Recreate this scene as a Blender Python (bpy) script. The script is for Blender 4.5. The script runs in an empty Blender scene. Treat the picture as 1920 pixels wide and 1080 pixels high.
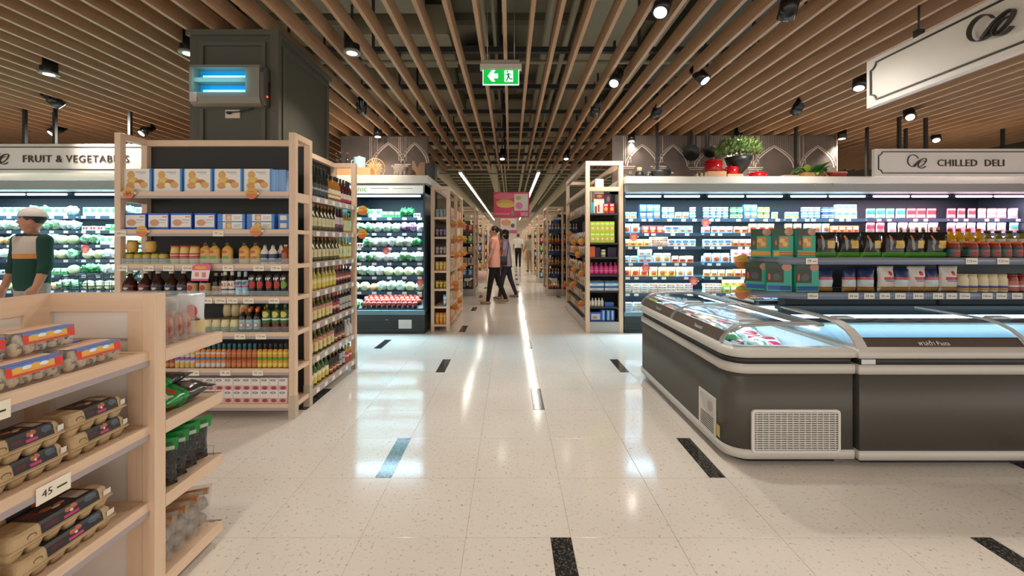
import bpy, bmesh, math, random
import numpy as np
from mathutils import Vector, Matrix, Euler, noise

R = math.radians
scene = bpy.context.scene
COL = scene.collection
rng = random.Random(7)

# ------------------------------------------------------------------ camera, world, exposure
EYE = 1.3            # camera height
F = 780.0            # focal length in pixels of the 1920 wide frame
cam_data = bpy.data.cameras.new('camera')
cam_data.sensor_width = 36.0
cam_data.lens = F / 1920 * 36.0
cam_data.shift_x = 3 / 1920
cam_data.shift_y = -86 / 1920
cam_data.clip_start = 0.05
cam_data.clip_end = 200
cam = bpy.data.objects.new('camera', cam_data)
cam.location = (0, 0, EYE)
cam.rotation_euler = (R(90), 0, 0)
COL.objects.link(cam)
scene.camera = cam

world = bpy.data.worlds.new('store_ambient')
world.use_nodes = True
world.node_tree.nodes['Background'].inputs[0].default_value = (1.0, 0.955, 0.90, 1)
world.node_tree.nodes['Background'].inputs[1].default_value = 1.15
scene.world = world

vs = scene.view_settings
vs.view_transform = 'Standard'
vs.look = 'None'
vs.exposure = 0.38
vs.gamma = 1.0
vs.use_curve_mapping = False
scene.cycles.max_bounces = 7
scene.cycles.glossy_bounces = 3
scene.cycles.transmission_bounces = 4
scene.cycles.transparent_max_bounces = 12
scene.cycles.caustics_reflective = False
scene.cycles.caustics_refractive = False

WARM = (1.0, 0.92, 0.82)
COOL = (0.50, 0.82, 1.0)
PINK = (0.95, 0.68, 0.92)
LAMP_W = 56.0        # power of one ceiling spotlight
TUBE_W = 17.0        # power of one refrigerated-cabinet tube


def lamp(name, kind, loc, power, color, rot=(0, 0, 0), size=0.1, size_y=None, spot=None, blend=0.6, parent=None):
    d = bpy.data.lights.new(name, kind)
    d.energy = power
    d.color = color
    if kind == 'AREA':
        d.shape = 'RECTANGLE' if size_y else 'DISK'
        d.size = size
        if size_y:
            d.size_y = size_y
    elif kind == 'SPOT':
        d.spot_size = spot
        d.spot_blend = blend
        d.shadow_soft_size = size
    else:
        d.shadow_soft_size = size
    o = bpy.data.objects.new(name, d)
    o.location = loc
    o.rotation_euler = rot
    if parent is not None:
        o.parent = parent
    COL.objects.link(o)
    return o


# ------------------------------------------------------------------ materials
def lin(c):
    if isinstance(c, str):
        c = c.lstrip('#')
        c = tuple(int(c[i:i + 2], 16) / 255 for i in (0, 2, 4))
    return tuple((x / 12.92 if x <= 0.04045 else ((x + 0.055) / 1.055) ** 2.4) for x in c) + (1.0,)


MATS = {}


def mat(name, col='808080', rough=0.5, metal=0.0, emit=None, es=0.0, spec=0.5, mottle=None, bump=None, sheen=0):
    if name in MATS:
        return MATS[name]
    m = bpy.data.materials.new(name)
    m.use_nodes = True
    nt = m.node_tree
    p = nt.nodes['Principled BSDF']
    p.inputs['Base Color'].default_value = lin(col)
    p.inputs['Roughness'].default_value = rough
    p.inputs['Metallic'].default_value = metal
    p.inputs['Specular IOR Level'].default_value = spec
    if emit:
        p.inputs['Emission Color'].default_value = lin(emit)
        p.inputs['Emission Strength'].default_value = es
    if mottle or bump:
        tc = nt.nodes.new('ShaderNodeTexCoord')
    if mottle:           # (scale, second colour, low, high)
        n = nt.nodes.new('ShaderNodeTexNoise')
        n.inputs['Scale'].default_value = mottle[0]
        n.inputs['Detail'].default_value = 3
        nt.links.new(tc.outputs['Object'], n.inputs['Vector'])
        r = nt.nodes.new('ShaderNodeValToRGB')
        r.color_ramp.elements[0].position = mottle[2]
        r.color_ramp.elements[0].color = lin(col)
        r.color_ramp.elements[1].position = mottle[3]
        r.color_ramp.elements[1].color = lin(mottle[1])
        nt.links.new(n.outputs['Fac'], r.inputs[0])
        nt.links.new(r.outputs[0], p.inputs['Base Color'])
    if bump:             # (scale, strength)
        n = nt.nodes.new('ShaderNodeTexNoise')
        n.inputs['Scale'].default_value = bump[0]
        nt.links.new(tc.outputs['Object'], n.inputs['Vector'])
        b = nt.nodes.new('ShaderNodeBump')
        b.inputs['Strength'].default_value = bump[1]
        b.inputs['Distance'].default_value = 0.02
        nt.links.new(n.outputs['Fac'], b.inputs['Height'])
        nt.links.new(b.outputs[0], p.inputs['Normal'])
    MATS[name] = m
    return m


def wood(name, c1, c2, axis, rough=0.42):
    if name in MATS:
        return MATS[name]
    m = mat(name, c1, rough)
    nt = m.node_tree
    p = nt.nodes['Principled BSDF']
    tc = nt.nodes.new('ShaderNodeTexCoord')
    mp = nt.nodes.new('ShaderNodeMapping')
    s = [26, 26, 26]
    s['xyz'.index(axis)] = 1.3
    mp.inputs['Scale'].default_value = s
    n = nt.nodes.new('ShaderNodeTexNoise')
    n.inputs['Scale'].default_value = 1.6
    n.inputs['Detail'].default_value = 4
    r = nt.nodes.new('ShaderNodeValToRGB')
    r.color_ramp.elements[0].position = 0.32
    r.color_ramp.elements[0].color = lin(c1)
    r.color_ramp.elements[1].position = 0.68
    r.color_ramp.elements[1].color = lin(c2)
    nt.links.new(tc.outputs['Object'], mp.inputs['Vector'])
    nt.links.new(mp.outputs[0], n.inputs['Vector'])
    nt.links.new(n.outputs['Fac'], r.inputs[0])
    nt.links.new(r.outputs[0], p.inputs['Base Color'])
    return m


def glassy(name, tint='ffffff', gloss=0.12, rough=0.03):
    """thin clear plastic or glass: lets light straight through and mirrors a little."""
    if name in MATS:
        return MATS[name]
    m = bpy.data.materials.new(name)
    m.use_nodes = True
    nt = m.node_tree
    nt.nodes.remove(nt.nodes['Principled BSDF'])
    out = nt.nodes['Material Output']
    t = nt.nodes.new('ShaderNodeBsdfTransparent')
    t.inputs[0].default_value = lin(tint)
    g = nt.nodes.new('ShaderNodeBsdfGlossy')
    g.inputs['Roughness'].default_value = rough
    lw = nt.nodes.new('ShaderNodeLayerWeight')
    lw.inputs[0].default_value = 0.25
    mm = nt.nodes.new('ShaderNodeMath')
    mm.operation = 'MULTIPLY_ADD'
    mm.inputs[1].default_value = 0.55
    mm.inputs[2].default_value = gloss * 0.5
    nt.links.new(lw.outputs['Fresnel'], mm.inputs[0])
    mx = nt.nodes.new('ShaderNodeMixShader')
    nt.links.new(mm.outputs[0], mx.inputs[0])
    nt.links.new(t.outputs[0], mx.inputs[1])
    nt.links.new(g.outputs[0], mx.inputs[2])
    nt.links.new(mx.outputs[0], out.inputs['Surface'])
    MATS[name] = m
    return m


def film(name, tint='e8f0f0', amount=0.3, rough=0.15):
    """cloudy plastic film: part see-through, part pale and shiny."""
    if name in MATS:
        return MATS[name]
    m = bpy.data.materials.new(name)
    m.use_nodes = True
    nt = m.node_tree
    p = nt.nodes['Principled BSDF']
    p.inputs['Base Color'].default_value = lin(tint)
    p.inputs['Roughness'].default_value = rough
    t = nt.nodes.new('ShaderNodeBsdfTransparent')
    mx = nt.nodes.new('ShaderNodeMixShader')
    mx.inputs[0].default_value = amount
    nt.links.new(t.outputs[0], mx.inputs[1])
    nt.links.new(p.outputs[0], mx.inputs[2])
    nt.links.new(mx.outputs[0], nt.nodes['Material Output'].inputs['Surface'])
    MATS[name] = m
    return m


def _mask_group(kind):
    key = 'mask_' + kind
    if key in bpy.data.node_groups:
        return bpy.data.node_groups[key]
    g = bpy.data.node_groups.new(key, 'ShaderNodeTree')
    for n in ('U', 'V', 'A', 'B', 'C', 'D'):
        g.interface.new_socket(n, in_out='INPUT', socket_type='NodeSocketFloat')
    g.interface.new_socket('Mask', in_out='OUTPUT', socket_type='NodeSocketFloat')
    gi = g.nodes.new('NodeGroupInput')
    go = g.nodes.new('NodeGroupOutput')

    def math_(op, a, b):
        n = g.nodes.new('ShaderNodeMath')
        n.operation = op
        for i, x in enumerate((a, b)):
            if isinstance(x, (int, float)):
                n.inputs[i].default_value = x
            else:
                g.links.new(x, n.inputs[i])
        return n.outputs[0]
    U, V, A, B, C, D = [gi.outputs[i] for i in range(6)]
    if kind == 'rect':       # A<U<C, B<V<D
        o = math_('MULTIPLY', math_('MULTIPLY', math_('GREATER_THAN', U, A), math_('LESS_THAN', U, C)),
                  math_('MULTIPLY', math_('GREATER_THAN', V, B), math_('LESS_THAN', V, D)))
    else:                    # centre A,B radii C,D
        du = math_('DIVIDE', math_('SUBTRACT', U, A), C)
        dv = math_('DIVIDE', math_('SUBTRACT', V, B), D)
        o = math_('LESS_THAN', math_('ADD', math_('MULTIPLY', du, du), math_('MULTIPLY', dv, dv)), 1.0)
    g.links.new(o, go.inputs[0])
    return g


def pmat(name, base, shapes=(), rough=0.45, axes='xz', metal=0.0, wob=0.0):
    """printed pack: flat shapes on the face, in the pack's own 0..1 box. ('r',u0,v0,u1,v1,col) or ('e',cu,cv,ru,rv,col)."""
    if name in MATS:
        return MATS[name]
    m = mat(name, base, rough, metal)
    nt = m.node_tree
    p = nt.nodes['Principled BSDF']
    tc = nt.nodes.new('ShaderNodeTexCoord')
    sp = nt.nodes.new('ShaderNodeSeparateXYZ')
    vec = tc.outputs['Generated']
    if wob:
        nz = nt.nodes.new('ShaderNodeTexNoise')
        nz.inputs['Scale'].default_value = 9
        nt.links.new(vec, nz.inputs['Vector'])
        mxv = nt.nodes.new('ShaderNodeVectorMath')
        mxv.operation = 'SCALE'
        sb = nt.nodes.new('ShaderNodeVectorMath')
        sb.operation = 'SUBTRACT'
        sb.inputs[1].default_value = (0.5, 0.5, 0.5)
        nt.links.new(nz.outputs['Color'], sb.inputs[0])
        nt.links.new(sb.outputs[0], mxv.inputs[0])
        mxv.inputs['Scale'].default_value = wob
        ad = nt.nodes.new('ShaderNodeVectorMath')
        ad.operation = 'ADD'
        nt.links.new(vec, ad.inputs[0])
        nt.links.new(mxv.outputs[0], ad.inputs[1])
        vec = ad.outputs[0]
    nt.links.new(vec, sp.inputs[0])
    iu, iv = 'xyz'.index(axes[0]), 'xyz'.index(axes[1])
    prev = None
    for s in shapes:
        g = nt.nodes.new('ShaderNodeGroup')
        g.node_tree = _mask_group('rect' if s[0] == 'r' else 'ell')
        nt.links.new(sp.outputs[iu], g.inputs[0])
        nt.links.new(sp.outputs[iv], g.inputs[1])
        for k in range(4):
            g.inputs[2 + k].default_value = s[1 + k]
        mx = nt.nodes.new('ShaderNodeMixRGB')
        nt.links.new(g.outputs[0], mx.inputs[0])
        if prev is None:
            mx.inputs[1].default_value = lin(base)
        else:
            nt.links.new(prev, mx.inputs[1])
        mx.inputs[2].default_value = lin(s[5])
        prev = mx.outputs[0]
    if prev is not None:
        nt.links.new(prev, p.inputs['Base Color'])
    return m


# ------------------------------------------------------------------ mesh builder
class G:
    def __init__(self):
        self.v, self.f, self.m, self.s = [], [], [], []

    def add(self, verts, faces, m=0, smooth=False):
        b = len(self.v)
        self.v.extend(tuple(p) for p in verts)
        for f in faces:
            self.f.append(tuple(i + b for i in f))
            self.m.append(m)
            self.s.append(smooth)
        return self

    def box(self, x0, y0, z0, x1, y1, z1, m=0):
        v = [(x0, y0, z0), (x1, y0, z0), (x1, y1, z0), (x0, y1, z0), (x0, y0, z1), (x1, y0, z1), (x1, y1, z1), (x0, y1, z1)]
        return self.add(v, [(0, 3, 2, 1), (4, 5, 6, 7), (0, 1, 5, 4), (1, 2, 6, 5), (2, 3, 7, 6), (3, 0, 4, 7)], m)

    def cbox(self, x0, y0, z0, x1, y1, z1, c=0.004, m=0):
        """box with small chamfers on the four vertical edges and the top."""
        pl = [(x0 + c, y0), (x1 - c, y0), (x1, y0 + c), (x1, y1 - c), (x1 - c, y1), (x0 + c, y1), (x0, y1 - c), (x0, y0 + c)]
        pi = [(x0 + 2 * c, y0 + c), (x1 - 2 * c, y0 + c), (x1 - c, y0 + 2 * c), (x1 - c, y1 - 2 * c), (x1 - 2 * c, y1 - c), (x0 + 2 * c, y1 - c), (x0 + c, y1 - 2 * c), (x0 + c, y0 + 2 * c)]
        rings = [[(a, b, z0) for a, b in pl], [(a, b, z1 - c) for a, b in pl], [(a, b, z1) for a, b in pi]]
        return self.loft(rings, m, smooth=False)

    def loft(self, rings, m=0, cap=True, smooth=True, closed=True):
        n = len(rings[0])
        v, f = [], []
        for r in rings:
            v.extend(r)
        for i in range(len(rings) - 1):
            for j in range(n if closed else n - 1):
                a, b = i * n + j, i * n + (j + 1) % n
                f.append((a, b, b + n, a + n))
        if cap and closed:
            f.append(tuple(reversed(range(n))))
            k = (len(rings) - 1) * n
            f.append(tuple(k + j for j in range(n)))
        return self.add(v, f, m, smooth)

    def lathe(self, prof, n=12, c=(0, 0, 0), m=0, smooth=True, sx=1.0, sy=1.0):
        rings = [[(c[0] + r * sx * math.cos(2 * math.pi * j / n), c[1] + r * sy * math.sin(2 * math.pi * j / n), c[2] + z) for j in range(n)] for r, z in prof]
        return self.loft(rings, m, True, smooth)

    def tube(self, pts, r, n=6, m=0, smooth=True, flat=1.0):
        pts = [Vector(p) for p in pts]
        rr = r if isinstance(r, (list, tuple)) else [r] * len(pts)
        rings, up = [], None
        for i, p in enumerate(pts):
            t = (pts[min(i + 1, len(pts) - 1)] - pts[max(i - 1, 0)]).normalized()
            if up is None:
                up = Vector((0, 0, 1)) if abs(t.z) < 0.9 else Vector((1, 0, 0))
            a = t.cross(up).normalized()
            b = a.cross(t).normalized()
            up = b
            rings.append([tuple(p + rr[i] * (math.cos(2 * math.pi * j / n) * a + flat * math.sin(2 * math.pi * j / n) * b)) for j in range(n)])
        return self.loft(rings, m, True, smooth)

    def prism(self, poly, h0, h1, axis='z', m=0, smooth=False):
        def P(a, b, h):
            return (a, b, h) if axis == 'z' else ((a, h, b) if axis == 'y' else (h, a, b))
        return self.loft([[P(a, b, h0) for a, b in poly], [P(a, b, h1) for a, b in poly]], m, True, smooth)

    def ell(self, c, r, nu=12, nv=8, m=0, jit=0.0, seed=0, freq=6.0):
        v, f = [(c[0], c[1], c[2] - r[2])], []
        for i in range(1, nv):
            th = math.pi * i / nv
            for j in range(nu):
                ph = 2 * math.pi * j / nu
                v.append((c[0] + r[0] * math.sin(th) * math.cos(ph), c[1] + r[1] * math.sin(th) * math.sin(ph), c[2] - r[2] * math.cos(th)))
        v.append((c[0], c[1], c[2] + r[2]))
        if jit:
            k = max(r)
            for i, p in enumerate(v):
                d = Vector((p[0] - c[0], p[1] - c[1], p[2] - c[2]))
                q = d / k * freq * 0.4 + Vector((seed * 3.1, seed * 1.7, 0))
                d *= 1 + jit * noise.noise(q)
                v[i] = (c[0] + d.x, c[1] + d.y, c[2] + d.z)
        for j in range(nu):
            f.append((0, 1 + (j + 1) % nu, 1 + j))
        for i in range(nv - 2):
            for j in range(nu):
                a, b = 1 + i * nu + j, 1 + i * nu + (j + 1) % nu
                f.append((a, b, b + nu, a + nu))
        k = 1 + (nv - 2) * nu
        for j in range(nu):
            f.append((k + j, k + (j + 1) % nu, len(v) - 1))
        return self.add(v, f, m, True)

    def ribbon(self, pts, w, y0, y1, m=0, close=False):
        """flat bar of width w drawn in the x-z plane, from depth y0 to y1."""
        pts = [Vector((p[0], p[1])) for p in pts]
        n = len(pts)
        L, Rr = [], []
        for i, p in enumerate(pts):
            a = pts[(i - 1) % n] if (close or i > 0) else p
            b = pts[(i + 1) % n] if (close or i < n - 1) else p
            t = (b - a)
            t = t.normalized() if t.length > 1e-9 else Vector((1, 0))
            ww = w[i] if isinstance(w, (list, tuple)) else w
            nn = Vector((-t.y, t.x)) * ww / 2
            L.append(p + nn)
            Rr.append(p - nn)
        rings = [[(l.x, y0, l.y), (r.x, y0, r.y), (r.x, y1, r.y), (l.x, y1, l.y)] for l, r in zip(L, Rr)]
        if close:
            rings.append(rings[0])
        return self.loft(rings, m, not close, False)

    def mesh(self, name, *mats):
        me = bpy.data.meshes.new(name)
        me.from_pydata(self.v, [], self.f)
        for x in mats:
            me.materials.append(x)
        me.polygons.foreach_set('material_index', self.m)
        me.polygons.foreach_set('use_smooth', self.s)
        me.update()
        return me


def xform(g, M):
    g.v = [tuple(M @ Vector(p)) for p in g.v]
    return g


def put(name, mesh=None, loc=(0, 0, 0), rz=0.0, label=None, cat=None, group=None, parent=None, kind=None, rot=None, scale=None):
    o = bpy.data.objects.new(name, mesh)
    o.location = loc
    o.rotation_euler = rot if rot is not None else (0, 0, rz)
    if scale is not None:
        o.scale = scale if isinstance(scale, (tuple, list)) else (scale,) * 3
    if parent is not None:
        o.parent = parent
    if label:
        o['label'] = label
    if cat:
        o['category'] = cat
    if group:
        o['group'] = group
    if kind:
        o['kind'] = kind
    COL.objects.link(o)
    return o


def thing(name, label, cat, loc=(0, 0, 0), rz=0.0, group=None):
    return put(name, None, loc, rz, label, cat, group)


class Proto:
    """a thing with parts: its own mesh (or None) and children (name, mesh, loc, grandchildren)."""
    def __init__(self, name, mesh, kids=()):
        self.name, self.mesh, self.kids = name, mesh, kids


def inst(p, loc, rz=0.0, label=None, cat=None, group=None, rot=None, scale=None):
    o = put(p.name, p.mesh, loc, rz, label, cat, group, rot=rot, scale=scale)
    for k in p.kids:
        c = put(k[0], k[1], k[2] if len(k) > 2 else (0, 0, 0), parent=o)
        for s in (k[3] if len(k) > 3 else ()):
            put(s[0], s[1], s[2] if len(s) > 2 else (0, 0, 0), parent=c)
    return o


FONT_CACHE = {}


def text(s, size, material, loc, rot=(R(90), 0, 0), parent=None, name='lettering', extrude=0.0, align='CENTER', shear=0, sx=1.0, space=1.0, bold=0.0):
    key = (s, size, material.name, extrude, align, shear, space, bold)
    c = FONT_CACHE.get(key)
    if c is None:
        c = bpy.data.curves.new(name, 'FONT')
        c.body = s
        c.size = size
        c.align_x = align
        c.align_y = 'CENTER'
        c.extrude = extrude
        c.shear = shear
        c.space_character = space
        c.offset = bold
        c.resolution_u = 2
        c.materials.append(material)
        FONT_CACHE[key] = c
    o = bpy.data.objects.new(name, c)
    o.location = loc
    o.rotation_euler = rot
    o.scale = (sx, 1, 1)
    if parent is not None:
        o.parent = parent
    COL.objects.link(o)
    return o


# ------------------------------------------------------------------ shared materials
WX = wood('oak_along_x', 'e3c6a9', 'dabb9d', 'x')
WY = wood('oak_along_y', 'e3c6a9', 'dabb9d', 'y')
WZ = wood('oak_along_z', 'e3c6a9', 'dabb9d', 'z')
SLAT = wood('ceiling_slat_wood', 'b8916f', 'a98260', 'y', 0.55)
BLACK = mat('black_paint', '1c1c1b', 0.5)
BLACKG = mat('black_gloss', '141414', 0.25)
CHAR = mat('charcoal_panel', '24241f', 0.6)
OLIVE = mat('olive_grey_paint', '4a483d', 0.55)
OLIVE2 = mat('olive_grey_trim', '504e43', 0.5)
WHITE = mat('white_laminate', 'e9e2d6', 0.4)
PALE = mat('pale_panel', 'e8e0d6', 0.5)
PAPER = mat('price_paper', 'efe6d2', 0.7)
INK = mat('dark_ink', '2b2622', 0.6)
RAIL = mat('price_channel_plastic', 'a79b9c', 0.3)
RAILB = mat('price_channel_blue_grey', '7d8390', 0.3)
RAILW = mat('price_channel_white', 'd5dadd', 0.3)
STEEL = mat('brushed_steel', 'b9b2a8', 0.32, 0.6)
FOOTM = mat('post_foot_plastic', 'bfae96', 0.35)
GREYP = mat('grey_plastic_trim', 'c9c3ba', 0.35)
BROWNP = mat('freezer_brown_panel', '4e4a42', 0.45)
FASCIA = mat('freezer_fascia', '55493f', 0.4)
COOLIN = mat('cabinet_liner', '7e8c92', 0.5)
COOLDK = mat('cabinet_dark_liner', '15202a', 0.45)
BASEBLK = mat('cabinet_base_black', '2b302e', 0.45)
GLASS = glassy('clear_glass', 'f2fafa', 0.10)
GLASSW = glassy('clear_glass_pane', 'eef8fb', 0.14)
CLEAR = film('clear_plastic', 'f3f3ee', 0.16, 0.08)
WHITEINK = mat('white_lettering', 'f2efe8', 0.5)
TUBE = mat('cool_tube', 'ffffff', emit='cdeeff', es=3.5)
TUBEP = mat('pinkish_tube', 'ffffff', emit='ffe2f4', es=3.5)
TUBEW = mat('white_tube', 'ffffff', emit='fff4e2', es=4.0)
LENS = mat('lamp_lens', 'ffffff', emit='fff3e0', es=5.0)
# ------------------------------------------------------------------ the setting: floor
def floor_material(name, joints=False):
    m = bpy.data.materials.new(name)
    m.use_nodes = True
    nt = m.node_tree
    p = nt.nodes['Principled BSDF']
    ge = nt.nodes.new('ShaderNodeNewGeometry')
    vo = nt.nodes.new('ShaderNodeTexVoronoi')
    vo.inputs['Scale'].default_value = 85
    nz = nt.nodes.new('ShaderNodeTexNoise')
    nz.inputs['Scale'].default_value = 1.3
    n2 = nt.nodes.new('ShaderNodeTexNoise')
    n2.inputs['Scale'].default_value = 60
    n2.inputs['Detail'].default_value = 2
    for n in (vo, nz, n2):
        nt.links.new(ge.outputs['Position'], n.inputs['Vector'])
    r1 = nt.nodes.new('ShaderNodeValToRGB')
    r1.color_ramp.elements[0].position = 0.35
    r1.color_ramp.elements[0].color = lin('ddd3c7')
    r1.color_ramp.elements[1].position = 0.7
    r1.color_ramp.elements[1].color = lin('e4dcd1')
    nt.links.new(nz.outputs['Fac'], r1.inputs[0])
    r2 = nt.nodes.new('ShaderNodeValToRGB')
    r2.color_ramp.elements[0].position = 0.60
    r2.color_ramp.elements[0].color = (0, 0, 0, 1)
    r2.color_ramp.elements[1].position = 0.68
    r2.color_ramp.elements[1].color = (1, 1, 1, 1)
    nt.links.new(n2.outputs['Fac'], r2.inputs[0])
    sc = nt.nodes.new('ShaderNodeSeparateColor')
    nt.links.new(vo.outputs['Color'], sc.inputs[0])
    mu = nt.nodes.new('ShaderNodeMath')
    mu.operation = 'MULTIPLY'
    nt.links.new(sc.outputs[0], mu.inputs[0])
    nt.links.new(r2.outputs[0], mu.inputs[1])
    mx = nt.nodes.new('ShaderNodeMixRGB')
    nt.links.new(mu.outputs[0], mx.inputs[0])
    nt.links.new(r1.outputs[0], mx.inputs[1])
    mx.inputs[2].default_value = lin('b09f8a')
    nt.links.new(mx.outputs[0], p.inputs['Base Color'])
    rr = nt.nodes.new('ShaderNodeMapRange')
    rr.inputs['To Min'].default_value = 0.09
    rr.inputs['To Max'].default_value = 0.16
    nt.links.new(nz.outputs['Fac'], rr.inputs[0])
    nt.links.new(rr.outputs[0], p.inputs['Roughness'])
    p.inputs['Specular IOR Level'].default_value = 0.35
    return m


FLOORM = floor_material('terrazzo_tile')
JOINT = mat('tile_joint', 'c4b6a2', 0.7)
GRAN = mat('black_granite', '2a2927', 0.12, mottle=(90, '6a6762', 0.52, 0.66))
T = 0.4625
X0, Y0 = 0.266, 1.83
FX0, FX1, FY0, FY1 = -10.0, 10.0, -4.0, 46.0
floor = put('floor', G().box(FX0, FY0, -0.12, FX1, FY1, -0.003).mesh('floor_base', JOINT), kind='structure')
tile_me = G().cbox(-T / 2 + .0007, -T / 2 + .0007, -0.003, T / 2 - .0007, T / 2 - .0007, 0.0, 0.0008).mesh('tile', FLOORM)
cells = []
for i in range(int((FX0 - X0) / T), int((FX1 - X0) / T)):
    for j in range(int((FY0 - Y0) / T), int((FY1 - Y0) / T)):
        cx, cy = X0 + (i + .5) * T, Y0 + (j + .5) * T
        px = 957 + F * cx / cy if cy > .3 else -1
        py = 454 + F * EYE / cy if cy > .3 else -1
        hidden = (cx < -1.30 and cy < 1.5) or (1.45 < cx and 2.55 < cy < 5.9) or (cx < -1.75 and 3.2 < cy < 4.3)
        seen = -60 < px < 1980 and py < 1180 and cy > .3 and not hidden
        cells.append((cy if seen else 1e3 + cy, cx, cy))
cells.sort()
for _, cx, cy in cells[:300]:
    put('tile', tile_me, (cx, cy, 0), parent=floor)
g = G()
for _, cx, cy in cells[300:]:
    h = T / 2 - .0007
    g.add([(cx - h, cy - h, 0), (cx + h, cy - h, 0), (cx + h, cy + h, 0), (cx - h, cy + h, 0)], [(0, 1, 2, 3)])
put('tiling', g.mesh('tiling', FLOORM), parent=floor, kind='stuff')
strip_me = G().box(-.045, -T / 2, 0, .045, T / 2, 0.0012).mesh('inlay_strip', GRAN)
for i in range(-4, 5):
    xs = .221 + .923 * i
    for j in range(-1, 22):
        ys = 1.83 + 1.856 * j - T / 2 + (0.928 if i % 2 else 0)
        if (xs < -1.2 and ys < 1.9) or ys > 30:
            continue
        put('inlay_strip', strip_me, (xs, ys, 0), parent=floor)

# ------------------------------------------------------------------ ceiling: dark deck, rails, slats
ZS = 3.03
ceiling = put('ceiling', G().box(-10, -4, 4.30, 10, 46, 4.42).mesh('ceiling_deck', mat('ceiling_deck_paint', '8a8470', 0.8)), kind='structure')
rail_me = G().box(-9.5, -.025, 0, 9.5, .025, .05).mesh('cross_rail', BLACK)
for k in range(-4, 7):
    put('cross_rail', rail_me, (0, 4.10 + .97 * k, ZS + .136), parent=ceiling)
slat_me = G().box(-.016, -2.5, 0, .016, 10.07, .134).mesh('slat', SLAT)
for i in range(-41, 42):
    put('slat', slat_me, (-.046 + .2155 * i, 0, ZS), parent=ceiling)
hang_me = G().box(-.012, -.012, 0, .012, .012, 1.12).mesh('hanger_rod', BLACK)
for k in range(-4, 7):
    for x in (-7.6, -6.3, -5.1, -3.9, -2.7, -1.35, -.12, 1.27, 2.4, 3.6, 4.8, 6.1, 7.4):
        put('hanger_rod', hang_me, (x, 4.10 + .97 * k, ZS + .186), parent=ceiling)
DUCT = mat('duct_paint', '9a937c', 0.6)
PIPE = mat('pipe_paint', '9a927a', 0.5)
DARKD = mat('dark_duct_paint', '5c594b', 0.6)
for x0, y0, z0, x1, y1, z1, m in ((-2.3, 1.0, 3.72, -.9, 4.4, 4.15, DUCT), (-1.9, 4.7, 3.65, -.7, 5.6, 4.0, DUCT), (-2.6, 6.2, 3.6, -.8, 7.6, 3.95, DUCT),
                                  (.85, -2, 3.75, 1.35, 9.8, 4.1, DUCT), (1.9, -2, 3.7, 2.9, 9.0, 4.2, DARKD), (-.75, 5.9, 3.7, .1, 6.7, 4.1, DARKD),
                                  (-4.6, 0, 3.7, -3.4, 9, 4.1, DARKD), (4.2, 0, 3.7, 5.0, 9, 4.1, DUCT), (-.75, 2.4, 3.8, -.35, 3.6, 4.1, DARKD)):
    put('duct', G().cbox(x0, y0, z0, x1, y1, z1, .02).mesh('duct', m), parent=ceiling)
for x, z, r in ((-.28, 3.62, .028), (-.18, 3.66, .022), (.42, 3.7, .05), (.62, 3.55, .035), (1.6, 3.5, .03), (3.3, 3.5, .03), (-2.9, 3.5, .03)):
    put('pipe', G().tube([(x, -2, z), (x, 24, z)], r, 8).mesh('pipe', PIPE), parent=ceiling)
for y, z in ((3.25, 3.5), (5.2, 3.55), (7.1, 3.5), (8.8, 3.5), (10.6, 3.35), (12.5, 3.35)):
    put('conduit', G().tube([(-8, y, z), (8, y, z)], .025, 6).mesh('conduit', PIPE), parent=ceiling)
rib_me = G().box(-7, -.06, 0, 7, .06, .1).mesh('deck_rib', mat('deck_rib_paint', '6c6857', .8))
for k in range(40):
    put('deck_rib', rib_me, (0, 1.5 + 1.0 * k, 4.2), parent=ceiling)
for x, z in ((-2.2, 3.5), (2.0, 3.4), (-.6, 3.7), (1.35, 3.6)):
    put('duct', G().tube([(x, 10.4, z), (x, 40, z)], .16, 10).mesh('round_duct', mat('round_duct_paint', 'a39b84', .5)), parent=ceiling)

put('wall_back', G().box(-10, 45, 0, 10, 45.2, 4.3).mesh('wall_back', mat('back_wall_paint', 'c9c0b2', .8)), kind='structure')
put('wall_left', G().box(-10.2, 2.6, 0, -10, 46, 4.3).mesh('wall_left', OLIVE), kind='structure')
put('wall_right', G().box(10, 2.6, 0, 10.2, 46, 4.3).mesh('wall_right', OLIVE), kind='structure')

# ------------------------------------------------------------------ column
CX0, CX1, CY0, CY1 = -2.62, -1.905, 3.40, 4.37
column = put('column', G().box(CX0, CY0, 0, CX1, CY1, 3.03).mesh('column_core', OLIVE), kind='structure')


def moulding(x0, z0, x1, z1, w=.03, d=.016):
    g = G()
    for a, b, c, e in ((x0, z0, x0 + w, z1), (x1 - w, z0, x1, z1), (x0 + w, z1 - w, x1 - w, z1), (x0 + w, z0, x1 - w, z0 + w)):
        g.box(a, -d, b, c, 0, e)
    return g


put('moulding', moulding(.09, .3, .625, 2.93).mesh('moulding', OLIVE2), (CX0, CY0, 0), parent=column)
put('moulding', moulding(.06, .3, .91, 2.93).mesh('moulding', OLIVE2), (CX1, CY0, 0), rz=R(90), parent=column)
put('top_trim', G().box(CX0 - .02, CY0 - .02, 2.985, CX1 + .02, CY1 + .02, 3.03).mesh('top_trim', OLIVE2), parent=column)
put('corner_trim', G().box(CX1 - .045, CY0 - .018, 0, CX1 + .018, CY0 + .03, 2.985).mesh('corner_trim', OLIVE2), parent=column)

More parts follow.
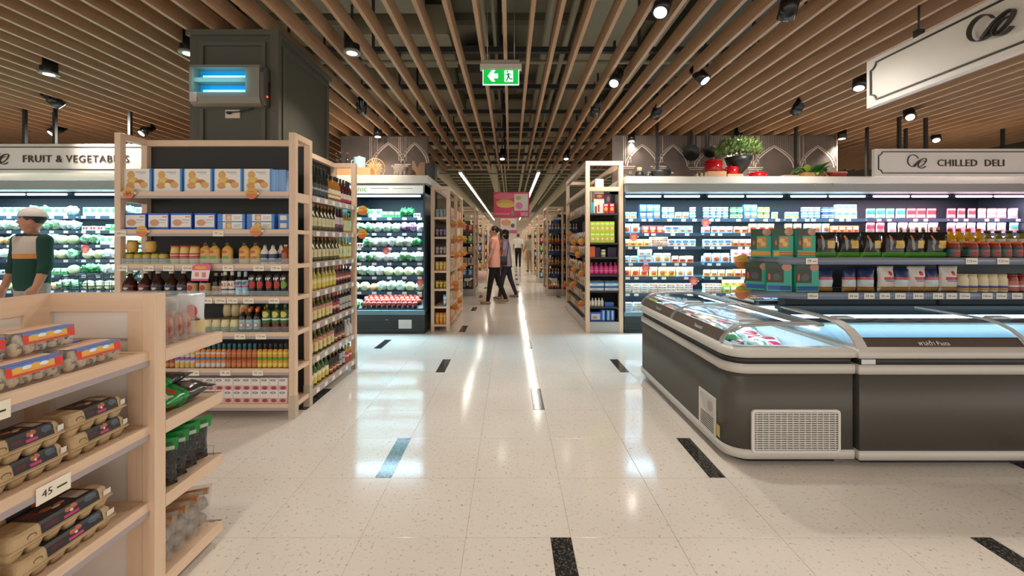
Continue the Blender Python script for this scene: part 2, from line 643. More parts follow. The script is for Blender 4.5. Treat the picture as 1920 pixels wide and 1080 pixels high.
# ------------------------------------------------------------------ ceiling spotlights
can_me = G().lathe([(.062, 0), (.066, .012), (.066, .19), (.05, .20)], 16).mesh('lamp_can', BLACKG)
ring_me = G().lathe([(.066, -.004), (.078, -.004), (.078, .012), (.066, .012)], 18).mesh('trim_ring', mat('lamp_ring', '6f6b64', .4))
lens_me = G().lathe([(0.0, -.006), (.044, -.006), (.046, .004), (0, .004)], 16).mesh('lens', LENS)
arm_me = G().box(-.008, -.008, .19, .008, .008, .42).mesh('bracket', BLACK)
fin = G().lathe([(.05, 0), (.062, .0), (.062, .12), (.045, .125), (.045, .2), (0.03, .2)], 14)
for k in range(10):
    a = 2 * math.pi * k / 10
    fin.box(.045 * math.cos(a) - .004, .045 * math.sin(a) - .004, .125, .055 * math.cos(a) + .004, .055 * math.sin(a) + .004, .198)
can2_me = fin.mesh('lamp_can', BLACKG)


def spotlight(x, y, z, label, tilt=(0, 0), ring=False, power=LAMP_W, lit=True, size=1.0):
    t = thing('ceiling_spotlight', label, 'spotlight', (x, y, z), group='ceiling spotlights')
    put('bracket', arm_me, parent=t)
    rot = (R(-tilt[0]), R(tilt[1]), 0)
    h = put('lamp_can', can_me if ring else can2_me, rot=rot, parent=t, scale=size)
    put('lens', lens_me, parent=h)
    if ring:
        put('trim_ring', ring_me, parent=h)
    v = Euler(rot).to_matrix() @ Vector((0, 0, -.03))
    lamp('spotlight_beam', 'SPOT', v, power, WARM, rot=rot, size=.05, spot=R(110), blend=.8, parent=t)
    return t


# pixel heights in the photograph gave the distances; fixtures hang just under the slats
SP = [(-1.39, 3.65, 2.96, (0, 0), True, 'recessed round downlight above the grey column side'),
      (-4.56, 4.11, 2.96, (0, 0), True, 'round downlight among the slats over the produce aisle'),
      (-2.83, 3.66, 2.96, (0, 0), True, 'round downlight half hidden behind the grey column'),
      (-5.47, 5.07, 2.96, (-48, -28), False, 'black spotlight aimed away over the produce cabinets'),
      (-6.85, 6.20, 2.92, (35, 28), False, 'lit spotlight above the FRUIT lettering'),
      (-5.50, 6.20, 2.92, (35, 24), False, 'lit spotlight above the VEGETABLES lettering'),
      (-1.90, 5.32, 2.96, (-48, 20), False, 'dark spotlight beside the grey column'),
      (-2.04, 6.40, 2.92, (0, 0), False, 'lit spotlight over the white canopy of the organic cabinet'),
      (1.07, 4.30, 2.94, (28, 24), False, 'spotlight under the slats between exit sign and deli'),
      (1.07, 2.97, 2.94, (20, 20), False, 'glaring spotlight at the top of the picture'),
      (2.02, 3.05, 2.94, (-42, -14), False, 'large black finned spotlight near the top edge'),
      (1.98, 4.23, 2.94, (24, -28), False, 'finned spotlight aimed toward the freezers'),
      (3.67, 4.38, 2.92, (12, 16), False, 'spotlight beside the far end of the hanging sign'),
      (5.19, 5.40, 2.92, (35, 30), False, 'tilted spotlight under the hanging sign'),
      (3.64, 5.32, 2.95, (-50, -8), False, 'dark spotlight above the potted bush'),
      (5.26, 6.60, 2.94, (0, 0), False, 'lit spotlight between chalk board and deli sign'),
      (6.86, 6.70, 2.94, (25, 22), False, 'lit spotlight above the deli sign'),
      (1.95, 6.70, 2.92, (10, 0), False, 'lit spotlight over the chalk arches'),
      (1.09, 5.40, 2.95, (-50, 0), False, 'dark spotlight above the snack gondola'),
      (1.90, 5.50, 2.95, (-50, 10), False, 'dark spotlight above the deli pots'),
      (-.16, 8.20, 2.94, (10, 0), False, 'lit spotlight hanging over the main aisle'),
      (1.10, 8.20, 2.94, (10, 0), False, 'lit spotlight over the far end of the snack gondola'),
      (3.62, 6.60, 2.92, (8, 0), False, 'lit spotlight behind the potted bush')]
for x, y, z, tl, ring, lab in SP:
    spotlight(x, y, z, lab, tl, ring)
for x in (-5.4, -3.2, -1.2, 0.9, 2.9, 5.0):  # out-of-view downlights, added because the scene needs their light
    for y in (-1.8, -.2, 1.3):
        if y == 1.3 and x in (-5.4, 5.0, -3.2, 2.9):
            continue
        spotlight(x, y, 2.95, 'unseen downlight added for light behind the viewpoint', (0, 0), True, LAMP_W * .5)

# ------------------------------------------------------------------ linear lamps beyond the slats
lin_body = G().box(-.04, 0, .02, .04, 2.6, .08)
lin_me = lin_body.mesh('lamp_housing', mat('lamp_housing_white', 'd8d4cc', .5))
lin_tube = G().box(-.03, .02, 0, .03, 2.58, .02).mesh('light_tube', TUBEW)
for xx, side in ((-1.23, 'shelf'), (.69, 'sign')):
    for k in range(8):
        y = 10.15 + 2.72 * k
        t = thing('linear_lamp', 'long white strip lamp in the row above the %s side of the aisle' % ('hanging-tag' if xx < 0 else 'brush-display'), 'strip lamp', (xx, y, 2.98), group='strip lamps %s' % side)
        put('lamp_housing', lin_me, parent=t)
        put('light_tube', lin_tube, parent=t)
        put('suspension_wire', G().box(-.004, 1.2, .08, .004, 1.208, 1.319).mesh('suspension_wire', BLACK), parent=t)
        lamp('strip_light', 'AREA', (0, 1.3, -.01), 9, (1, .93, .82), size=.08, size_y=2.5, parent=t)
for xx in (-4.2, 4.2):  # unseen strip lamps, added to raise the general brightness
    for k in range(8):
        y = 11.5 + 4.2 * k
        t = thing('linear_lamp', 'unseen strip lamp added to brighten the side rows', 'strip lamp', (xx, y, 2.98), group='added strip lamps above side rows')
        put('lamp_housing', lin_me, parent=t)
        put('light_tube', lin_tube, parent=t)
        put('suspension_wire', G().box(-.004, 1.2, .08, .004, 1.208, 1.319).mesh('suspension_wire', BLACK), parent=t)
        lamp('strip_light', 'AREA', (0, 1.3, -.01), 120, (1, .93, .82), size=.08, size_y=2.5, parent=t)
# ------------------------------------------------------------------ product builders
TXT = {}


def tmesh(s, size, material, depth=0.0, bold=0.0, shear=0.0, space=1.0):
    """lettering as a flat mesh in the x-z plane, facing -y, centred."""
    key = (s, size, material.name, depth, bold, shear, space)
    if key not in TXT:
        c = bpy.data.curves.new('lettering', 'FONT')
        c.body, c.size, c.align_x, c.align_y = s, size, 'CENTER', 'CENTER'
        c.extrude, c.offset, c.shear, c.space_character, c.resolution_u = depth, bold, shear, space, 2
        o = bpy.data.objects.new('lettering', c)
        me = bpy.data.meshes.new_from_object(o)
        me.transform(Matrix.Rotation(R(90), 4, 'X'))
        me.materials.clear()
        me.materials.append(material)
        bpy.data.objects.remove(o)
        TXT[key] = me
    return TXT[key]


WINE = [(0, 0), (.93, 0), (1, .025), (1, .58), (.9, .65), (.48, .74), (.34, .80), (.31, .97), (0, .97)]
OIL = [(0, 0), (.93, 0), (1, .02), (1, .55), (.8, .66), (.36, .76), (.3, .95), (0, .95)]
FLASK = [(0, 0), (.9, 0), (1, .04), (1, .42), (.86, .56), (.5, .68), (.3, .76), (.3, .93), (0, .93)]
SAUCE = [(0, 0), (.92, 0), (1, .03), (1, .60), (.8, .70), (.45, .80), (.4, .92), (0, .92)]
SQUEEZE = [(0, 0), (.95, 0), (1, .04), (.92, .3), (.84, .42), (1, .58), (.92, .72), (.5, .80), (.4, .86), (0, .86)]
JAR = [(0, 0), (.92, 0), (1, .05), (1, .72), (.86, .82), (.84, .96), (0, .96)]
BARREL = [(0, 0), (.8, 0), (.9, .05), (1, .4), (1, .55), (.86, .82), (.84, .95), (0, .95)]
CAN = [(0, 0), (.93, 0), (.97, .02), (1, .05), (1, .93), (.95, .97), (0, .97)]


def bottle(name, H, Rr, prof, body, cap=None, lab=None, lz=(.12, .5), capz=(.9, 1.0), capr=.38, n=12, sx=1.0, sy=1.0, word=None, wordmat=None, wz=.35, wsize=.02, capname='cap'):
    kids = []
    me = G().lathe([(r * Rr, z * H) for r, z in prof], n, sx=sx, sy=sy).mesh(name, body)
    if cap:
        c = capr * Rr
        cm = G().lathe([(0, capz[0] * H), (c, capz[0] * H), (c, capz[1] * H - .003), (c * .85, capz[1] * H), (0, capz[1] * H)], max(8, n - 2)).mesh(capname, cap)
        kids.append((capname, cm))
    if lab:
        q = Rr * 1.02
        lm = G().lathe([(q, lz[0] * H), (q, lz[1] * H)], n, sx=sx, sy=sy)
        lm.f = [f for f in lm.f if len(f) == 4]
        lm.m = [0] * len(lm.f)
        lm.s = [True] * len(lm.f)
        sub = ()
        if word:
            sub = (('lettering', tmesh(word, wsize, wordmat or WHITEINK, 0.0, wsize * .02), (0, -q * sy - .0012, wz * H)),)
        kids.append(('label', lm.mesh('label', lab), (0, 0, 0), sub))
    p = Proto(name, me, kids)
    p.H = H
    return p


def carton(name, w, d, h, m, kids=()):
    return Proto(name, G().cbox(-w / 2, -d / 2, 0, w / 2, d / 2, h, .0025).mesh(name, m), kids)


def pouch(name, w, h, t, m, seed=0, crimp=.10, wr=.25, n=9, kids=()):
    """soft pack: fat in the middle, flat sealed seams above and below."""
    v, f = [], []
    for side in (-1, 1):
        for j in range(n + 1):
            b = j / n
            for i in range(n + 1):
                a = i / n
                ea = math.sin(math.pi * a) ** .55
                eb = math.sin(math.pi * min(1, max(0, (b - .02) / (1 - crimp)))) ** .5 if b < 1 - crimp + .02 else 0
                lo = 1 - .75 * max(0, .12 - b) / .12
                th = t / 2 * ea * (eb if b > .3 else max(eb, .75 * lo))
                q = Vector((a * 3 + seed * 5.3, b * 3.4 + seed * 2.1, side * .7))
                th *= 1 + wr * noise.noise(q * 1.4)
                x = (a - .5) * w * (1 - .06 * math.sin(math.pi * b))
                x += w * .03 * noise.noise(Vector((b * 2.5, seed * 1.3, 0)))
                v.append((x, side * th + t * .12 * noise.noise(Vector((a * 2, b * 2, seed))) * b, b * h))
    k = (n + 1) ** 2
    for j in range(n):
        for i in range(n):
            a = j * (n + 1) + i
            f.append((a, a + 1, a + n + 2, a + n + 1))
            f.append((k + a, k + a + n + 1, k + a + n + 2, k + a + 1))
    for j in range(n):
        a = j * (n + 1)
        f.append((a, a + n + 1, k + a + n + 1, k + a))
        a += n
        f.append((a, k + a, k + a + n + 1, a + n + 1))
    for i in range(n):
        f.append((i, k + i, k + i + 1, i + 1))
        a = n * (n + 1) + i
        f.append((a, a + 1, k + a + 1, k + a))
    return Proto(name, G().add(v, f, 0, True).mesh(name, m), kids)


def lump(name, rx, ry, rz, m, seed=0, jit=.35, freq=6, nu=18, nv=12, kids=()):
    g = G().ell((0, 0, 0), (rx, ry, rz), nu, nv, 0, jit, seed, freq)
    lo, hi = min(v[2] for v in g.v), max(v[2] for v in g.v)
    g.v = [(x, y, (z - lo) * 2 * rz / (hi - lo)) for x, y, z in g.v]
    return Proto(name, g.mesh(name, m), kids)


def run(p, x0, x1, n, y, z, label, cat, group, rz=0.0, jy=.004, jr=3.0, axis='x', stack=1, dz=0.0, scale=None):
    """n of one product standing side by side from x0 to x1 (or along y)."""
    for i in range(n):
        a = x0 + (x1 - x0) * ((i + .5) / n)
        for s in range(stack):
            b = y + rng.uniform(-jy, jy)
            inst(p, (a, b, z + s * dz) if axis == 'x' else (b, a, z + s * dz), R(rz + rng.uniform(-jr, jr)), label, cat, group, scale=scale)


ORD = ['top', 'second', 'third', 'fourth', 'fifth', 'sixth', 'bottom']

# ------------------------------------------------------------------ sauce end display (the wooden unit in front of the column)
SH = [1.669, 1.390, 1.135, .896, .633, .366, .107]
EX0, EX1 = -2.915, -1.585
EY0, EY1 = 3.06, 3.33
K3 = 3.1 / F


def ex(px):
    return (px - 957) * K3


cap_unit = thing('sauce_end_display', 'tall oak-framed shelf unit of sauces and crackers in front of the column', 'shelf unit', (0, 0, 0))
post_me = G().cbox(-.023, -.023, .1, .023, .023, 2.108, .002).mesh('post', WZ)
foot_me = G().cbox(-.026, -.026, 0, .026, .026, .17, .002).mesh('post_foot', FOOTM)
for x in (EX0 + .023, EX1 - .023):
    for y in (EY0 + .023, EY1 - .023):
        p = put('post', post_me, (x, y, 0), parent=cap_unit)
        put('post_foot', foot_me, parent=p)
for x in (EX0, EX1 - .046):
    put('top_rail', G().box(x, EY0 + .046, 2.062, x + .046, EY1 - .046, 2.108).mesh('top_rail', WY), parent=cap_unit)
    put('side_rail', G().box(x + .002, EY0 + .046, 1.60, x + .044, EY1 - .046, 1.645).mesh('side_rail', WY), parent=cap_unit)
put('top_rail', G().box(EX0 + .046, EY1 - .046, 2.058, EX1 - .046, EY1, 2.105).mesh('top_rail', WX), parent=cap_unit)
put('back_panel', G().box(EX0 + .05, EY1 - .012, .08, EX1 - .05, EY1 - .002, 2.058).mesh('back_panel', CHAR), parent=cap_unit)


def price_tag(num, loc, rz=0.0, parent=None, w=.062, h=.036, size=.02):
    t = put('price_tag', G().box(-w / 2, -.0012, -h / 2, w / 2, 0, h / 2).mesh('price_tag', PAPER) if (w, h) not in TAGS else TAGS[(w, h)], loc, rz, parent=parent)
    TAGS.setdefault((w, h), t.data)
    put('lettering', tmesh(num, size, INK), (-w * .2, -.0022, 0), parent=t)
    put('small_print', G().box(0, -.0018, -h * .08, w * .3, -.0013, h * .02).mesh('small_print', INK), (w * .08, 0, 0), parent=t)
    return t


TAGS = {}
for i, z in enumerate(SH):
    s = put('shelf', G().box(EX0 + .046, EY0 + .012, z - .026, EX1 - .046, EY1 - .014, z).mesh('shelf', WX), parent=cap_unit)
    put('shelf_lip', G().box(EX0 + .046, EY0, z - .026, EX1 - .046, EY0 + .012, z + .004).mesh('shelf_lip', WX), parent=s)
    put('price_channel', G().box(EX0 + .046, EY0 - .002, z - .046, EX1 - .046, EY0 + .012, z - .026).mesh('price_channel', RAIL), parent=s)
    for x in (EX0, EX1 - .046):
        put('shelf_end', G().box(x + .003, EY0 + .046, z - .03, x + .043, EY1 - .046, z).mesh('shelf_end', WY), parent=s)
    if i in (2, 3, 4):
        put('clear_guard', G().box(EX0 + .05, EY0 + .002, z + .004, EX1 - .05, EY0 + .004, z + .045).mesh('clear_guard', GLASS), parent=s)
for row_, items in {1: [(237, '109'), (417, '79')], 2: [(240, '199'), (288, '205'), (325, '214'), (360, '153'), (435, '99'), (492, '169'), (524, '129')],
                    3: [(354, '122'), (396, '104'), (421, '159'), (443, '175'), (473, '165'), (520, '162')],
                    4: [(457, '95'), (496, '115')], 5: [(333, '76'), (372, '89'), (430, '76'), (490, '76')]}.items():
    for px, num in items:
        price_tag(num, (ex(px), EY0 - .0035, SH[row_] - .027), parent=cap_unit, w=.078, h=.04, size=.022)

# top shelf: cracker boxes
crack = pmat('cracker_box_print', 'e9e4da', [('r', -1, -1, .05, 2, '5f9bd4'), ('r', .93, -1, 2, 2, '4f8ccb'), ('e', .30, .74, .13, .17, 'd9a45c'), ('e', .36, .48, .2, .16, 'dfae66'), ('e', .33, .5, .1, .08, 'd8c85a'),
                                               ('e', .28, .27, .16, .14, 'd29a58'), ('e', .6, .42, .17, .12, 'b9783c'), ('e', .74, .3, .14, .14, 'd9a866'), ('e', .5, .3, .1, .1, 'efe0c0'), ('r', .45, .84, .8, .87, '8a8f96'), ('r', .55, .77, .8, .79, '9aa0a8')])
p = carton('cracker_box', .214, .15, .172, crack)
for px in (259, 316, 373, 429, 484):
    inst(p, (ex(px), 3.165, SH[0] + .004), 0, 'white cracker carton with cookie picture on top shelf', 'carton', 'large cracker cartons')
shrink = pmat('shrink_wrap_blue', '6f9cd0', [('r', .2, 0, .24, 1, '86b0de'), ('r', .5, 0, .55, 1, '5a8ac4'), ('r', .78, 0, .8, 1, '8cb6e2')], .2)
p = carton('cracker_box', .112, .16, .166, shrink)
inst(p, (ex(526) - .01, 3.17, SH[0] + .004), 0, 'plain blue shrink-wrapped carton ending the top shelf row of the sauce unit', 'carton')
# second shelf: blue and white boxes
blu = pmat('snack_box_blue', '2d62c4', [('r', .04, .14, .96, .88, 'ece7df'), ('e', .33, .42, .22, .2, 'd59a78'), ('r', .55, .55, .9, .6, '9aa3b4'), ('r', .55, .4, .85, .44, 'b0b6c2'), ('r', .7, .74, .92, .8, 'd9603a')])
p = carton('cracker_box', .158, .15, .122, blu)
for px in (256, 299, 341, 386):
    inst(p, (ex(px), 3.165, SH[1] + .004), R(rng.uniform(-2, 2)), 'blue edged snack carton on the second shelf', 'carton', 'blue edged snack cartons')
sm = pmat('snack_box_small', '4f86d0', [('r', .2, .06, .9, .94, 'ebe6dc'), ('r', .3, .15, .52, .9, 'c79a6a'), ('e', .42, .5, .08, .3, 'e5c48c'), ('r', .6, .55, .85, .62, '9098a8'), ('r', .6, .35, .8, .42, 'aab0bb')])
p = carton('cracker_box', .205, .13, .058, sm)
for px in (434, 489):
    for k in (0, 1):
        inst(p, (ex(px), 3.16, SH[1] + .004 + k * .0585), 0, 'flat snack carton stacked in pairs on second shelf', 'carton', 'flat stacked snack cartons')
p = carton('cracker_box', .08, .13, .058, pmat('snack_box_tiny', '4f86d0', [('r', .2, .2, .8, .8, 'e5ddd0')]))
for k in (0, 1):
    inst(p, (ex(532), 3.16, SH[1] + .004 + k * .0585), 0, 'short blue carton squeezed in beside the post, second shelf of the sauce unit', 'carton', 'short blue cartons')
# third shelf
MUST = mat('mustard_yellow', 'd9a64a', .3)
DKGLASS = mat('dark_bottle_glass', '2a1c14', .15)
GRNGLASS = mat('green_bottle_glass', '2c3420', .15)
CAPK = mat('black_cap', '26241f', .4)
CAPW = mat('white_cap', 'd8cdbb', .4)
CAPR = mat('red_cap', 'b83a34', .4)
p = bottle('mustard_jar', .085, .031, JAR, mat('pickle_jar', 'c9b04a', .2), mat('jar_lid_dark', '3c3626', .4), pmat('small_jar_label', '4e4a34', [('r', 0, .4, 1, .6, 'b9b08c')]), (.16, .5), (.86, 1.0), .9)
for k, px in enumerate((243, 259, 275, 291, 306)):
    inst(p, (ex(px), 3.11, SH[2] + .004), 0, 'small round mustard jar on the third shelf', 'jar', 'small mustard jars')
p = bottle('mustard_jar', .088, .036, BARREL, mat('honey_mustard', 'd8a850', .25), mat('jar_lid_dark', '3c3626', .4), None, capz=(.93, 1.0), capr=.9)
for px, w in ((245, 'beside the post'), (280, 'with a dark label patch')):
    inst(p, (ex(px), 3.115, SH[2] + .09), 0, 'mustard jar stacked on top of the small jars, %s' % w, 'jar', 'stacked mustard jars')
p = bottle('mayonnaise_jar', .137, .036, BARREL, mat('pale_mustard', 'd8b866', .3), CAPR, pmat('red_band_label', 'b5403a', [('r', 0, .55, 1, .7, 'e8d6b8'), ('r', 0, .2, 1, .28, 'd8a090')]), (.28, .58), (.93, 1.0), .95)
for px in (328, 346, 364):
    inst(p, (ex(px), 3.11, SH[2] + .004), 0, 'barrel shaped mayonnaise jar with red lid and red band, third shelf', 'jar', 'red lidded mayonnaise jars')
ml = pmat('mustard_label_green', 'd9a64a', [('e', .35, .8, .3, .16, 'c0503a'), ('r', .2, .1, .75, .45, '6fa23c')], .35)
ml2 = pmat('mustard_label_plain', 'd9a64a', [('e', .35, .8, .3, .16, 'c0503a'), ('r', .2, .1, .75, .4, 'b9752c')], .35)
p = bottle('mustard_bottle', .158, .04, SQUEEZE, MUST, mat('brown_cap', '5a4630', .4), ml, (.16, .66), (.84, 1.0), .32, sx=1.0, sy=.62)
for px in (384, 401, 425):
    inst(p, (ex(px), 3.11, SH[2] + .004), 0, 'yellow squeeze mustard bottle with green label spot, third shelf', 'bottle', 'green label mustard bottles')
p = bottle('mustard_bottle', .158, .04, SQUEEZE, MUST, mat('brown_cap', '5a4630', .4), ml2, (.16, .66), (.84, 1.0), .32, sx=1.0, sy=.62)
for px in (457, 478):
    inst(p, (ex(px), 3.11, SH[2] + .004), 0, 'yellow squeeze mustard bottle with amber label, third shelf', 'bottle', 'amber label mustard bottles')
p = bottle('dressing_bottle', .142, .028, SAUCE, mat('cream_bottle', 'e6ded0', .35), mat('grey_cap', '8d8f8c', .4), pmat('navy_label', '3c4a68', [('r', .1, .35, .9, .5, 'cbb890')]), (.08, .52), (.88, 1.0), .3)
for px, y in ((496, 3.105), (511, 3.105), (517, 3.17)):
    inst(p, (ex(px), y, SH[2] + .004), 0, 'white dressing bottle with navy label on the third shelf', 'bottle', 'white dressing bottles')
p = bottle('dressing_bottle', .142, .03, SAUCE, mat('amber_sauce', '9a4a20', .2), CAPW, None, capz=(.88, 1.0), capr=.4)
inst(p, (ex(535), 3.105, SH[2] + .004), 0, 'amber sauce bottle against the post on the third shelf', 'bottle')
# fourth shelf
def bbq(nm, ring):
    return bottle('barbecue_bottle', .185, .046, FLASK, mat('barbecue_brown', '3a2216', .18), CAPW,
                  pmat(nm, '3a2216', [('r', .0, .38, 1, .92, ring), ('r', .0, .46, 1, .84, '241a16'), ('e', .5, .7, .22, .06, 'd8cfc0'), ('e', .5, .58, .16, .05, 'd8cfc0'), ('r', .0, .05, 1, .3, '3d3a20'), ('e', .6, .18, .18, .1, 'd08a3c')], .4), (.06, .44), (.9, 1.0), .36)
for px, c, nm in ((241, 'b23a26', 'red'), (270, 'b23a26', 'red'), (294, '3d5478', 'blue'), (319, '3d5478', 'blue'), (342, '3d5478', 'blue')):
    inst(bbq('bbq_label_' + nm, c), (ex(px), 3.115, SH[3] + .004), 0, 'dark barbecue sauce flask with %s ringed oval label, fourth shelf' % nm, 'bottle', '%s label barbecue flasks' % nm)
p = bottle('steak_sauce_bottle', .165, .036, SAUCE, DKGLASS, CAPK, pmat('bull_label', 'c9a878', [('e', .5, .62, .26, .24, 'b5351f'), ('r', .12, .08, .88, .2, '3a2a1e')]), (.04, .58), (.9, 1.0), .42)
for px in (360, 383):
    inst(p, (ex(px), 3.11, SH[3] + .004), 0, 'squat sauce bottle with tan label and red figure, fourth shelf', 'bottle', 'tan label sauce bottles')
p = bottle('steak_sauce_bottle', .17, .028, SAUCE, DKGLASS, mat('beige_cap', 'c4ae92', .4), pmat('tan_label', 'c2a68a', [('e', .5, .5, .3, .3, 'b08468')]), (.06, .42), (.86, 1.0), .46)
for px in (399, 412):
    inst(p, (ex(px), 3.135, SH[3] + .004), 0, 'slim brown sauce bottle with beige cap behind the pink promotion card', 'bottle', 'beige cap sauce bottles')
p = bottle('steak_sauce_bottle', .182, .0245, SAUCE, DKGLASS, CAPW, pmat('letter_label', 'e9dfcf', [('r', 0, 0, 1, .14, 'b8333c'), ('r', 0, .36, 1, .46, '30365a')]), (.03, .62), (.84, 1.0), .5, word='A1', wordmat=mat('red_lettering', 'b8262c', .5), wz=.46, wsize=.036)
for px in (423, 436):
    inst(p, (ex(px), 3.098, SH[3] + .004), 0, 'steak sauce bottle with white label and red A1 lettering', 'bottle', 'white label steak sauces')
p = bottle('brown_sauce_bottle', .182, .024, SAUCE, DKGLASS, mat('pale_blue_cap', 'a9bcc4', .4), pmat('sky_label', '9cc3d8', [('r', 0, .52, 1, .6, 'b8404c'), ('e', .5, .2, .2, .14, 'd8e6ec'), ('r', 0, .74, 1, 1, 'b8cdd8')]), (.05, .66), (.78, 1.0), .5, word='HP', wordmat=INK, wz=.52, wsize=.036)
for px in (449, 461):
    inst(p, (ex(px), 3.098, SH[3] + .004), 0, 'brown sauce bottle with pale blue label and HP lettering', 'bottle', 'pale blue sauce bottles')
UPS = [(0, 0), (.8, 0), (.85, .17), (.9, .2), (1, .3), (1, .9), (.8, .98), (0, 1.0)]
for px, c, nm in ((475, 'b03028', 'red'), (489, 'b03028', 'red'), (506, 'b03028', 'red'), (521, 'b03028', 'red'), (534, '6c9a2c', 'green')):
    p = bottle('squeeze_sauce_bottle', .168, .026, UPS, mat('dark_squeeze', '2a1c1c', .3), mat('squeeze_cap', 'ddd2c0', .4), pmat('squeeze_label_' + nm, '2a1c1c', [('e', .5, .3, .45, .3, c)]), (.34, .9), (0, .17), .8, word='HP', wordmat=WHITEINK, wz=.76, wsize=.03)
    inst(p, (ex(px), 3.098, SH[3] + .004), 0, 'upside-down squeeze sauce bottle with %s spot, fourth shelf' % nm, 'bottle', 'upside-down squeeze bottles %s' % nm)
# fifth shelf
p = bottle('mayonnaise_jar', .098, .032, BARREL, mat('mayo_cream', 'e2d3a4', .3), mat('jar_lid_olive', '6a6444', .4), pmat('mayo_label', '8a9a58', [('r', 0, .5, 1, .6, 'd9d4a8')]), (.08, .34), (.92, 1.0), .95)
for px in (373, 390, 406, 423, 440, 356, 340):
    inst(p, (ex(px), 3.105, SH[4] + .004), 0, 'cream mayonnaise jar with green base label, fifth shelf', 'jar', 'cream mayonnaise jars')
p2_ = bottle('mayonnaise_jar', .098, .032, BARREL, mat('mayo_cream2', 'cbb98c', .3), mat('jar_lid_olive', '6a6444', .4), None, capz=(.92, 1.0), capr=.95)
for px in (412, 428, 444):
    inst(p2_, (ex(px), 3.19, SH[4] + .102), 0, 'mayonnaise jar stacked at the back of the fifth shelf', 'jar', 'stacked back-row jars')
    inst(p2_, (ex(px), 3.19, SH[4] + .004), 0, 'mayonnaise jar standing behind the front row, fifth shelf', 'jar', 'back-row jars')
p = bottle('soy_bottle', .172, .0255, SAUCE, DKGLASS, mat('orange_cap', 'e06a2a', .4), pmat('soy_label', '9cc0c4', [('e', .5, .45, .32, .26, 'c86a5a'), ('e', .5, .45, .22, .16, 'e2d8cc')]), (.1, .52), (.84, 1.0), .5)
for px in (456, 469, 483):
    inst(p, (ex(px), 3.098, SH[4] + .004), 0, 'dark bottle with orange cap and pale teal label, fifth shelf', 'bottle', 'orange cap bottles')
    inst(p, (ex(px) + .02, 3.17, SH[4] + .004), 0, 'dark orange-capped bottle in the second row, fifth shelf', 'bottle', 'orange cap bottles behind')
p = bottle('salad_dressing', .2, .032, SQUEEZE, mat('brown_dressing', '5a3018', .2), mat('green_cap', '2f7a3c', .4), pmat('leaf_label', '2f6a34', [('e', .5, .72, .35, .22, 'd2c060'), ('r', 0, .3, 1, .42, 'd8dcc4'), ('r', 0, 0, 1, .12, '5a3018')]), (.28, .78), (.84, 1.0), .3)
for px in (500, 518, 534):
    inst(p, (ex(px), 3.105, SH[4] + .004), 0, 'brown dressing bottle with green cap, fifth shelf', 'bottle', 'green cap dressing bottles')
# sixth shelf: small sauce bottles
TEAL = mat('teal_cap', '2f6470', .4)
SMALL = [(0, 0), (.95, 0), (1, .03), (1, .66), (.85, .72), (.5, .78), (.5, .9), (0, .9)]
sets = [(3, 'purple', 'a0563c', '6d4a80', 'c98a54', TEAL), (4, 'lilac and yellow', 'c9c4c4', '8a5a90', 'd8b03c', TEAL), (6, 'orange and blue', 'e08a3a', '55779a', 'c2ccd2', TEAL), (6, 'rust', 'b86a3c', '8a4424', 'c98050', TEAL), (6, 'green and gold', 'd89a3a', '4f9a2e', 'd9cc5a', CAPK)]
i = 0
for n_, nm, base, c1, c2, cp in sets:
    p = bottle('small_sauce_bottle', .178, .0185, SMALL, mat('sm_body_' + nm[:4], base, .3), cp, pmat('sm_label_' + nm[:4], base, [('r', 0, .45, 1, .62, c1), ('r', 0, .82, 1, .94, c2), ('r', 0, .0, 1, .25, c2), ('e', .5, .52, .3, .12, c1)]), (.05, .68), (.76, 1.0), .62, n=10)
    for k in range(n_):
        inst(p, (ex(306.5 + 9.6 * i), 3.094, SH[5] + .004), 0, 'small %s labelled sauce bottle on the sixth shelf' % nm, 'bottle', 'small %s bottles' % nm)
        i += 1
# bottom shelf: drink cartons, two high
dr = pmat('drink_carton_print', 'e6dcd2', [('r', .05, .05, .95, .4, 'cf9a9c'), ('e', .5, .2, .3, .14, 'a83c44'), ('e', .42, .82, .32, .08, '3a5878'), ('e', .42, .82, .2, .03, 'e6dcd2')])
p = carton('drink_carton', .066, .06, .092, dr)
for k in range(12):
    for s in (0, 1):
        inst(p, (ex(348 + 16.9 * k), 3.105, SH[6] + .004 + s * .0925), R(rng.uniform(-3, 3)), 'small white and pink drink carton on bottom shelf', 'carton', 'pink drink cartons')

# ------------------------------------------------------------------ wine and oil gondola along the side
wine_unit = thing('oil_gondola', 'oak shelf unit of oil and wine bottles running back beside the column', 'shelf unit')
GX0, GX1, GY0, GY1 = -1.84, -1.585, 3.335, 4.30
for x in (GX0 + .023, GX1 - .023):
    p = put('post', post_me, (x, GY1 - .023, 0), parent=wine_unit)
    put('post_foot', foot_me, parent=p)
put('top_rail', G().box(GX0, GY0, 2.062, GX0 + .046, GY1 - .046, 2.108).mesh('top_rail', WY), parent=wine_unit)
put('top_rail', G().box(GX0 + .046, GY1 - .046, 2.062, GX1 - .046, GY1, 2.108).mesh('top_rail', WX), parent=wine_unit)
put('back_panel', G().box(GX0 - .012, GY0, .08, GX0, GY1 - .046, 2.062).mesh('back_panel', CHAR), parent=wine_unit)
put('bracket', G().prism([(0, 0), (.12, 0), (0, .28)], GX0 + .002, GX0 + .03, 'x').mesh('bracket', WY), (0, GY0, 1.67), parent=wine_unit)
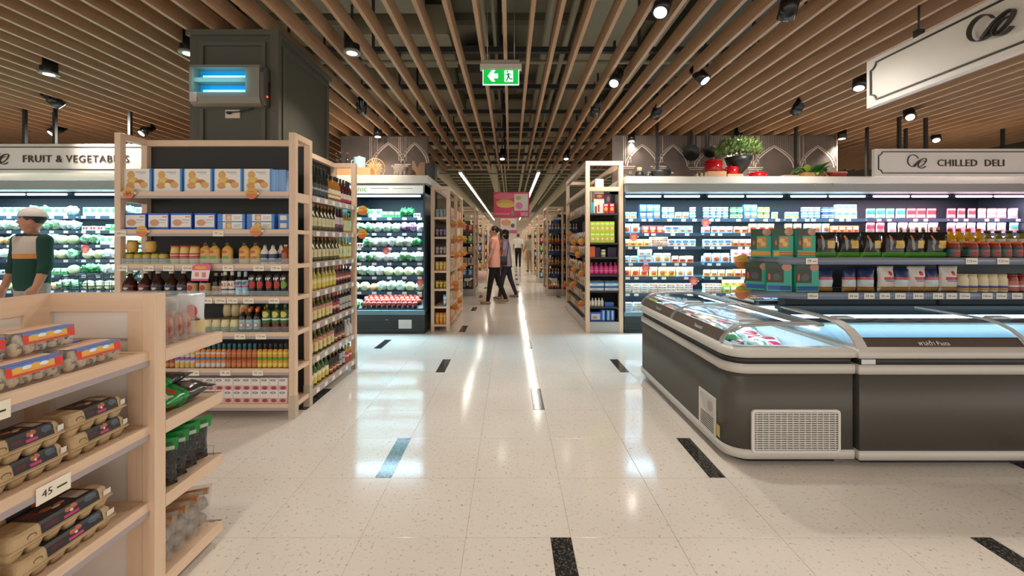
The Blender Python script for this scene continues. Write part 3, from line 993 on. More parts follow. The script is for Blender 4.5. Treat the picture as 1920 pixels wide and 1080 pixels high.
for i, z in enumerate(SH):
    s = put('shelf', G().box(GX0, GY0, z - .026, GX1 - .012, GY1 - .046, z).mesh('shelf', WY), parent=wine_unit)
    put('shelf_lip', G().box(GX1 - .012, GY0, z - .03, GX1, GY1 - .046, z + .004).mesh('shelf_lip', WY), parent=s)
    put('price_channel', G().box(GX1, GY0, z - .045, GX1 + .002, GY1 - .046, z + .002).mesh('price_channel', RAIL), parent=s)
    put('shelf_end', G().box(GX0 + .046, GY1 - .043, z - .03, GX1 - .046, GY1 - .003, z).mesh('shelf_end', WX), parent=s)
    for k in range(6):
        put('price_tag', G().box(0, -.026, -.018, .0012, .026, .018).mesh('price_tag', PAPER) if 'wt' not in TAGS else TAGS['wt'], (GX1 + .002, GY0 + .09 + .15 * k, z - .022), parent=wine_unit)


def wn(nm, glass, cap, lab, prof=WINE, H=.245, Rr=.032, lz=(.08, .5), capz=(.72, 1.0), capr=.37):
    return bottle(nm, H, Rr, prof, glass, cap, lab, lz, capz, capr, n=12)


GOLDCAP = mat('gold_foil', '9a7a3c', .35)
REDGL = mat('red_wine_glass', '3a0f14', .15)
AMB = mat('amber_glass', '8a5a22', .15)
OILG = mat('olive_oil_glass', '4c4a1e', .15)
YOIL = mat('yellow_oil', 'a89a3c', .15)
lb = lambda nm, base, *sh: pmat('wl_' + nm, base, sh)
TAGW = mat('paper_tag', 'efe6d8', .6)


def oilp(nm, g_, lab, cap):
    p = bottle(nm, .225, .031, OIL, g_, cap, lab, (.1, .5), (.88, 1.0), .34)
    p.kids = list(p.kids) + [('paper_tag', G().prism([(-.022, 0), (.022, -.03), (.03, -.02), (-.005, .022)], 0, .0015, 'x').mesh('paper_tag', TAGW), (.0335, 0, .145)), ('neck_seal', G().lathe([(.026, .125), (.02, .15)], 10).mesh('neck_seal', mat('pink_seal', 'b86a60', .5)))]
    return p


dk = bottle('wine_bottle', .265, .03, WINE, mat('blackish_glass', '1d2420', .12), BLACK, lb('dark', '3a4240', ('r', 0, .4, 1, .6, '9aa09a')), (.1, .45), (.72, 1.0), .37)
am = bottle('spirit_bottle', .235, .032, OIL, AMB, CAPK, lb('amber', 'd6c7a8', ('r', 0, .3, 1, .5, 'a5793c')), (.12, .45), (.86, 1.0), .42)
rw = bottle('wine_bottle', .235, .03, WINE, REDGL, CAPK, lb('maroon', 'c8b8b0', ('r', 0, 0, 1, .35, '9a2436')), (.08, .4), (.72, 1.0), .37)
og = oilp('oil_bottle', OILG, lb('oil', 'cfc9a0', ('e', .5, .5, .3, .3, 'd09a3c'), ('r', 0, 0, 1, .2, '5a5a2c')), mat('oil_cap', 'b06a2c', .4))
pu = bottle('vinegar_bottle', .225, .027, OIL, mat('plum_glass', '4a2838', .15), CAPK, lb('plum', 'd8cbc6', ('r', 0, 0, 1, .3, '7a4658')), (.2, .62), (.88, 1.0), .34)
pg = bottle('oil_bottle', .2, .027, OIL, YOIL, mat('mint_cap', '8cc0a4', .4), lb('lime', 'd4dcaa', ('e', .5, .5, .3, .3, '8aae3c')), (.1, .6), (.86, 1.0), .4)
yl = bottle('wine_bottle', .225, .03, WINE, YOIL, GOLDCAP, lb('yell', 'd8c45a', ('r', 0, .5, 1, .8, 'e2d8a8')), (.08, .5), (.74, 1.0), .37)
kk = bottle('wine_bottle', .225, .029, WINE, REDGL, CAPR, lb('redk', 'a8343a', ('r', 0, .2, 1, .55, 'd8c8b0')), (.2, .52), (.74, 1.0), .37)
pk = bottle('wine_bottle', .24, .031, WINE, OILG, GOLDCAP, lb('pink', 'd4c890', ('r', 0, .72, 1, .98, 'c67a6c'), ('e', .5, .35, .35, .25, 'd8a43c')), (.1, .58), (.74, 1.0), .37)
ck = bottle('wine_bottle', .225, .028, WINE, DKGLASS, mat('cork_cap', 'b08a5a', .6), lb('greyl', 'b6b0a8', ('r', 0, .4, 1, .5, '5a5650')), (.08, .62), (.78, 1.0), .37)
gd = bottle('wine_bottle', .235, .03, WINE, DKGLASS, GOLDCAP, lb('choc', '8a4a34', ('r', 0, .3, 1, .6, 'd2b890')), (.06, .36), (.66, 1.0), .4)
wj = bottle('vinegar_bottle', .16, .04, FLASK, mat('white_flask', 'ccc6be', .25), CAPW, None, capz=(.9, 1.0), capr=.36)
gy = bottle('wine_bottle', .225, .029, WINE, mat('bright_green_glass', '3c5a28', .15), mat('yellow_foil', 'c8b03c', .4), lb('gold', 'd8b850', ('r', 0, .55, 1, .9, 'e4dcc0')), (.08, .5), (.74, 1.0), .37)
rl = bottle('vinegar_bottle', .17, .03, SAUCE, mat('rosy_glass', 'b89a50', .2), GOLDCAP, lb('rosyl', 'b8424a', ('r', 0, .5, 1, .7, 'e2c8b0')), (.06, .6), (.86, 1.0), .42)
lay = [[(dk, 5, 'tall blackish'), (am, 4, 'amber spirit'), (rw, 4, 'dark red')], [(og, 7, 'paper-tagged green oil'), (pu, 3, 'plum vinegar'), (pg, 3, 'pale lime oil')],
       [(og, 8, 'paper-tagged green oil'), (pg, 4, 'pale lime oil')], [(yl, 7, 'yellow labelled'), (kk, 5, 'red labelled')],
       [(pk, 6, 'pink banded'), (kk, 2, 'red labelled'), (ck, 4, 'cork topped')], [(pk, 6, 'pink banded'), (gd, 3, 'gold necked'), (wj, 2, 'squat white')],
       [(gy, 5, 'gold and green'), (gd, 3, 'gold necked'), (ck, 2, 'cork topped'), (rl, 2, 'short rosy')]]
for i, shelf in enumerate(lay):
    tot = sum(n for _, n, _ in shelf)
    step = .885 / tot
    y = GY0 + .025
    for p, n, nm in shelf:
        run(p, y, y + n * step, n, GX1 - .055, SH[i] + .004, '%s bottle on the %s shelf of the oil gondola' % (nm, ORD[i]), 'bottle', '%s bottles, %s oil shelf' % (nm, ORD[i]), axis='y', jy=.004, scale=min(1.0, ((SH[i - 1] - SH[i] - .052) if i else .3) / p.H))
        y += n * step

# round shelf talkers
tag_disc = pmat('round_tag_print', 'dba23a', [('r', 0, 0, 1, .5, 'd0713c'), ('r', .2, .6, .8, .72, 'c08a30')], .4)
tag_script = mat('tag_dark_script', '3a2c14', .5)


def talker(x, y, z, label, rz=0.0, r=.042, group='round orange shelf tags', m=None):
    t = thing('shelf_tag', label, 'shelf tag', (x, y, z), rz, group)
    q = [(r * math.cos(a * math.pi / 10), r * math.sin(a * math.pi / 10)) for a in range(20)]
    put('disc', G().prism(q, -.0015, 0, 'y').mesh('disc', m or tag_disc), parent=t)
    put('clip', G().box(r * .8, -.001, -.008, r * 1.25, .012, .008).mesh('clip', mat('clear_clip', 'dcd8d2', .3)), parent=t)
    return t


for px, py, lab in ((243, 362, 'round yellow tag with dark script on the top shelf edge of the sauce unit'), (473, 363, 'round orange tag on the top shelf edge below the cracker cartons'),
                    (268, 434, 'round orange tag hanging from the second shelf near the post'), (481, 433, 'round orange tag hanging from the second shelf under the flat cartons')):
    t = talker(ex(px) * .985, 3.045, 1.3 - (py - 454) * 3.05 / F, lab)
    if px == 243:
        put('lettering', tmesh('ถูก', .034, tag_script), (0, -.003, 0), parent=t)
for y, z, lab in ((4.30, 1.63, 'round orange tag clipped to the end post of the oil gondola'), (4.29, 1.385, 'round tag on a bent strip at the end of the oil gondola')):
    t = talker(-1.535, y + .02, z, lab, r=.05)
    put('strip', G().box(-.14, -.003, -.008, 0, 0, .008).mesh('strip', mat('tag_strip', 'd8b09a', .4)), parent=t)
# promotion card on the third shelf edge
pc = thing('promotion_card', 'pink and gold promotion card clipped below the mustard bottles', 'card', (ex(389), 3.03, SH[2] - .055))
put('card', G().prism([(-.07, -.062), (.055, -.062), (.075, .045), (.055, .062), (-.03, .062), (-.06, .04)], 0, .002, 'y').mesh('card', pmat('promo_card_print', 'e8e0d8', [('r', 0, .62, 1, 1, 'e8648c'), ('e', .5, .78, .3, .1, 'e8b03c'), ('r', 0, 0, 1, .12, 'e0568a'), ('r', .2, .25, .4, .5, 'e08a6a'), ('r', .55, .2, .75, .5, 'e07a7a')])), parent=pc)
put('clip', G().box(-.01, 0, .04, .01, .026, .055).mesh('clip', CLEAR), parent=pc)

# ------------------------------------------------------------------ insect lamp on the column
il = thing('insect_lamp', 'grey wall insect trap with two glowing blue tubes on the column', 'insect lamp', (-2.26, 3.40, 2.55))
prof = [(0, -.16), (-.05, -.16), (-.085, -.14), (-.10, -.10), (-.10, .13), (-.085, .15), (-.06, .155), (0, .155)]
shell = G()
shell.prism([(y, z) for y, z in [(0, -.16), (-.06, -.16), (-.09, -.145), (-.105, -.10), (-.105, -.06), (0, -.06)]], -.285, .27, 'x')
shell.prism([(0, .135), (-.105, .135), (-.095, .16), (0, .16)], -.285, .27, 'x')
shell.box(-.285, -.105, -.06, -.25, 0, .135)
shell.box(.16, -.105, -.06, .27, 0, .135)
shell.box(-.25, -.105, .02, .16, -.02, .055)
shell.box(-.25, -.02, -.06, .16, 0, .135)
put('housing', shell.mesh('housing', mat('lamp_grey', '7d7768', .45)), parent=il)
put('side_cap', G().prism([(0, -.155), (-.06, -.155), (-.1, -.1), (-.1, .1), (-.07, .15), (0, .15)], .27, .30, 'x').mesh('side_cap', mat('lamp_dark_grey', '55534a', .5)), parent=il)
put('indicator', G().ell((.302, -.05, -.08), (.006, .008, .008), 8, 6).mesh('indicator', mat('red_indicator', 'ff5030', emit='ff4020', es=3)), parent=il)
BLUEBACK = mat('blue_reflector', '0a78a8', .3, emit='0090d0', es=.22)
UVT = mat('uv_tube', 'ffffff', emit='70f0ff', es=1.1)
for z in (.095, -.02):
    t = put('reflector', G().box(-.25, -.03, z - .04, .16, -.022, z + .04).mesh('reflector', BLUEBACK), parent=il)
    put('uv_tube', G().tube([(-.2, -.06, z - .02), (.155, -.06, z - .02)], .012, 8).mesh('uv_tube', UVT), parent=t)
put('sticker', G().box(-.28, -.1065, -.135, -.225, -.1, -.06).mesh('sticker', mat('sticker_beige', 'b8a696', .5)), parent=il)
lamp('insect_lamp_glow', 'AREA', (-.05, -.14, .03), .5, (.1, .7, 1), rot=(R(90), 0, 0), size=.4, size_y=.16, parent=il)
so = thing('wall_socket', 'white double socket plate with black plug below the insect lamp', 'socket', (-2.26 - .005, 3.40, 2.345))
put('plate', G().cbox(-.06, -.012, -.035, .06, 0, .035, .003).mesh('plate', mat('socket_plate', 'c8b8a8', .5)), parent=so)
put('plug', G().ell((-.02, -.025, .005), (.022, .016, .012), 10, 6).mesh('plug', BLACK), parent=so)
put('cable', G().tube([(0, -.025, .01), (.06, -.028, .012), (.16, -.02, .04), (.26, -.02, .075), (.3, -.03, .12), (.315, -.03, .25)], .005, 6).mesh('cable', BLACK), parent=so)
# ------------------------------------------------------------------ egg gondola in the foreground
EL, ES = -1.28, -1.637
ESH = [.911, .648, .378, .085]
eg = thing('egg_gondola', 'low oak gondola of egg packs with end shelves', 'shelf unit')
PT = 1.117
put('post', G().cbox(-1.305, 1.475, 0, -1.260, 1.522, PT, .002).mesh('post', WZ), parent=eg)
put('post', G().cbox(-1.305, .12, 0, -1.260, .165, PT, .002).mesh('post', WZ), parent=eg)
ep = put('end_panel', G().box(ES - .03, 1.496, .02, -1.305, 1.512, PT - .06).mesh('end_panel', PALE), parent=eg)
put('end_rail', G().box(ES - .02, 1.478, PT - .064, -1.305, 1.52, PT).mesh('end_rail', WX), parent=ep)
put('end_stile', G().box(-1.362, 1.48, .02, -1.305, 1.52, PT - .064).mesh('end_stile', WZ), parent=ep)
put('groove_strip', G().box(ES, 1.4925, .945, -1.362, 1.496, .955).mesh('groove_strip', mat('panel_groove', 'b3a594', .6)), parent=ep)
sp = put('spine_panel', G().box(ES - .024, .1, .02, ES - .008, 1.496, PT - .06).mesh('spine_panel', PALE), parent=eg)
put('spine_rail', G().box(ES - .03, .1, PT - .064, ES, 1.478, PT).mesh('spine_rail', WY), parent=sp)
put('spine_stile', G().box(ES - .012, 1.40, .02, ES, 1.478, PT - .064).mesh('spine_stile', WZ), parent=sp)
put('spine_stile', G().box(ES - .012, 0.75, .02, ES, .83, PT - .064).mesh('spine_stile', WZ), parent=sp)
for z in ESH:
    s = put('shelf', G().box(ES, .16, z - .022, EL - .02, 1.478, z - .006).mesh('shelf', WY), parent=eg)
    put('shelf_lip', G().box(EL - .026, .165, z - .03, EL, 1.475, z).mesh('shelf_lip', WY), parent=s)
    put('price_channel', G().box(EL - .004, .165, z - .048, EL + .002, 1.475, z - .030).mesh('price_channel', RAIL), parent=s)
    put('tray_stop', G().box(ES, 1.462, z - .006, EL - .026, 1.478, z).mesh('tray_stop', WX), parent=s)
    e = put('end_shelf', G().box(ES - .03, 1.522, z - .026, -1.262, 1.815, z - .004).mesh('end_shelf', WX), parent=eg)
    put('end_shelf_lip', G().box(-1.285, 1.522, z - .046, -1.260, 1.82, z).mesh('end_shelf_lip', WY), parent=e)
    put('price_channel', G().box(ES - .03, 1.815, z - .046, -1.262, 1.822, z).mesh('price_channel', RAIL), parent=e)
tg = price_tag('45', (EL + .0035, 1.163, .648 - .037), rz=R(90), parent=eg, w=.088, h=.047, size=.028)
price_tag('49', (EL + .0035, 1.018, .911 - .033), rz=R(90), parent=eg, w=.088, h=.047, size=.028)

# quail egg packs
quail = mat('quail_shell', 'cdbb9a', .45, mottle=(70, '5a4634', .54, .62))
sleeve = pmat('quail_sleeve_print', '3f8fd0', [('r', 0, 0, 1, .5, 'e2a03c'), ('e', .2, .55, .12, .22, 'e8b04a'), ('e', .5, .6, .12, .22, 'e8b04a'), ('e', .8, .55, .12, .22, 'e8b04a'), ('r', 0, 0, 1, .22, 'cf4a34'),
                                             ('e', .35, .62, .08, .16, 'e6eef4'), ('e', .65, .62, .08, .16, 'e6eef4'), ('r', -1, 0, .1, 2, 'd8442f'), ('r', .84, 0, 2, 2, 'd8442f'), ('r', 0, .86, 1, 2, '6f74b8')], .35, axes='yz', wob=.03)
sleeve_top = pmat('quail_sleeve_top', 'e6dccb', [('r', 0, 0, .3, 1, 'd89a7a'), ('r', .35, .1, .6, .95, 'e9b58c'), ('r', .7, 0, 1, 1, '6a86c4')], .35, axes='xy')
L_, W_, H_ = .172, .104, .066
eggs = G()
for a in range(2):
    for b in range(5):
        eggs.ell(((a - .5) * .05, (b - 2) * .0325, .022), (.0155, .0155, .02), 10, 7)
for a in range(2):
    for b in range(4):
        eggs.ell(((a - .5) * .045, (b - 1.5) * .0325, .044), (.0155, .0155, .016), 10, 7)
single_egg = G().ell((0, 0, 0), (.0158, .0158, .02), 10, 7).mesh('quail_egg', quail)
shellp = G()
oc = [(-W_ / 2, -L_ / 2), (W_ / 2, -L_ / 2), (W_ / 2, L_ / 2), (-W_ / 2, L_ / 2)]


def rr(w, l, r, n=4):
    out = []
    for sx, sy, a0 in ((1, -1, -90), (1, 1, 0), (-1, 1, 90), (-1, -1, 180)):
        for k in range(n + 1):
            a = R(a0 + 90 * k / n)
            out.append((sx * (w / 2 - r) + r * math.cos(a), sy * (l / 2 - r) + r * math.sin(a)))
    return out


shellp.loft([[(a, b, 0) for a, b in rr(W_ * .9, L_ * .93, .015)], [(a, b, .03) for a, b in rr(W_, L_, .018)], [(a, b, .033) for a, b in rr(W_ * 1.04, L_ * 1.03, .02)], [(a, b, .036) for a, b in rr(W_, L_, .018)], [(a, b, H_ - .006) for a, b in rr(W_ * .9, L_ * .93, .018)], [(a, b, H_) for a, b in rr(W_ * .82, L_ * .88, .015)]])
qs_side = G().add([(W_ / 2 * .97 + .002, -L_ * .38, .034), (W_ / 2 * .97 + .002, L_ * .45, .034), (W_ * .44 + .0035, L_ * .45, H_ + .001), (W_ * .44 + .0035, -L_ * .38, H_ + .001)], [(0, 1, 2, 3)])
qs_top = G().add([(-W_ * .44, -L_ * .38, H_ + .0015), (W_ * .44 + .0035, -L_ * .38, H_ + .0015), (W_ * .44 + .0035, L_ * .45, H_ + .0015), (-W_ * .44, L_ * .45, H_ + .0015)], [(0, 1, 2, 3)])
m_shell = shellp.mesh('clamshell', CLEAR)
m_side, m_top = qs_side.mesh('sleeve_side', sleeve), qs_top.mesh('sleeve_top', sleeve_top)


def quail_pack(x, y, z, label):
    t = thing('quail_egg_pack', label, 'egg pack', (x, y, z), R(rng.uniform(-3, 3)), 'quail egg packs')
    put('clamshell', m_shell, parent=t)
    put('sleeve_side', m_side, parent=t)
    put('sleeve_top', m_top, parent=t)
    for a in range(2):
        for b in range(5):
            put('quail_egg', single_egg, ((a - .5) * .05, (b - 2) * .0325, .022), rz=a + b, parent=t)
    for a in range(2):
        for b in range(4):
            put('quail_egg', single_egg, ((a - .5) * .045, (b - 1.5) * .0325, .046), rz=a + b * 2, parent=t)


quail_pack(-1.365, 1.325, .906, 'quail egg pack lying alone at the far end of the upper egg shelf')
quail_pack(-1.365, 1.145, .906, 'quail egg pack in the front row on the upper egg shelf')
quail_pack(-1.365, .965, .906, 'quail egg pack cut by the picture edge on the upper egg shelf')
quail_pack(-1.482, 1.315, .906, 'quail egg pack behind the front row with blue sleeve showing')
quail_pack(-1.482, 1.135, .906, 'quail egg pack underneath the topmost pack')
quail_pack(-1.425, 1.235, .974, 'topmost quail egg pack resting on two others')
quail_pack(-1.425, 1.055, .974, 'second quail egg pack on the upper layer')

# pulp egg cartons
PULP = mat('egg_carton_pulp', 'c2a67e', .85, mottle=(25, 'b3966e', .4, .65), bump=(120, .15))


def egg_carton(cells, name='egg_carton'):
    L = cells * .046
    W = .105
    top = G()
    top.loft([[(a, b, .030) for a, b in rr(W + .010, L + .012, .012)], [(a, b, .034) for a, b in rr(W + .010, L + .012, .012)], [(a, b, .036) for a, b in rr(W, L, .014)], [(a, b, .060) for a, b in rr(W * .9, L * .95, .016)], [(a, b, .068) for a, b in rr(W * .78, L * .9, .016)]], 0, True, False)
    bot = G()
    for sx in (-1, 1):
        for k in range(cells):
            cx, cy = sx * W * .24, (k + .5) * .046 - L / 2
            bot.loft([[(cx + a * .62, cy + b * .62, 0) for a, b in rr(.05, .044, .012, 3)], [(cx + a, cy + b, .030) for a, b in rr(.052, .046, .01, 3)]], 0, True, True)
    lat = G()
    for k in (-.3, .3):
        lat.tube([(W * .475, k * L + .011 * math.cos(a), .047 + .006 * math.sin(a)) for a in [2 * math.pi * j / 10 for j in range(11)]], .0013, 5)
    return top.mesh('lid', PULP), bot.mesh('cup_tray', PULP), lat.mesh('latch', mat('latch_shadow', '7a6444', .9)), L, W


def carton_label(L, W, lo, hi, m_top, m_side):
    a = G().add([(-W * .40, lo * L, .0688), (W * .395, lo * L, .0688), (W * .395, hi * L, .0688), (-W * .40, hi * L, .0688)], [(0, 1, 2, 3)]).mesh('top_label', m_top)
    b = G()
    ch = [(W * .392, .0694), (W * .456, .0614), (W * .508, .0376)]
    b.add([(x, y * L, z) for x, z in ch for y in (lo, hi)], [(0, 2, 3, 1), (2, 4, 5, 3)])
    b = b.mesh('side_label', m_side)
    return a, b


tl = pmat('egg_top_print', '2e2624', [('e', .45, .35, .12, .1, 'b06a3c'), ('e', .5, .55, .1, .09, 'b8743f'), ('e', .62, .45, .07, .07, 'c8c0b0'), ('r', .15, .08, .5, .25, '7a2c30'), ('r', .1, .72, .8, .95, 'b6a896')], .5, axes='xy')
sl = pmat('egg_side_print', '302a2c', [('e', .45, .7, .06, .18, 'b8623a'), ('e', .55, .78, .06, .18, 'b8623a'), ('e', .5, .55, .03, .12, 'd8d4cc'), ('r', .36, .12, .62, .36, 'c43a6c'), ('r', .06, .3, .28, .6, '5a2428'), ('e', .84, .65, .12, .25, '4a5a68')], .5, axes='yz')
ec4, ec6 = egg_carton(4), egg_carton(6)


def carton_of_eggs(c, x, y, z, label, lo=-.22, hi=.36, rz=0):
    t = thing('egg_carton', label, 'egg carton', (x, y, z), R(rz), 'pulp egg cartons')
    put('cup_tray', c[1], parent=t)
    lid = put('lid', c[0], parent=t)
    put('latch', c[2], parent=lid)
    a, b = carton_label(c[3], c[4], lo, hi, tl, sl)
    put('top_label', a, parent=t)
    put('side_label', b, parent=t)
    if x > -1.45:
      put('sticker', G().box(c[4] * .50, c[3] * .40, .04, c[4] * .50 + .0012, c[3] * .485, .056).mesh('sticker', mat('white_sticker', 'd8d4cc', .5)), parent=t)


X_ = -1.36
for y, n in ((1.335, 'far'), (1.14, 'nearer')):
    carton_of_eggs(ec4, X_ - .005, y, .643, 'lower carton of the %s pair on the middle egg shelf' % n)
    carton_of_eggs(ec4, X_ - .008, y - .006, .712, 'upper carton of the %s pair on the middle egg shelf' % n, rz=rng.uniform(-2, 2))
for y, n in ((1.335, 'far'), (1.14, 'nearer')):
    carton_of_eggs(ec4, X_ - .125, y + .01, .643, 'back-row carton behind the %s pair on the middle egg shelf' % n)
carton_of_eggs(ec6, X_ + .002, 1.235, .373, 'lower long carton with magenta lettering on the low egg shelf')
carton_of_eggs(ec6, X_ - .008, 1.232, .442, 'upper long carton with dark egg picture on the low egg shelf', rz=-1.5)
carton_of_eggs(ec6, X_ - .13, 1.25, .373, 'carton in the back row of the low egg shelf')
carton_of_eggs(ec6, X_ - .13, 1.25, .442, 'upper carton in the back row of the low egg shelf')
carton_of_eggs(ec4, X_ - .005, .945, .643, 'nearest carton on the middle egg shelf')
carton_of_eggs(ec6, X_, .94, .373, 'nearest long carton on the low egg shelf')

# end shelves: sausage packs, fungus bags, dark bags, mushroom bags
FILM = film('pack_film', 'd4d4d2', .24, .12)
saus = mat('sausage_red', '9a4a3a', .35, mottle=(30, 'c98a70', .45, .6))
for k, (y, c) in enumerate(((1.555, 0), (1.60, 0), (1.645, 0), (1.685, 0), (1.735, 1))):
    lab = ['sausage pack tucked against the post', 'second clear sausage pack from the post', 'third clear sausage pack from the post', 'fourth clear sausage pack from the post', 'white sausage pack with red figure print at the outer end'][k]
    p = pouch('sausage_pack', .10, .175, .026, FILM if not c else film('pack_film_white', 'e2e6ea', .85, .15), seed=k)
    t = inst(p, (-1.335, y, .912), R(14 + 4 * k), lab, 'meat pack', 'standing sausage packs', )
    put('sausage', G().tube([(-.02, 0, .015), (-.022, 0, .07), (-.018, 0, .11)], [.017, .019, .012], 10).mesh('sausage', saus), parent=t)
    put('sausage', G().tube([(.016, 0, .015), (.018, 0, .06), (.016, 0, .105)], [.013, .015, .010], 10).mesh('sausage', saus), parent=t)
    if c:
        q = G().add([(.052, -.012, .015), (-.01, -.016, .012), (-.012, -.016, .06), (.05, -.014, .066)], [(0, 1, 2, 3)])
        put('label', q.mesh('label', mat('pack_yellow', 'dcc890', .5)), parent=t)
        q = G().prism([(.004 + .022 * math.cos(a), .1 + .03 * math.sin(a)) for a in [2 * math.pi * j / 14 for j in range(14)]], -.0175, -.0165, 'y')
        put('figure_print', q.mesh('figure_print', mat('pack_red', 'd04a34', .5)), parent=t)
        put('ribbon_print', G().box(-.022, -.0178, .062, .034, -.0166, .07).mesh('ribbon_print', mat('pack_grey', '5a5048', .5)), parent=t)
FUNG = mat('black_fungus', '2a2725', .25, mottle=(40, '5a5450', .55, .7), bump=(60, .6))
GREENL = pmat('green_header_print', '1c8a3c', [('r', .6, .4, .85, .7, '146030'), ('r', .1, .45, .45, .6, 'c04a34'), ('r', .66, .06, .9, .34, 'c8c4bc')], .3)
FBAG = pmat('fungus_bag_print', '35322e', [('e', .6, .62, .2, .06, '6a6660'), ('e', .4, .75, .2, .05, '575350'), ('r', 0, .0, 1, .48, '1c8a3c'), ('r', .5, .12, .9, .22, 'd8d0c4'), ('r', .6, .26, .85, .33, 'b83a2c'), ('r', .0, .36, 1, .40, '11602a')], .22, wob=.12)
for k, (x, z, h, lab) in enumerate(((-1.36, .690, .25, 'lower dark fungus bag lying flat on the second end shelf'), (-1.40, .740, .21, 'upper dark fungus bag lying across the first one'))):
    p = pouch('fungus_bag', .15, h, .085 - .02 * k, FBAG, seed=20 + k, wr=.6)
    t = inst(p, (x, 1.545, z), 0, lab, 'food bag', 'lying fungus bags', rot=(R(-90 + 3 * k), 0, R(-6 + 10 * k)))
    put('clear_end', G().box(-.06, -.012, h * .86, .06, .012, h * 1.02).mesh('clear_end', FILM), parent=t)
for k, (x, y, lab) in enumerate(((-1.325, 1.565, 'upright dark bag next to the post with green header'), (-1.335, 1.625, 'middle upright dark bag with wide green header'), (-1.34, 1.685, 'third upright dark bag under the green headers'), (-1.335, 1.745, 'outermost upright dark bag with green header'))):
    p = pouch('fungus_bag', .115, .15, .05, FUNG, seed=30 + k, wr=.5)
    t = inst(p, (x, y, .378), R(35 + 8 * k), lab, 'food bag', 'upright fungus bags')
    g = G().add([(-.06, -.02, .135), (.06, -.02, .135), (.062, -.03, .185), (-.055, -.028, .187)], [(0, 1, 2, 3)])
    g.add([(-.06, .012, .135), (.06, .012, .135), (.062, -.03, .1855), (-.055, -.028, .1875)], [(3, 2, 1, 0)])
    put('header', g.mesh('header', GREENL), parent=t)
put_w = G().tube([(-1.285, 1.80, .378), (-1.285, 1.80, .42), (-1.33, 1.80, .42), (-1.33, 1.80, .378)], .0018, 5)
put('wire_stop', put_w.mesh('wire_stop', STEEL), parent=eg)
MUSH = mat('dried_mushroom', '7c7064', .8, mottle=(16, 'b5aba0', .45, .6), bump=(30, .6))
for k, y in enumerate((1.56, 1.625, 1.69, 1.75)):
    lab = ['mushroom bag against the post', 'second mushroom bag from the post', 'third mushroom bag from the post', 'outermost mushroom bag'][k] + ' on the lowest end shelf'
    p = pouch('mushroom_bag', .15, .165, .07, film('bag_film', 'c9c0b4', .28, .12), seed=40 + k, wr=.4)
    t = inst(p, (-1.36, y, .086), 0, lab, 'food bag', 'mushroom bags', rot=(R(-22), 0, R(20)))
    for j in range(4):
        q = G().ell((0, 0, 0), (.034, .016, .03), 10, 7, 0, .3, k * 4 + j)
        put('mushroom', q.mesh('mushroom', MUSH), ((j % 2 - .5) * .062, 0, .035 + .055 * (j // 2)), parent=t)
    put('header', G().box(-.06, -.012, .125, .06, .012, .15).mesh('header', mat('amber_header', 'a5703a', .35)), parent=t)

# ------------------------------------------------------------------ freezers
def rrect(x0, y0, x1, y1, r, n=6, corners=(1, 1, 1, 1)):
    """counter-clockwise outline; corners: (x0y0, x1y0, x1y1, x0y1) rounded or not."""
    out = []
    for (cx, cy, sx, sy, a0), on in zip(((x0, y0, 1, 1, 180), (x1, y0, -1, 1, 270), (x1, y1, -1, -1, 0), (x0, y1, 1, -1, 90)), corners):
        rr_ = r if on else .004
        for k in range(n + 1):
            a = R(a0 + 90 * k / n)
            out.append((cx + sx * rr_ + rr_ * math.cos(a), cy + sy * rr_ + rr_ * math.sin(a)))
    return out


def ring_shell(outer, inner, z0, z1, m=0, g=None):
    g = g or G()
    n = len(outer)
    v = [(a, b, z0) for a, b in outer] + [(a, b, z1) for a, b in outer] + [(a, b, z1) for a, b in inner] + [(a, b, z0) for a, b in inner]
    f = []
    for i in range(n):
        j = (i + 1) % n
        for k in range(4):
            a, b = k * n, ((k + 1) % 4) * n
            f.append((a + i, a + j, b + j, b + i))
    g.add(v, f, m, True)
    return g


def grow(o, d, cx, cy):
    """offset an outline by d (rounded rectangles only)."""
    x0, x1 = min(p[0] for p in o), max(p[0] for p in o)
    y0, y1 = min(p[1] for p in o), max(p[1] for p in o)
    return [((p[0] - (x0 + x1) / 2) * (1 + 2 * d / (x1 - x0)) + (x0 + x1) / 2, (p[1] - (y0 + y1) / 2) * (1 + 2 * d / (y1 - y0)) + (y0 + y1) / 2) for p in o]


LINER = mat('freezer_liner', 'c9d6dc', .35)
GAPM = mat('freezer_gap', '2c2a26', .5)


def freezer_body(t, x0, y0, x1, y1, r, corners):
    o = rrect(x0, y0, x1, y1, r, 6, corners)
    inn = grow(o, -.045, 0, 0)
    put('plinth', G().prism(grow(o, -.06, 0, 0), 0, .046).mesh('plinth', BLACK), parent=t)
    put('base_strip', ring_shell(grow(o, .006, 0, 0), inn, .046, .098).mesh('base_strip', GREYP), parent=t)
    b = put('body_panel', ring_shell(o, inn, .098, .54).mesh('body_panel', BROWNP), parent=t)
    put('waist_strip', ring_shell(grow(o, .008, 0, 0), inn, .54, .592).mesh('waist_strip', GREYP), parent=t)
    put('gap_band', ring_shell(grow(o, -.006, 0, 0), inn, .592, .628).mesh('gap_band', GAPM), parent=t)
    g = G()
    prof = [(-.002, .628), (.012, .634), (.018, .650), (.014, .668), (0, .682), (-.025, .690), (-.05, .686), (-.05, .628)]
    rings = [[(a, b_, z) for a, b_ in grow(o, d, 0, 0)] for d, z in prof]
    g.loft(rings, 0, False, True)
    put('rim', g.mesh('rim', GREYP), parent=t)
    wall = G()
    wo, wi = grow(o, -.05, 0, 0), grow(o, -.08, 0, 0)
    ring_shell(wo, wi, .30, .684, 0, wall)
    wall.prism(grow(o, -.06, 0, 0), .27, .30)
    put('liner', wall.mesh('liner', LINER), parent=t)
    return o


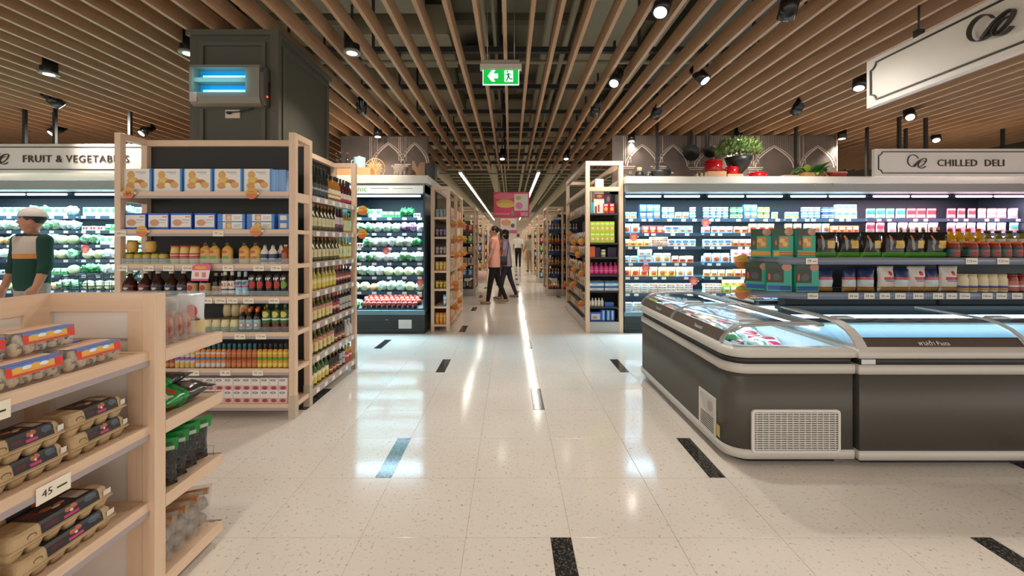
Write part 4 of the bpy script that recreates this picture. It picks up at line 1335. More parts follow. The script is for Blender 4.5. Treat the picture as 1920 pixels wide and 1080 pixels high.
def grille(w, h, mframe, nlat, nver):
    g = G()
    n = 20
    outer = rr(w, h, .022, 5)
    inner = rr(w - .03, h - .03, .012, 5)
    v = [(a, -.012, b) for a, b in outer] + [(a, -.012, b) for a, b in inner] + [(a, 0, b) for a, b in outer]
    k = len(outer)
    f = []
    for i in range(k):
        j = (i + 1) % k
        f += [(i, j, k + j, k + i), (2 * k + i, 2 * k + j, j, i)]
    g.add(v, f)
    return g


hf = thing('island_freezer', 'brown and grey chest freezer heading the freezer island with curved glass lids', 'freezer')
HX0, HX1, HY0, HY1 = 1.27, 1.985, 2.41, 4.11
freezer_body(hf, HX0, HY0, HX1, HY1, .12, (1, 0, 0, 1))
# front grille with slats
def add_grille(t, cx, y, cz, w, h, rz, loc, nl=17, nv=14, lab='vent grille'):
    gr = put('vent_grille', grille(w, h, None, 0, 0).mesh('vent_grille', mat('grille_white', 'd9d4cc', .45)), loc, rz, parent=t)
    dark = G().box(-w / 2 + .015, -.003, -h / 2 + .015, w / 2 - .015, -.002, h / 2 - .015).mesh('grille_back', mat('grille_dark', '6a655c', .7))
    put('grille_back', dark, parent=gr)
    me = G().box(-w / 2 + .014, -.010, -.0028, w / 2 - .014, -.004, .0028).mesh('louvre', mat('grille_white', 'd9d4cc', .45))
    for k in range(nl):
        put('louvre', me, (0, 0, -h / 2 + .022 + (h - .044) * k / (nl - 1)), parent=gr)
    me = G().box(-.0016, -.011, -h / 2 + .014, .0016, -.005, h / 2 - .014).mesh('divider', mat('grille_white', 'd9d4cc', .45))
    for k in range(nv):
        put('divider', me, (-w / 2 + .03 + (w - .06) * k / (nv - 1), 0, 0), parent=gr)


add_grille(hf, 0, 0, 0, .512, .25, 0, (1.648, HY0 - .001, .208))
sp_ = put('control_panel', G().box(0, -.006, -.14, .225, 0, .10).mesh('control_panel', mat('grille_white', 'd9d4cc', .45)), (HX0 - .001, 2.79, .235), R(-90), parent=hf)
put('gauge', G().prism([(.16 + .035 * math.cos(a), .03 + .035 * math.sin(a)) for a in [2 * math.pi * k / 14 for k in range(14)]], -.009, -.006, 'y').mesh('gauge', mat('gauge_face', 'a89a94', .4)), parent=sp_)
put('curved_cover', G().prism([(.02, .085), (.20, .085), (.20, -.03), (.13, -.03), (.06, .0), (.02, .06)], -.008, -.006, 'y').mesh('curved_cover', mat('cover_grey', 'c3bcb6', .4)), parent=sp_)
for k in range(7):
    put('vent_slot', G().box(.03 + .0, -.0075, -.125, .205, -.006, -.118).mesh('vent_slot', mat('grille_dark', '6a655c', .7)), (0, 0, .014 * k), parent=sp_)
put('rating_sticker', G().box(.232, -.002, -.12, .27, 0, -.05).mesh('rating_sticker', mat('yellow_sticker', 'c8b060', .5)), (HX0 - .001, 2.79, .235), R(-90), parent=hf)
# curved lids: section across x, arches along the length
HP = [(1.292, .690), (1.305, .722), (1.330, .752), (1.365, .776), (1.42, .792), (1.52, .800), (1.70, .802), (1.88, .798)]


def lid_strip(prof, a0, a1, axis, name, m, parent, off=0.0):
    g = G()
    if axis == 'y':
        rings = [[(p_[0], a0, p_[1] + off), (p_[0], a1, p_[1] + off)] for p_ in prof]
    else:
        rings = [[(a0, p_[0], p_[1] + off), (a1, p_[0], p_[1] + off)] for p_ in prof]
    n = len(rings)
    v = [q for r_ in rings for q in r_]
    f = [(2 * i, 2 * i + 1, 2 * i + 3, 2 * i + 2) for i in range(n - 1)]
    g.add(v, f, 0, True)
    return put(name, g.mesh(name, m), parent=parent)


def thick(prof, d):
    """closed bar outline that follows an open profile."""
    out = []
    for i, p_ in enumerate(prof):
        a, b = prof[max(0, i - 1)], prof[min(len(prof) - 1, i + 1)]
        t = Vector((b[0] - a[0], b[1] - a[1])).normalized()
        out.append((p_[0] - t.y * d, p_[1] + t.x * d))
    return list(prof) + list(reversed(out))


def arch(prof, a0, a1, axis, name, m, parent, d=.012):
    g = G()
    poly = thick(prof, d)
    P = (lambda q, h: (q[0], h, q[1])) if axis == 'y' else (lambda q, h: (h, q[0], q[1]))
    n = len(prof)
    for i in range(n - 1):
        quad = [poly[i], poly[i + 1], poly[2 * n - 2 - i], poly[2 * n - 1 - i]]
        g.loft([[P(q, a0) for q in quad], [P(q, a1) for q in quad]], 0, True, False)
    return put(name, g.mesh(name, m), parent=parent)


for a0, a1 in ((2.55, 3.30), (3.33, 4.06)):
    gl = lid_strip(HP[2:], a0, a1, 'y', 'glass_lid', GLASSW, hf)
    fa = lid_strip([(1.287, .688), (1.300, .722), (1.328, .752)], a0 + .02, a1, 'y', 'name_fascia', FASCIA, hf)
    put('lettering', tmesh('Seasonal', .034, WHITEINK), (1.294, (a0 + a1) / 2 - .06, .722), parent=fa, rot=(R(-18), 0, R(-90)))
    put('lid_handle', G().prism([(-.08, 0), (.08, 0), (.06, .014), (-.06, .014)], .0, .05, 'x').mesh('lid_handle', GREYP), (1.50, a0 + .06, .801), R(90), parent=gl)
for a in (2.525, 3.30, 4.06):
    arch(HP, a, a + .03, 'y', 'lid_frame', mat('lid_frame_silver', 'a8a6a0', .25, .5), hf)
endp = [(1.292, .690), (1.33, .755), (1.39, .788), (1.5, .80), (1.88, .80), (1.96, .70)]
g = G()
lo_ = [(1.30, 2.432, .69), (1.42, 2.425, .69), (1.6, 2.425, .69), (1.80, 2.425, .69), (1.965, 2.425, .69)]
hi_ = [(1.335, 2.527, .757), (1.42, 2.527, .792), (1.6, 2.527, .801), (1.80, 2.527, .80), (1.90, 2.527, .797)]
g.loft([lo_, hi_], 0, False, True, closed=False)
put('end_glass', g.mesh('end_glass', GLASSW), parent=hf)
put('end_glass_rail', G().tube(hi_, .009, 8).mesh('end_glass_rail', mat('lid_frame_silver', 'a8a6a0', .25, .5)), parent=hf)
for x in (1.80, 1.845, 1.89):
    put('slide_rail', G().box(x - .009, 2.53, .795, x + .009, 4.08, .808).mesh('slide_rail', mat('lid_frame_silver', 'a8a6a0', .25, .5)), parent=hf)
lid_strip([(1.90, .80), (1.95, .78), (1.975, .70)], 2.44, 4.08, 'y', 'back_glass', GLASSW, hf)
tb = put('light_tube', G().box(1.83, 2.50, .770, 1.86, 4.05, .782).mesh('light_tube', TUBE), parent=hf)
lamp('freezer_light', 'AREA', (1.80, 3.28, .762), 1.7, (.86, .95, 1.0), rot=(0, R(20), 0), size=.06, size_y=1.5, parent=hf)

# frozen packs in the head freezer
fcol = [('white', 'dfe6ea', 'a8324a'), ('magenta', 'a03a6a', 'd8c8d0'), ('pale blue', 'a9c8dc', 'e8eef0'), ('yellow', 'd2bc4c', 'e8e4d0'), ('green', '4c9a6a', 'd8e4dc')]
fp = {c[0]: pouch('frozen_pack', .15, .2, .05, pmat('frozen_' + c[0], c[1], [('e', .5, .55, .3, .25, c[2]), ('r', .2, .2, .8, .3, c[2])], .25), seed=60 + k) for k, c in enumerate(fcol)}
names = [c[0] for c in fcol]
place = ['at the near end', 'by the curved front', 'in the middle', 'toward the far end', 'at the far end']
for k in range(30):
    nm = ['magenta', 'white', 'white', 'pale blue', 'green', 'white'][k % 6] if k < 12 else names[rng.randrange(5)]
    y = 2.60 + 1.38 * (k // 3) / 9.5
    x = 1.42 + .17 * (k % 3)
    inst(fp[nm], (x, y - .08, .565 + rng.uniform(0, .05)), 0, '%s frozen food pack %s of the head freezer' % (nm, place[min(4, k // 6)]), 'frozen pack', '%s frozen packs %s' % (nm, place[min(4, k // 6)]), rot=(R(-78 + rng.uniform(-8, 8)), R(rng.uniform(-6, 6)), R(rng.uniform(-30, 30))))
put('stock_tray', G().box(1.36, 2.50, .30, 1.90, 4.03, .53).mesh('stock_tray', mat('freezer_basket', 'aebcc4', .4)), parent=hf)

# long freezer on the near side of the island
def long_freezer(y0, y1, flip, label, word, xs):
    t = thing('island_freezer', label, 'freezer')
    a, b = xs
    freezer_body(t, a, y0, b, y1, .06, (0, 0, 0, 0))
    P = [(0.018, .672), (.040, .705), (.065, .735), (.11, .768), (.18, .795), (.25, .806), (.70, .812)]
    if flip:
        prof = [(y1 - q[0], q[1]) for q in P]
    else:
        prof = [(y0 + q[0], q[1]) for q in P]
    n = int(round((b - a) / 1.0))
    w = (b - a) / n
    for k in range(n):
        x0, x1 = a + k * w, a + (k + 1) * w
        gl = lid_strip(prof[2:], x0 + .03, x1 - .02, 'x', 'glass_lid', GLASSW, t)
        fa = lid_strip([(p_[0], p_[1] + .002) for p_ in prof[:3]], x0 + .035, x1 - .005, 'x', 'name_fascia', FASCIA, t)
        if word and k == 0:
            put('lettering', tmesh(word, .036, WHITEINK), ((x0 + x1) / 2 - .035, prof[1][0] - .0045 - .003, prof[1][1] + .003), rot=(R(-38), 0, 0), parent=fa)
        put('lid_handle', G().prism([(-.07, 0), (.07, 0), (.05, .012), (-.05, .012)], 0, .05, 'y').mesh('lid_handle', mat('handle_clear', 'c9d0ce', .2)), ((x0 + .12), prof[5][0], .812), parent=gl)
    for k in range(n + 1):
        x0 = a + k * w
        wd = .06 if k == 0 else .022
        arch(prof, x0, min(x0 + wd, b), 'x', 'lid_frame', GREYP, t)
    yb = (y0 + .72) if not flip else (y1 - .72)
    put('slide_rail', G().box(a, yb - .02, .795, b, yb + .05, .825).mesh('slide_rail', mat('freezer_dark_rail', '3a444a', .4)), parent=t)
    yt = yb - .06 if not flip else yb + .06
    put('light_tube', G().box(a + .06, yt - .014, .745, b - .06, yt + .014, .765).mesh('light_tube', TUBE), parent=t)
    lamp('freezer_light', 'AREA', ((a + b) / 2, yt, .74), .8 * (b - a), (.40, .70, 1.0), size=b - a - .2, size_y=.05, rot=(R(-25 if not flip else 25), 0, 0), parent=t)
    put('stock_tray', G().box(a + .09, y0 + .09, .30, b - .09, y1 - .09, .43).mesh('stock_tray', mat('freezer_basket', 'aebcc4', .4)), parent=t)
    return t


lf = long_freezer(2.395, 3.185, False, 'long brown chest freezer lettered Pasta along the island front', 'พาสต้า Pasta', (2.009, 4.0))
put('maker_plate', G().box(-.04, -.003, -.014, .04, 0, .014).mesh('maker_plate', mat('maker_plate_white', 'd4d4d2', .4)), (2.06, 2.395, .611), parent=lf)
long_freezer(2.395, 3.185, False, 'second long chest freezer beyond the Pasta one, cut by the picture edge', None, (4.04, 6.0))
long_freezer(3.34, 4.11, True, 'chest freezer on the far side of the island behind the shelf tower', None, (2.014, 6.0))
for k in range(11):
    nm = rng.choice(['white', 'pale blue', 'pale blue', 'white', 'magenta'])
    inst(fp[nm], (2.2 + .16 * k, 2.62 + rng.uniform(0, .06), .445), 0, '%s frozen pack along the glass of the Pasta freezer' % nm, 'frozen pack', '%s packs in the Pasta freezer' % nm, rot=(R(-70), 0, R(rng.uniform(-20, 20))))

# ------------------------------------------------------------------ dry goods tower above the freezers
tw = thing('dry_goods_tower', 'dark two-tier shelf with rounded end standing over the freezer island', 'shelf unit')
TY0, TY1, TXL, TXR = 3.0, 3.56, 1.885, 6.0
put('upright_panel', G().box(2.125, 3.215, .04, TXR, 3.305, 1.30).mesh('upright_panel', mat('tower_panel', '2e363b', .5)), parent=tw)
for x in (3.3, 4.2, 5.1):
    put('upright', G().box(x, 3.207, .60, x + .03, 3.215, 1.30).mesh('upright', BLACK), parent=tw)
TO = []
for k in range(13):
    a = R(180 + 90 * k / 12)
    TO.append((TXL + .28 + .28 * math.cos(a), TY0 + .28 + .28 * math.sin(a)))
TO += [(TXR, TY0), (TXR, TY1)]
for k in range(13):
    a = R(90 + 90 * k / 12)
    TO.append((TXL + .28 + .28 * math.cos(a), TY1 - .28 + .28 * math.sin(a)))
TOWZ = (.935, 1.186)
for z in TOWZ:
    s = put('shelf', G().prism(TO, z - .03, z, 'z').mesh('shelf', mat('tower_shelf', '3c3f42', .45)), parent=tw)
    path = [(TXL + .28 + .283 * math.cos(R(180 + 90 * k / 12)), TY0 + .28 + .283 * math.sin(R(180 + 90 * k / 12))) for k in range(13)] + [(TXR, TY0 - .003)]
    ch = G()
    rings = [[(a, b, z - .048), (a, b, z + .002), (a + .004 * (1 if i < 6 else 0), b + .004, z + .002), (a + .004 * (1 if i < 6 else 0), b + .004, z - .048)] for i, (a, b) in enumerate(path)]
    ch.loft(rings, 0, True, True)
    put('price_channel', ch.mesh('price_channel', RAILB), parent=s)
    for h in (.02, .036):
        put('wire_guard', G().tube([(a, b + .004, z + h) for a, b in path], .0018, 5).mesh('wire_guard', mat('wire_dark', '4a4c4a', .4, .6)), parent=s)


def tx(px, y=3.06):
    return (px - 957) * y / F


for px, num in ((1522, '79'), (1822, '115'), (1881, '112')):
    price_tag(num, (tx(px, 2.995), TY0 - .0045, TOWZ[1] - .023), parent=tw, w=.085, h=.044, size=.026)
for px, num in ((1524, '145'), (1600, '54'), (1630, '54'), (1659, '54'), (1688, '54'), (1722, '64'), (1759, '54'), (1784, '34'), (1809, '115'), (1851, '136'), (1878, '155'), (1907, '150')):
    price_tag(num, (tx(px, 2.995), TY0 - .0045, TOWZ[0] - .023), parent=tw, w=.075, h=.042, size=.024)

pasta = pmat('pasta_box_print', '3aa588', [('r', 0, .25, .30, .9, '2f5a44'), ('r', 0, .74, 1, 1, '3a4a34'), ('e', .78, .88, .22, .13, 'b88468'), ('e', .68, .9, .1, .08, 'c89a80'), ('r', .3, .34, .76, .70, 'c98a3c'), ('e', .45, .58, .12, .08, 'e4b878'), ('e', .6, .46, .12, .08, 'e4b878'), ('e', .15, .5, .05, .09, 'd05a28'), ('r', .05, .06, .95, .2, 'dc9a3c')], .45)
pasta2 = pmat('pasta_box_dark_print', '3aa588', [('r', 0, .3, .68, 1, '33402c'), ('r', 0, .8, 1, 1, '3a4a34'), ('e', .8, .84, .2, .13, 'c48a72'), ('r', .2, .32, .62, .68, '3c3c38'), ('e', .4, .5, .16, .12, '55554e'), ('e', .11, .5, .05, .12, 'd05a28'), ('r', .05, .05, .95, .2, '2c58a8')], .45)
p1_, p2b = carton('pasta_box', .135, .07, .212, pasta), carton('pasta_box', .165, .07, .212, pasta2)
for (px, y, rz), w in zip(((1428, 3.17, -38), (1465, 3.095, -14), (1506, 3.055, 0)), ('at the rounded end', 'second from the rounded end', 'third from the rounded end')):
    inst(p1_, (tx(px, y), y, TOWZ[1] + .003), R(rz), 'green pasta box with orange strip on the upper tower shelf, ' + w, 'pasta box', 'green pasta boxes, upper shelf')
for (px, y, rz), w in zip(((1422, 3.19, -42), (1458, 3.10, -16), (1508, 3.06, 0)), ('at the rounded end', 'second from the rounded end', 'third from the rounded end')):
    inst(p2b, (tx(px, y), y, TOWZ[0] + .003), R(rz), 'green pasta box with blue strip on the lower tower shelf, ' + w, 'pasta box', 'green pasta boxes, lower shelf')
chip = pmat('black_snack_bag', '1a1a17', [('r', 0, 0, 1, .2, '56b02c'), ('r', .48, .36, .86, .66, 'd0a840'), ('e', .3, .55, .05, .28, '8a8a82'), ('e', .28, .8, .04, .08, 'c86a3a')], .22, wob=.02)
for k, px in enumerate((1548, 1592, 1634, 1676, 1715, 1755)):
    w = ['first', 'second', 'third', 'fourth', 'fifth', 'sixth'][k]
    inst(pouch('snack_bag', .165, .185, .075, chip, seed=70 + k, wr=.5), (tx(px, 3.07), 3.075, TOWZ[1] + .003), R(rng.uniform(-8, 8)), 'black snack bag with green foot, %s from the pasta boxes' % w, 'snack bag', 'black snack bags')
jar_t = bottle('sauce_jar', .115, .04, JAR, mat('tomato_sauce', '8a2c1c', .2), mat('orange_lid', 'c0653a', .4), pmat('sauce_jar_label', '2f6f6a', [('e', .5, .4, .35, .3, 'b83a2c'), ('r', 0, .75, 1, 1, '2a2a26')]), (.06, .66), (.86, 1.0), .9)
for px in (1786, 1820, 1841, 1862, 1882, 1903, 1924):
    inst(jar_t, (tx(px, 3.05), 3.05, TOWZ[1] + .003), R(rng.uniform(-9, 9)), 'sauce jar with teal label on the upper tower shelf', 'jar', 'teal label sauce jars')
oil_y = bottle('cooking_oil_bottle', .215, .036, SAUCE, mat('golden_oil', 'b8860f', .12), CAPR, pmat('oil_lbl', 'd8d0c0', [('r', 0, 0, 1, .4, 'b8a050')]), (.08, .4), (.9, 1.0), .42)
for px in (1781, 1797, 1815, 1834):
    inst(oil_y, (tx(px, 3.16), 3.16, TOWZ[1] + .003), 0, 'golden oil bottle with red cap behind the sauce jars', 'bottle', 'golden oil bottles')
olv = bottle('olive_jar', .2, .038, SAUCE, mat('olive_brine', '6a6428', .15), CAPK, pmat('olv_lbl', 'c8bca0', [('r', 0, .3, 1, .6, 'a84a34')]), (.4, .68), (.9, 1.0), .5)
for px in (1851, 1871, 1892, 1913):
    inst(olv, (tx(px, 3.16), 3.16, TOWZ[1] + .003), 0, 'olive jar with dark cap standing behind the teal label jars', 'jar', 'olive jars')
grn = bottle('olive_oil_bottle', .225, .03, OIL, GRNGLASS, mat('gold_cap', 'c0a060', .4), None, capz=(.9, 1.0), capr=.34)
for px in (1690, 1704, 1720, 1732, 1747, 1760):
    inst(grn, (tx(px, 3.16), 3.165, TOWZ[1] + .003), 0, 'green oil bottle peeking over the snack bags', 'bottle', 'green oil bottles behind bags')
navy = pmat('navy_pasta_bag', 'd8d0c4', [('r', 0, .62, 1, 1, '26345e'), ('r', 0, .52, 1, .64, 'c04a50'), ('r', .1, .3, .9, .5, 'bcd0d4'), ('r', 0, 0, 1, .22, 'b8883c')], .3, wob=.03)
whit = pmat('white_pasta_bag', 'd6ccc0', [('r', .25, .46, .9, .58, 'b8333a'), ('e', .6, .72, .12, .09, 'b8333a'), ('r', .3, .4, .9, .44, '3c5a94'), ('r', .1, .0, .9, .2, 'b89058')], .35, wob=.03)
for k, (px, kind) in enumerate(((1547, 'n'), (1592, 'n'), (1624, 'n'), (1661, 'w'), (1690, 'n'), (1718, 'w'), (1746, 'n'), (1778, 'w'))):
    n = kind == 'n'
    inst(pouch('pasta_bag', .118 if n else .135, .165 if n else .185, .07, navy if n else whit, seed=90 + k, wr=.4), (tx(px, 3.06), 3.065, TOWZ[0] + .003), R(rng.uniform(-10, 10)),
         ('navy topped pasta bag on the lower tower shelf' if n else 'white pasta bag with red lettering band on the lower tower shelf'), 'pasta bag', 'navy pasta bags' if n else 'white pasta bags')
alf = bottle('cream_sauce_jar', .13, .036, JAR, mat('alfredo', 'd8c8a4', .3), mat('cream_lid', 'c8b488', .4), pmat('alf_lbl', 'd8c8a8', [('r', 0, .3, 1, .45, '34507c'), ('r', 0, .1, 1, .3, 'c89a50')]), (.06, .7), (.88, 1.0), .9)
for px in (1803, 1820, 1840, 1858, 1876):
    inst(alf, (tx(px, 3.05), 3.05, TOWZ[0] + .003), 0, 'cream sauce jar on the lower tower shelf', 'jar', 'cream sauce jars')
rd = bottle('tomato_sauce_jar', .13, .038, JAR, mat('tomato_sauce', '8a2c1c', .2), mat('dark_red_lid', '7a2c28', .4), pmat('rd_lbl', 'b86a60', [('r', 0, .4, 1, .6, 'e0cdb8')]), (.06, .6), (.88, 1.0), .9)
for px in (1895, 1915, 1935):
    inst(rd, (tx(px, 3.05), 3.05, TOWZ[0] + .003), 0, 'red tomato sauce jar ending the lower tower shelf', 'jar', 'red tomato sauce jars')
for z, py, lab in ((TOWZ[1] - .02, 3.28, 'round orange tag on the rounded end of the upper tower shelf'), (TOWZ[0] - .01, 3.28, 'round orange tag on the rounded end of the lower tower shelf')):
    talker(TXL - .06, py, z - .02, lab, r=.056)
# ------------------------------------------------------------------ refrigerated wall cabinets
def cabinet(x0, x1, yf, label, lips, tube, color, power, group, base_h=.30, ends=(1, 1), tubes=2, hood_z=2.0):
    t = thing('display_cabinet', label, 'display fridge', group=group)
    w = x1 - x0
    D = .85
    b = put('base', G().cbox(x0, yf, .0, x1, yf + D, base_h - .06, .006).mesh('base', BASEBLK), parent=t)
    for k in range(4):
        put('vent_line', G().box(x0 + .02, yf - .004, base_h - .17 - .03 * k, x1 - .02, yf, base_h - .16 - .03 * k).mesh('vent_line', BLACK), parent=b)
    put('bumper', G().box(x0, yf - .012, base_h - .06, x1, yf + .05, base_h).mesh('bumper', mat('bumper_grey', '6d8590', .3)), parent=t)
    put('back_panel', G().box(x0, yf + D - .04, base_h - .06, x1, yf + D, 2.12).mesh('back_panel', COOLDK), parent=t)
    for x in [q for q, on in zip((x0, x1 - .02), ends) if on]:
        put('side_panel', G().box(x, yf + .0, base_h, x + .02, yf + D, 2.12).mesh('side_panel', mat('cabinet_side', '39444a', .4)), parent=t)
    h = put('hood', G().prism([(yf - .02, hood_z + .13), (yf - .02, hood_z + .02), (yf + .06, hood_z), (yf + .3, hood_z + .02), (yf + D, hood_z + .06), (yf + D, hood_z + .13)], x0, x1, 'x').mesh('hood', mat('hood_grey', '8e8c86', .4)), parent=t)
    put('hood_liner', G().box(x0 + .02, yf + .10, hood_z - .02, x1 - .02, yf + D - .05, hood_z - .002).mesh('hood_liner', COOLDK), parent=t)
    n = tubes
    for k in range(n):
        a, c = x0 + .05 + (w - .08) * k / n, x0 + .05 + (w - .08) * (k + 1) / n - .05
        put('light_tube', G().tube([(a, yf + .09, hood_z - .035), (c, yf + .09, hood_z - .035)], .015, 8).mesh('light_tube', tube), parent=h)
    lamp('cabinet_light', 'AREA', ((x0 + x1) / 2, yf + .06, hood_z - .06), power * w / 1.2, color, rot=(R(8), 0, 0), size=w - .1, size_y=.06, parent=t)
    for z in lips:
        s = put('shelf', G().box(x0 + .02, yf + .16, z - .03, x1 - .02, yf + D - .04, z - .006).mesh('shelf', COOLIN), parent=t)
        put('price_channel', G().box(x0 + .02, yf + .15, z - .045, x1 - .02, yf + .16, z + .002).mesh('price_channel', mat('deep_blue_channel', '3d4c5e', .35)), parent=s)
        lamp('shelf_light', 'AREA', ((x0 + x1) / 2, yf + .18, z - .05), power * .42 * w / 1.2, color, rot=(R(12), 0, 0), size=w - .1, size_y=.03, parent=t)
    put('bottom_tray', G().box(x0 + .02, yf + .05, base_h - .055, x1 - .02, yf + D - .04, base_h - .03).mesh('bottom_tray', COOLIN), parent=t)
    return t


DL = [1.644, 1.433, 1.237, .995, .792, .549]
PAL = {'white': 'dfe3e3', 'pale blue': '9cc4dc', 'orange': 'd98a48', 'red': 'b8403c', 'yellow': 'dcc048', 'green': '4f9a5c', 'purple': '5c4a8a', 'blue': '3a6cb4', 'teal': '3aa0a4', 'cream': 'e0d4b4', 'pink': 'd88a94', 'lime': 'a8c44a'}
PN = list(PAL)
DK_ = {}


def deli_proto(form, c):
    k = (form, c)
    if k in DK_:
        return DK_[k]
    h = PAL[c]
    acc = {'white': '4f86c0', 'cream': 'c0783c', 'yellow': 'e8e0c8', 'orange': 'efe0cc'}.get(c, 'e6e8e4')
    acc2 = {'red': 'e0b84a', 'blue': 'd86a3a', 'white': 'd08a4a', 'orange': 'b83a2c'}.get(c, 'c8603c')
    if form == 'tub':
        p = bottle('yogurt_tub', .085, .043, [(0, 0), (.8, 0), (1, .9), (1.04, .92), (1.04, 1), (0, 1)], mat('tub_' + c, h, .35), None, pmat('tub_lab_' + c, acc, [('r', 0, .3, 1, .7, h), ('e', .5, .5, .2, .3, acc2)], .35), (.2, .72))
        w = .092
    elif form == 'box':
        p = carton('dairy_box', .098, .06, .105, pmat('dbox_' + c, h, [('r', .1, .5, .9, .86, acc), ('e', .5, .3, .3, .16, acc2)], .4))
        w = .102
    elif form == 'tray':
        p = carton('deli_tray', .12, .09, .034, pmat('dtray_' + c, 'dfe5e3', [('r', .06, .2, .94, .72, h), ('r', .3, .4, .7, .6, acc)], .25))
        w = .128
    elif form == 'bag':
        p = pouch('deli_bag', .125, .14, .05, pmat('dbag_' + c, h, [('e', .5, .42, .34, .26, acc2), ('r', .2, .66, .8, .8, acc)], .25), seed=hash(c) % 17 if False else PN.index(c), wr=.4, n=7)
        w = .13
    elif form == 'pack':
        p = pouch('cheese_pack', .105, .10, .035, pmat('dpack_' + c, h, [('r', .15, .2, .85, .5, acc2), ('r', .1, .58, .9, .82, acc)], .25), seed=30 + PN.index(c), wr=.3, n=6)
        w = .11
    elif form == 'meat':
        p = pouch('meat_pack', .14, .155, .035, pmat('dmeat_' + c, {'red': '8c3034', 'pink': 'c07a80', 'white': 'd8c4c8', 'purple': '7a3a4c', 'green': '2f7a6a'}.get(c, h), [('r', .1, .84, .9, .97, 'd8ccd4'), ('r', .06, .1, .94, .42, 'c89a94')], .2), seed=60 + PN.index(c), wr=.3, n=7)
        w = .15
    DK_[k] = (p, w)
    return DK_[k]


tag_me = G().box(-.032, -.0015, -.018, .032, 0, .018).mesh('price_tag', mat('white_price_card', 'dfe0da', .6))
USED = set()


def fill_shelf(t, x0, x1, y, z, forms, cols, where, space=.2, tall=None):
    x = x0
    while x < x1 - .08:
        for _ in range(60):
            form, c = rng.choice(forms), rng.choice(cols)
            if (form, c, where) not in USED:
                break
        USED.add((form, c, where))
        p, w = deli_proto(form, c)
        n = rng.randint(2, 4)
        n = min(n, int((x1 - x) / w))
        if n < 1:
            break
        st = 1
        H = {'tub': .085, 'box': .105, 'tray': .0345, 'bag': .15, 'pack': .11, 'meat': .16}[form]
        if form == 'tray':
            st = 4
        elif form == 'tub' and space > .19:
            st = 2
        elif form == 'box' and space > .23:
            st = 2
        word = {'tub': 'yogurt tub', 'box': 'dairy carton', 'tray': 'deli tray', 'bag': 'deli bag', 'pack': 'cheese pack', 'meat': 'cured meat pack'}[form]
        grp = '%s %ss, %s' % (c, word, where)
        for i in range(n):
            for s in range(st):
                inst(p, (x + (i + .5) * w, y + rng.uniform(-.006, .006), z + s * H), R(rng.uniform(-6, 6)), '%s %s on the %s' % (c, word, where), word.split()[-1] if form != 'box' else 'carton', grp)
        put('price_tag', tag_me, (x + n * w / 2, y - .0655, z - .022), parent=t)
        if n > 2:
            put('price_tag', tag_me, (x + n * w / 2 - w, y - .0655, z - .022), parent=t)
        x += n * w + rng.choice([.004, .01, .03])


CY = 5.95
wd = 1.2
cabw = ['first', 'second', 'third', 'fourth', 'fifth']
dairy_f = [['tub', 'box', 'pack', 'tub'], ['pack', 'bag', 'box'], ['pack', 'box', 'tray'], ['pack', 'box', 'bag'], ['bag', 'bag', 'box', 'pack'], ['tray', 'tray', 'box']]
dairy_c = [['white', 'pale blue', 'green', 'blue', 'lime', 'white'], ['white', 'pale blue', 'orange', 'red', 'white'], ['yellow', 'orange', 'white', 'red', 'teal', 'pale blue'], ['orange', 'cream', 'white', 'pale blue', 'yellow'],
           ['green', 'purple', 'orange', 'yellow', 'blue', 'red', 'white'], ['white', 'cream', 'pink', 'orange', 'lime', 'red']]
meat_c = ['red', 'pink', 'white', 'purple', 'pink', 'red', 'green']
for k in range(5):
    x0 = 1.625 + wd * k
    pinkish = k >= 3
    t = cabinet(x0, x0 + wd, CY, '%s chilled deli cabinet counted from the snack gondola' % cabw[k], DL, TUBEP if pinkish else TUBE, PINK if pinkish else COOL, TUBE_W, 'chilled deli cabinets', ends=(k == 0, k == 4))
    for i, z in enumerate(DL):
        sp_ = (2.0 if i == 0 else DL[i - 1]) - z
        where = '%s shelf of the %s deli cabinet' % (ORD[i], cabw[k])
        if x0 > 3.6 and i > 3:
            continue        # hidden behind the freezer island tower
        if pinkish:
            fill_shelf(t, x0 + .03, x0 + wd - .03, CY + .215, z, ['meat'] if i < 3 else ['tray', 'meat'], meat_c, where, sp_)
        else:
            fill_shelf(t, x0 + .03, x0 + wd - .03, CY + .215, z, dairy_f[i], dairy_c[i], where, sp_)
        if i in (1, 3) and k < 2:
            for q in range(6):
                c = ['pale blue', 'teal', 'white'][q % 3]
                p, w = deli_proto('pack', c)
                inst(p, (x0 + .1 + .19 * q, CY + .33, z), R(8), '%s cheese pack in the back row, %s' % (c, where), 'pack', '%s back-row packs, %s' % (c, where))
    if k < 2:
        for q in range(8):
            c = ['white', 'cream', 'pale blue', 'white'][q % 4]
            p, w = deli_proto('tray', c)
            for s in range(4):
                inst(p, (x0 + .1 + .145 * q, CY + .16, .275 + .0346 * s), R(rng.uniform(-5, 5)), '%s tray stacked in the floor well of the %s deli cabinet' % (c, cabw[k]), 'tray', '%s well trays, %s cabinet' % (c, cabw[k]))
for px, py, lab in ((1188, 444, 'second'), (1323, 418, 'upper'), (1211, 503, 'fourth'), (1301, 527, 'fifth'), (1396, 483, 'third'), (1396, 538, 'lower')):
    talker((px - 957) * 6.06 / F, 6.06, 1.3 - (py - 454) * 6.06 / F, 'round pink tag on the %s rows of the deli cabinets' % lab, r=.06, group='round pink cabinet tags',
           m=pmat('pink_tag_print', 'd8506c', [('e', .5, .5, .3, .2, 'e0983c'), ('r', .2, .1, .8, .3, 'e890a0')]))

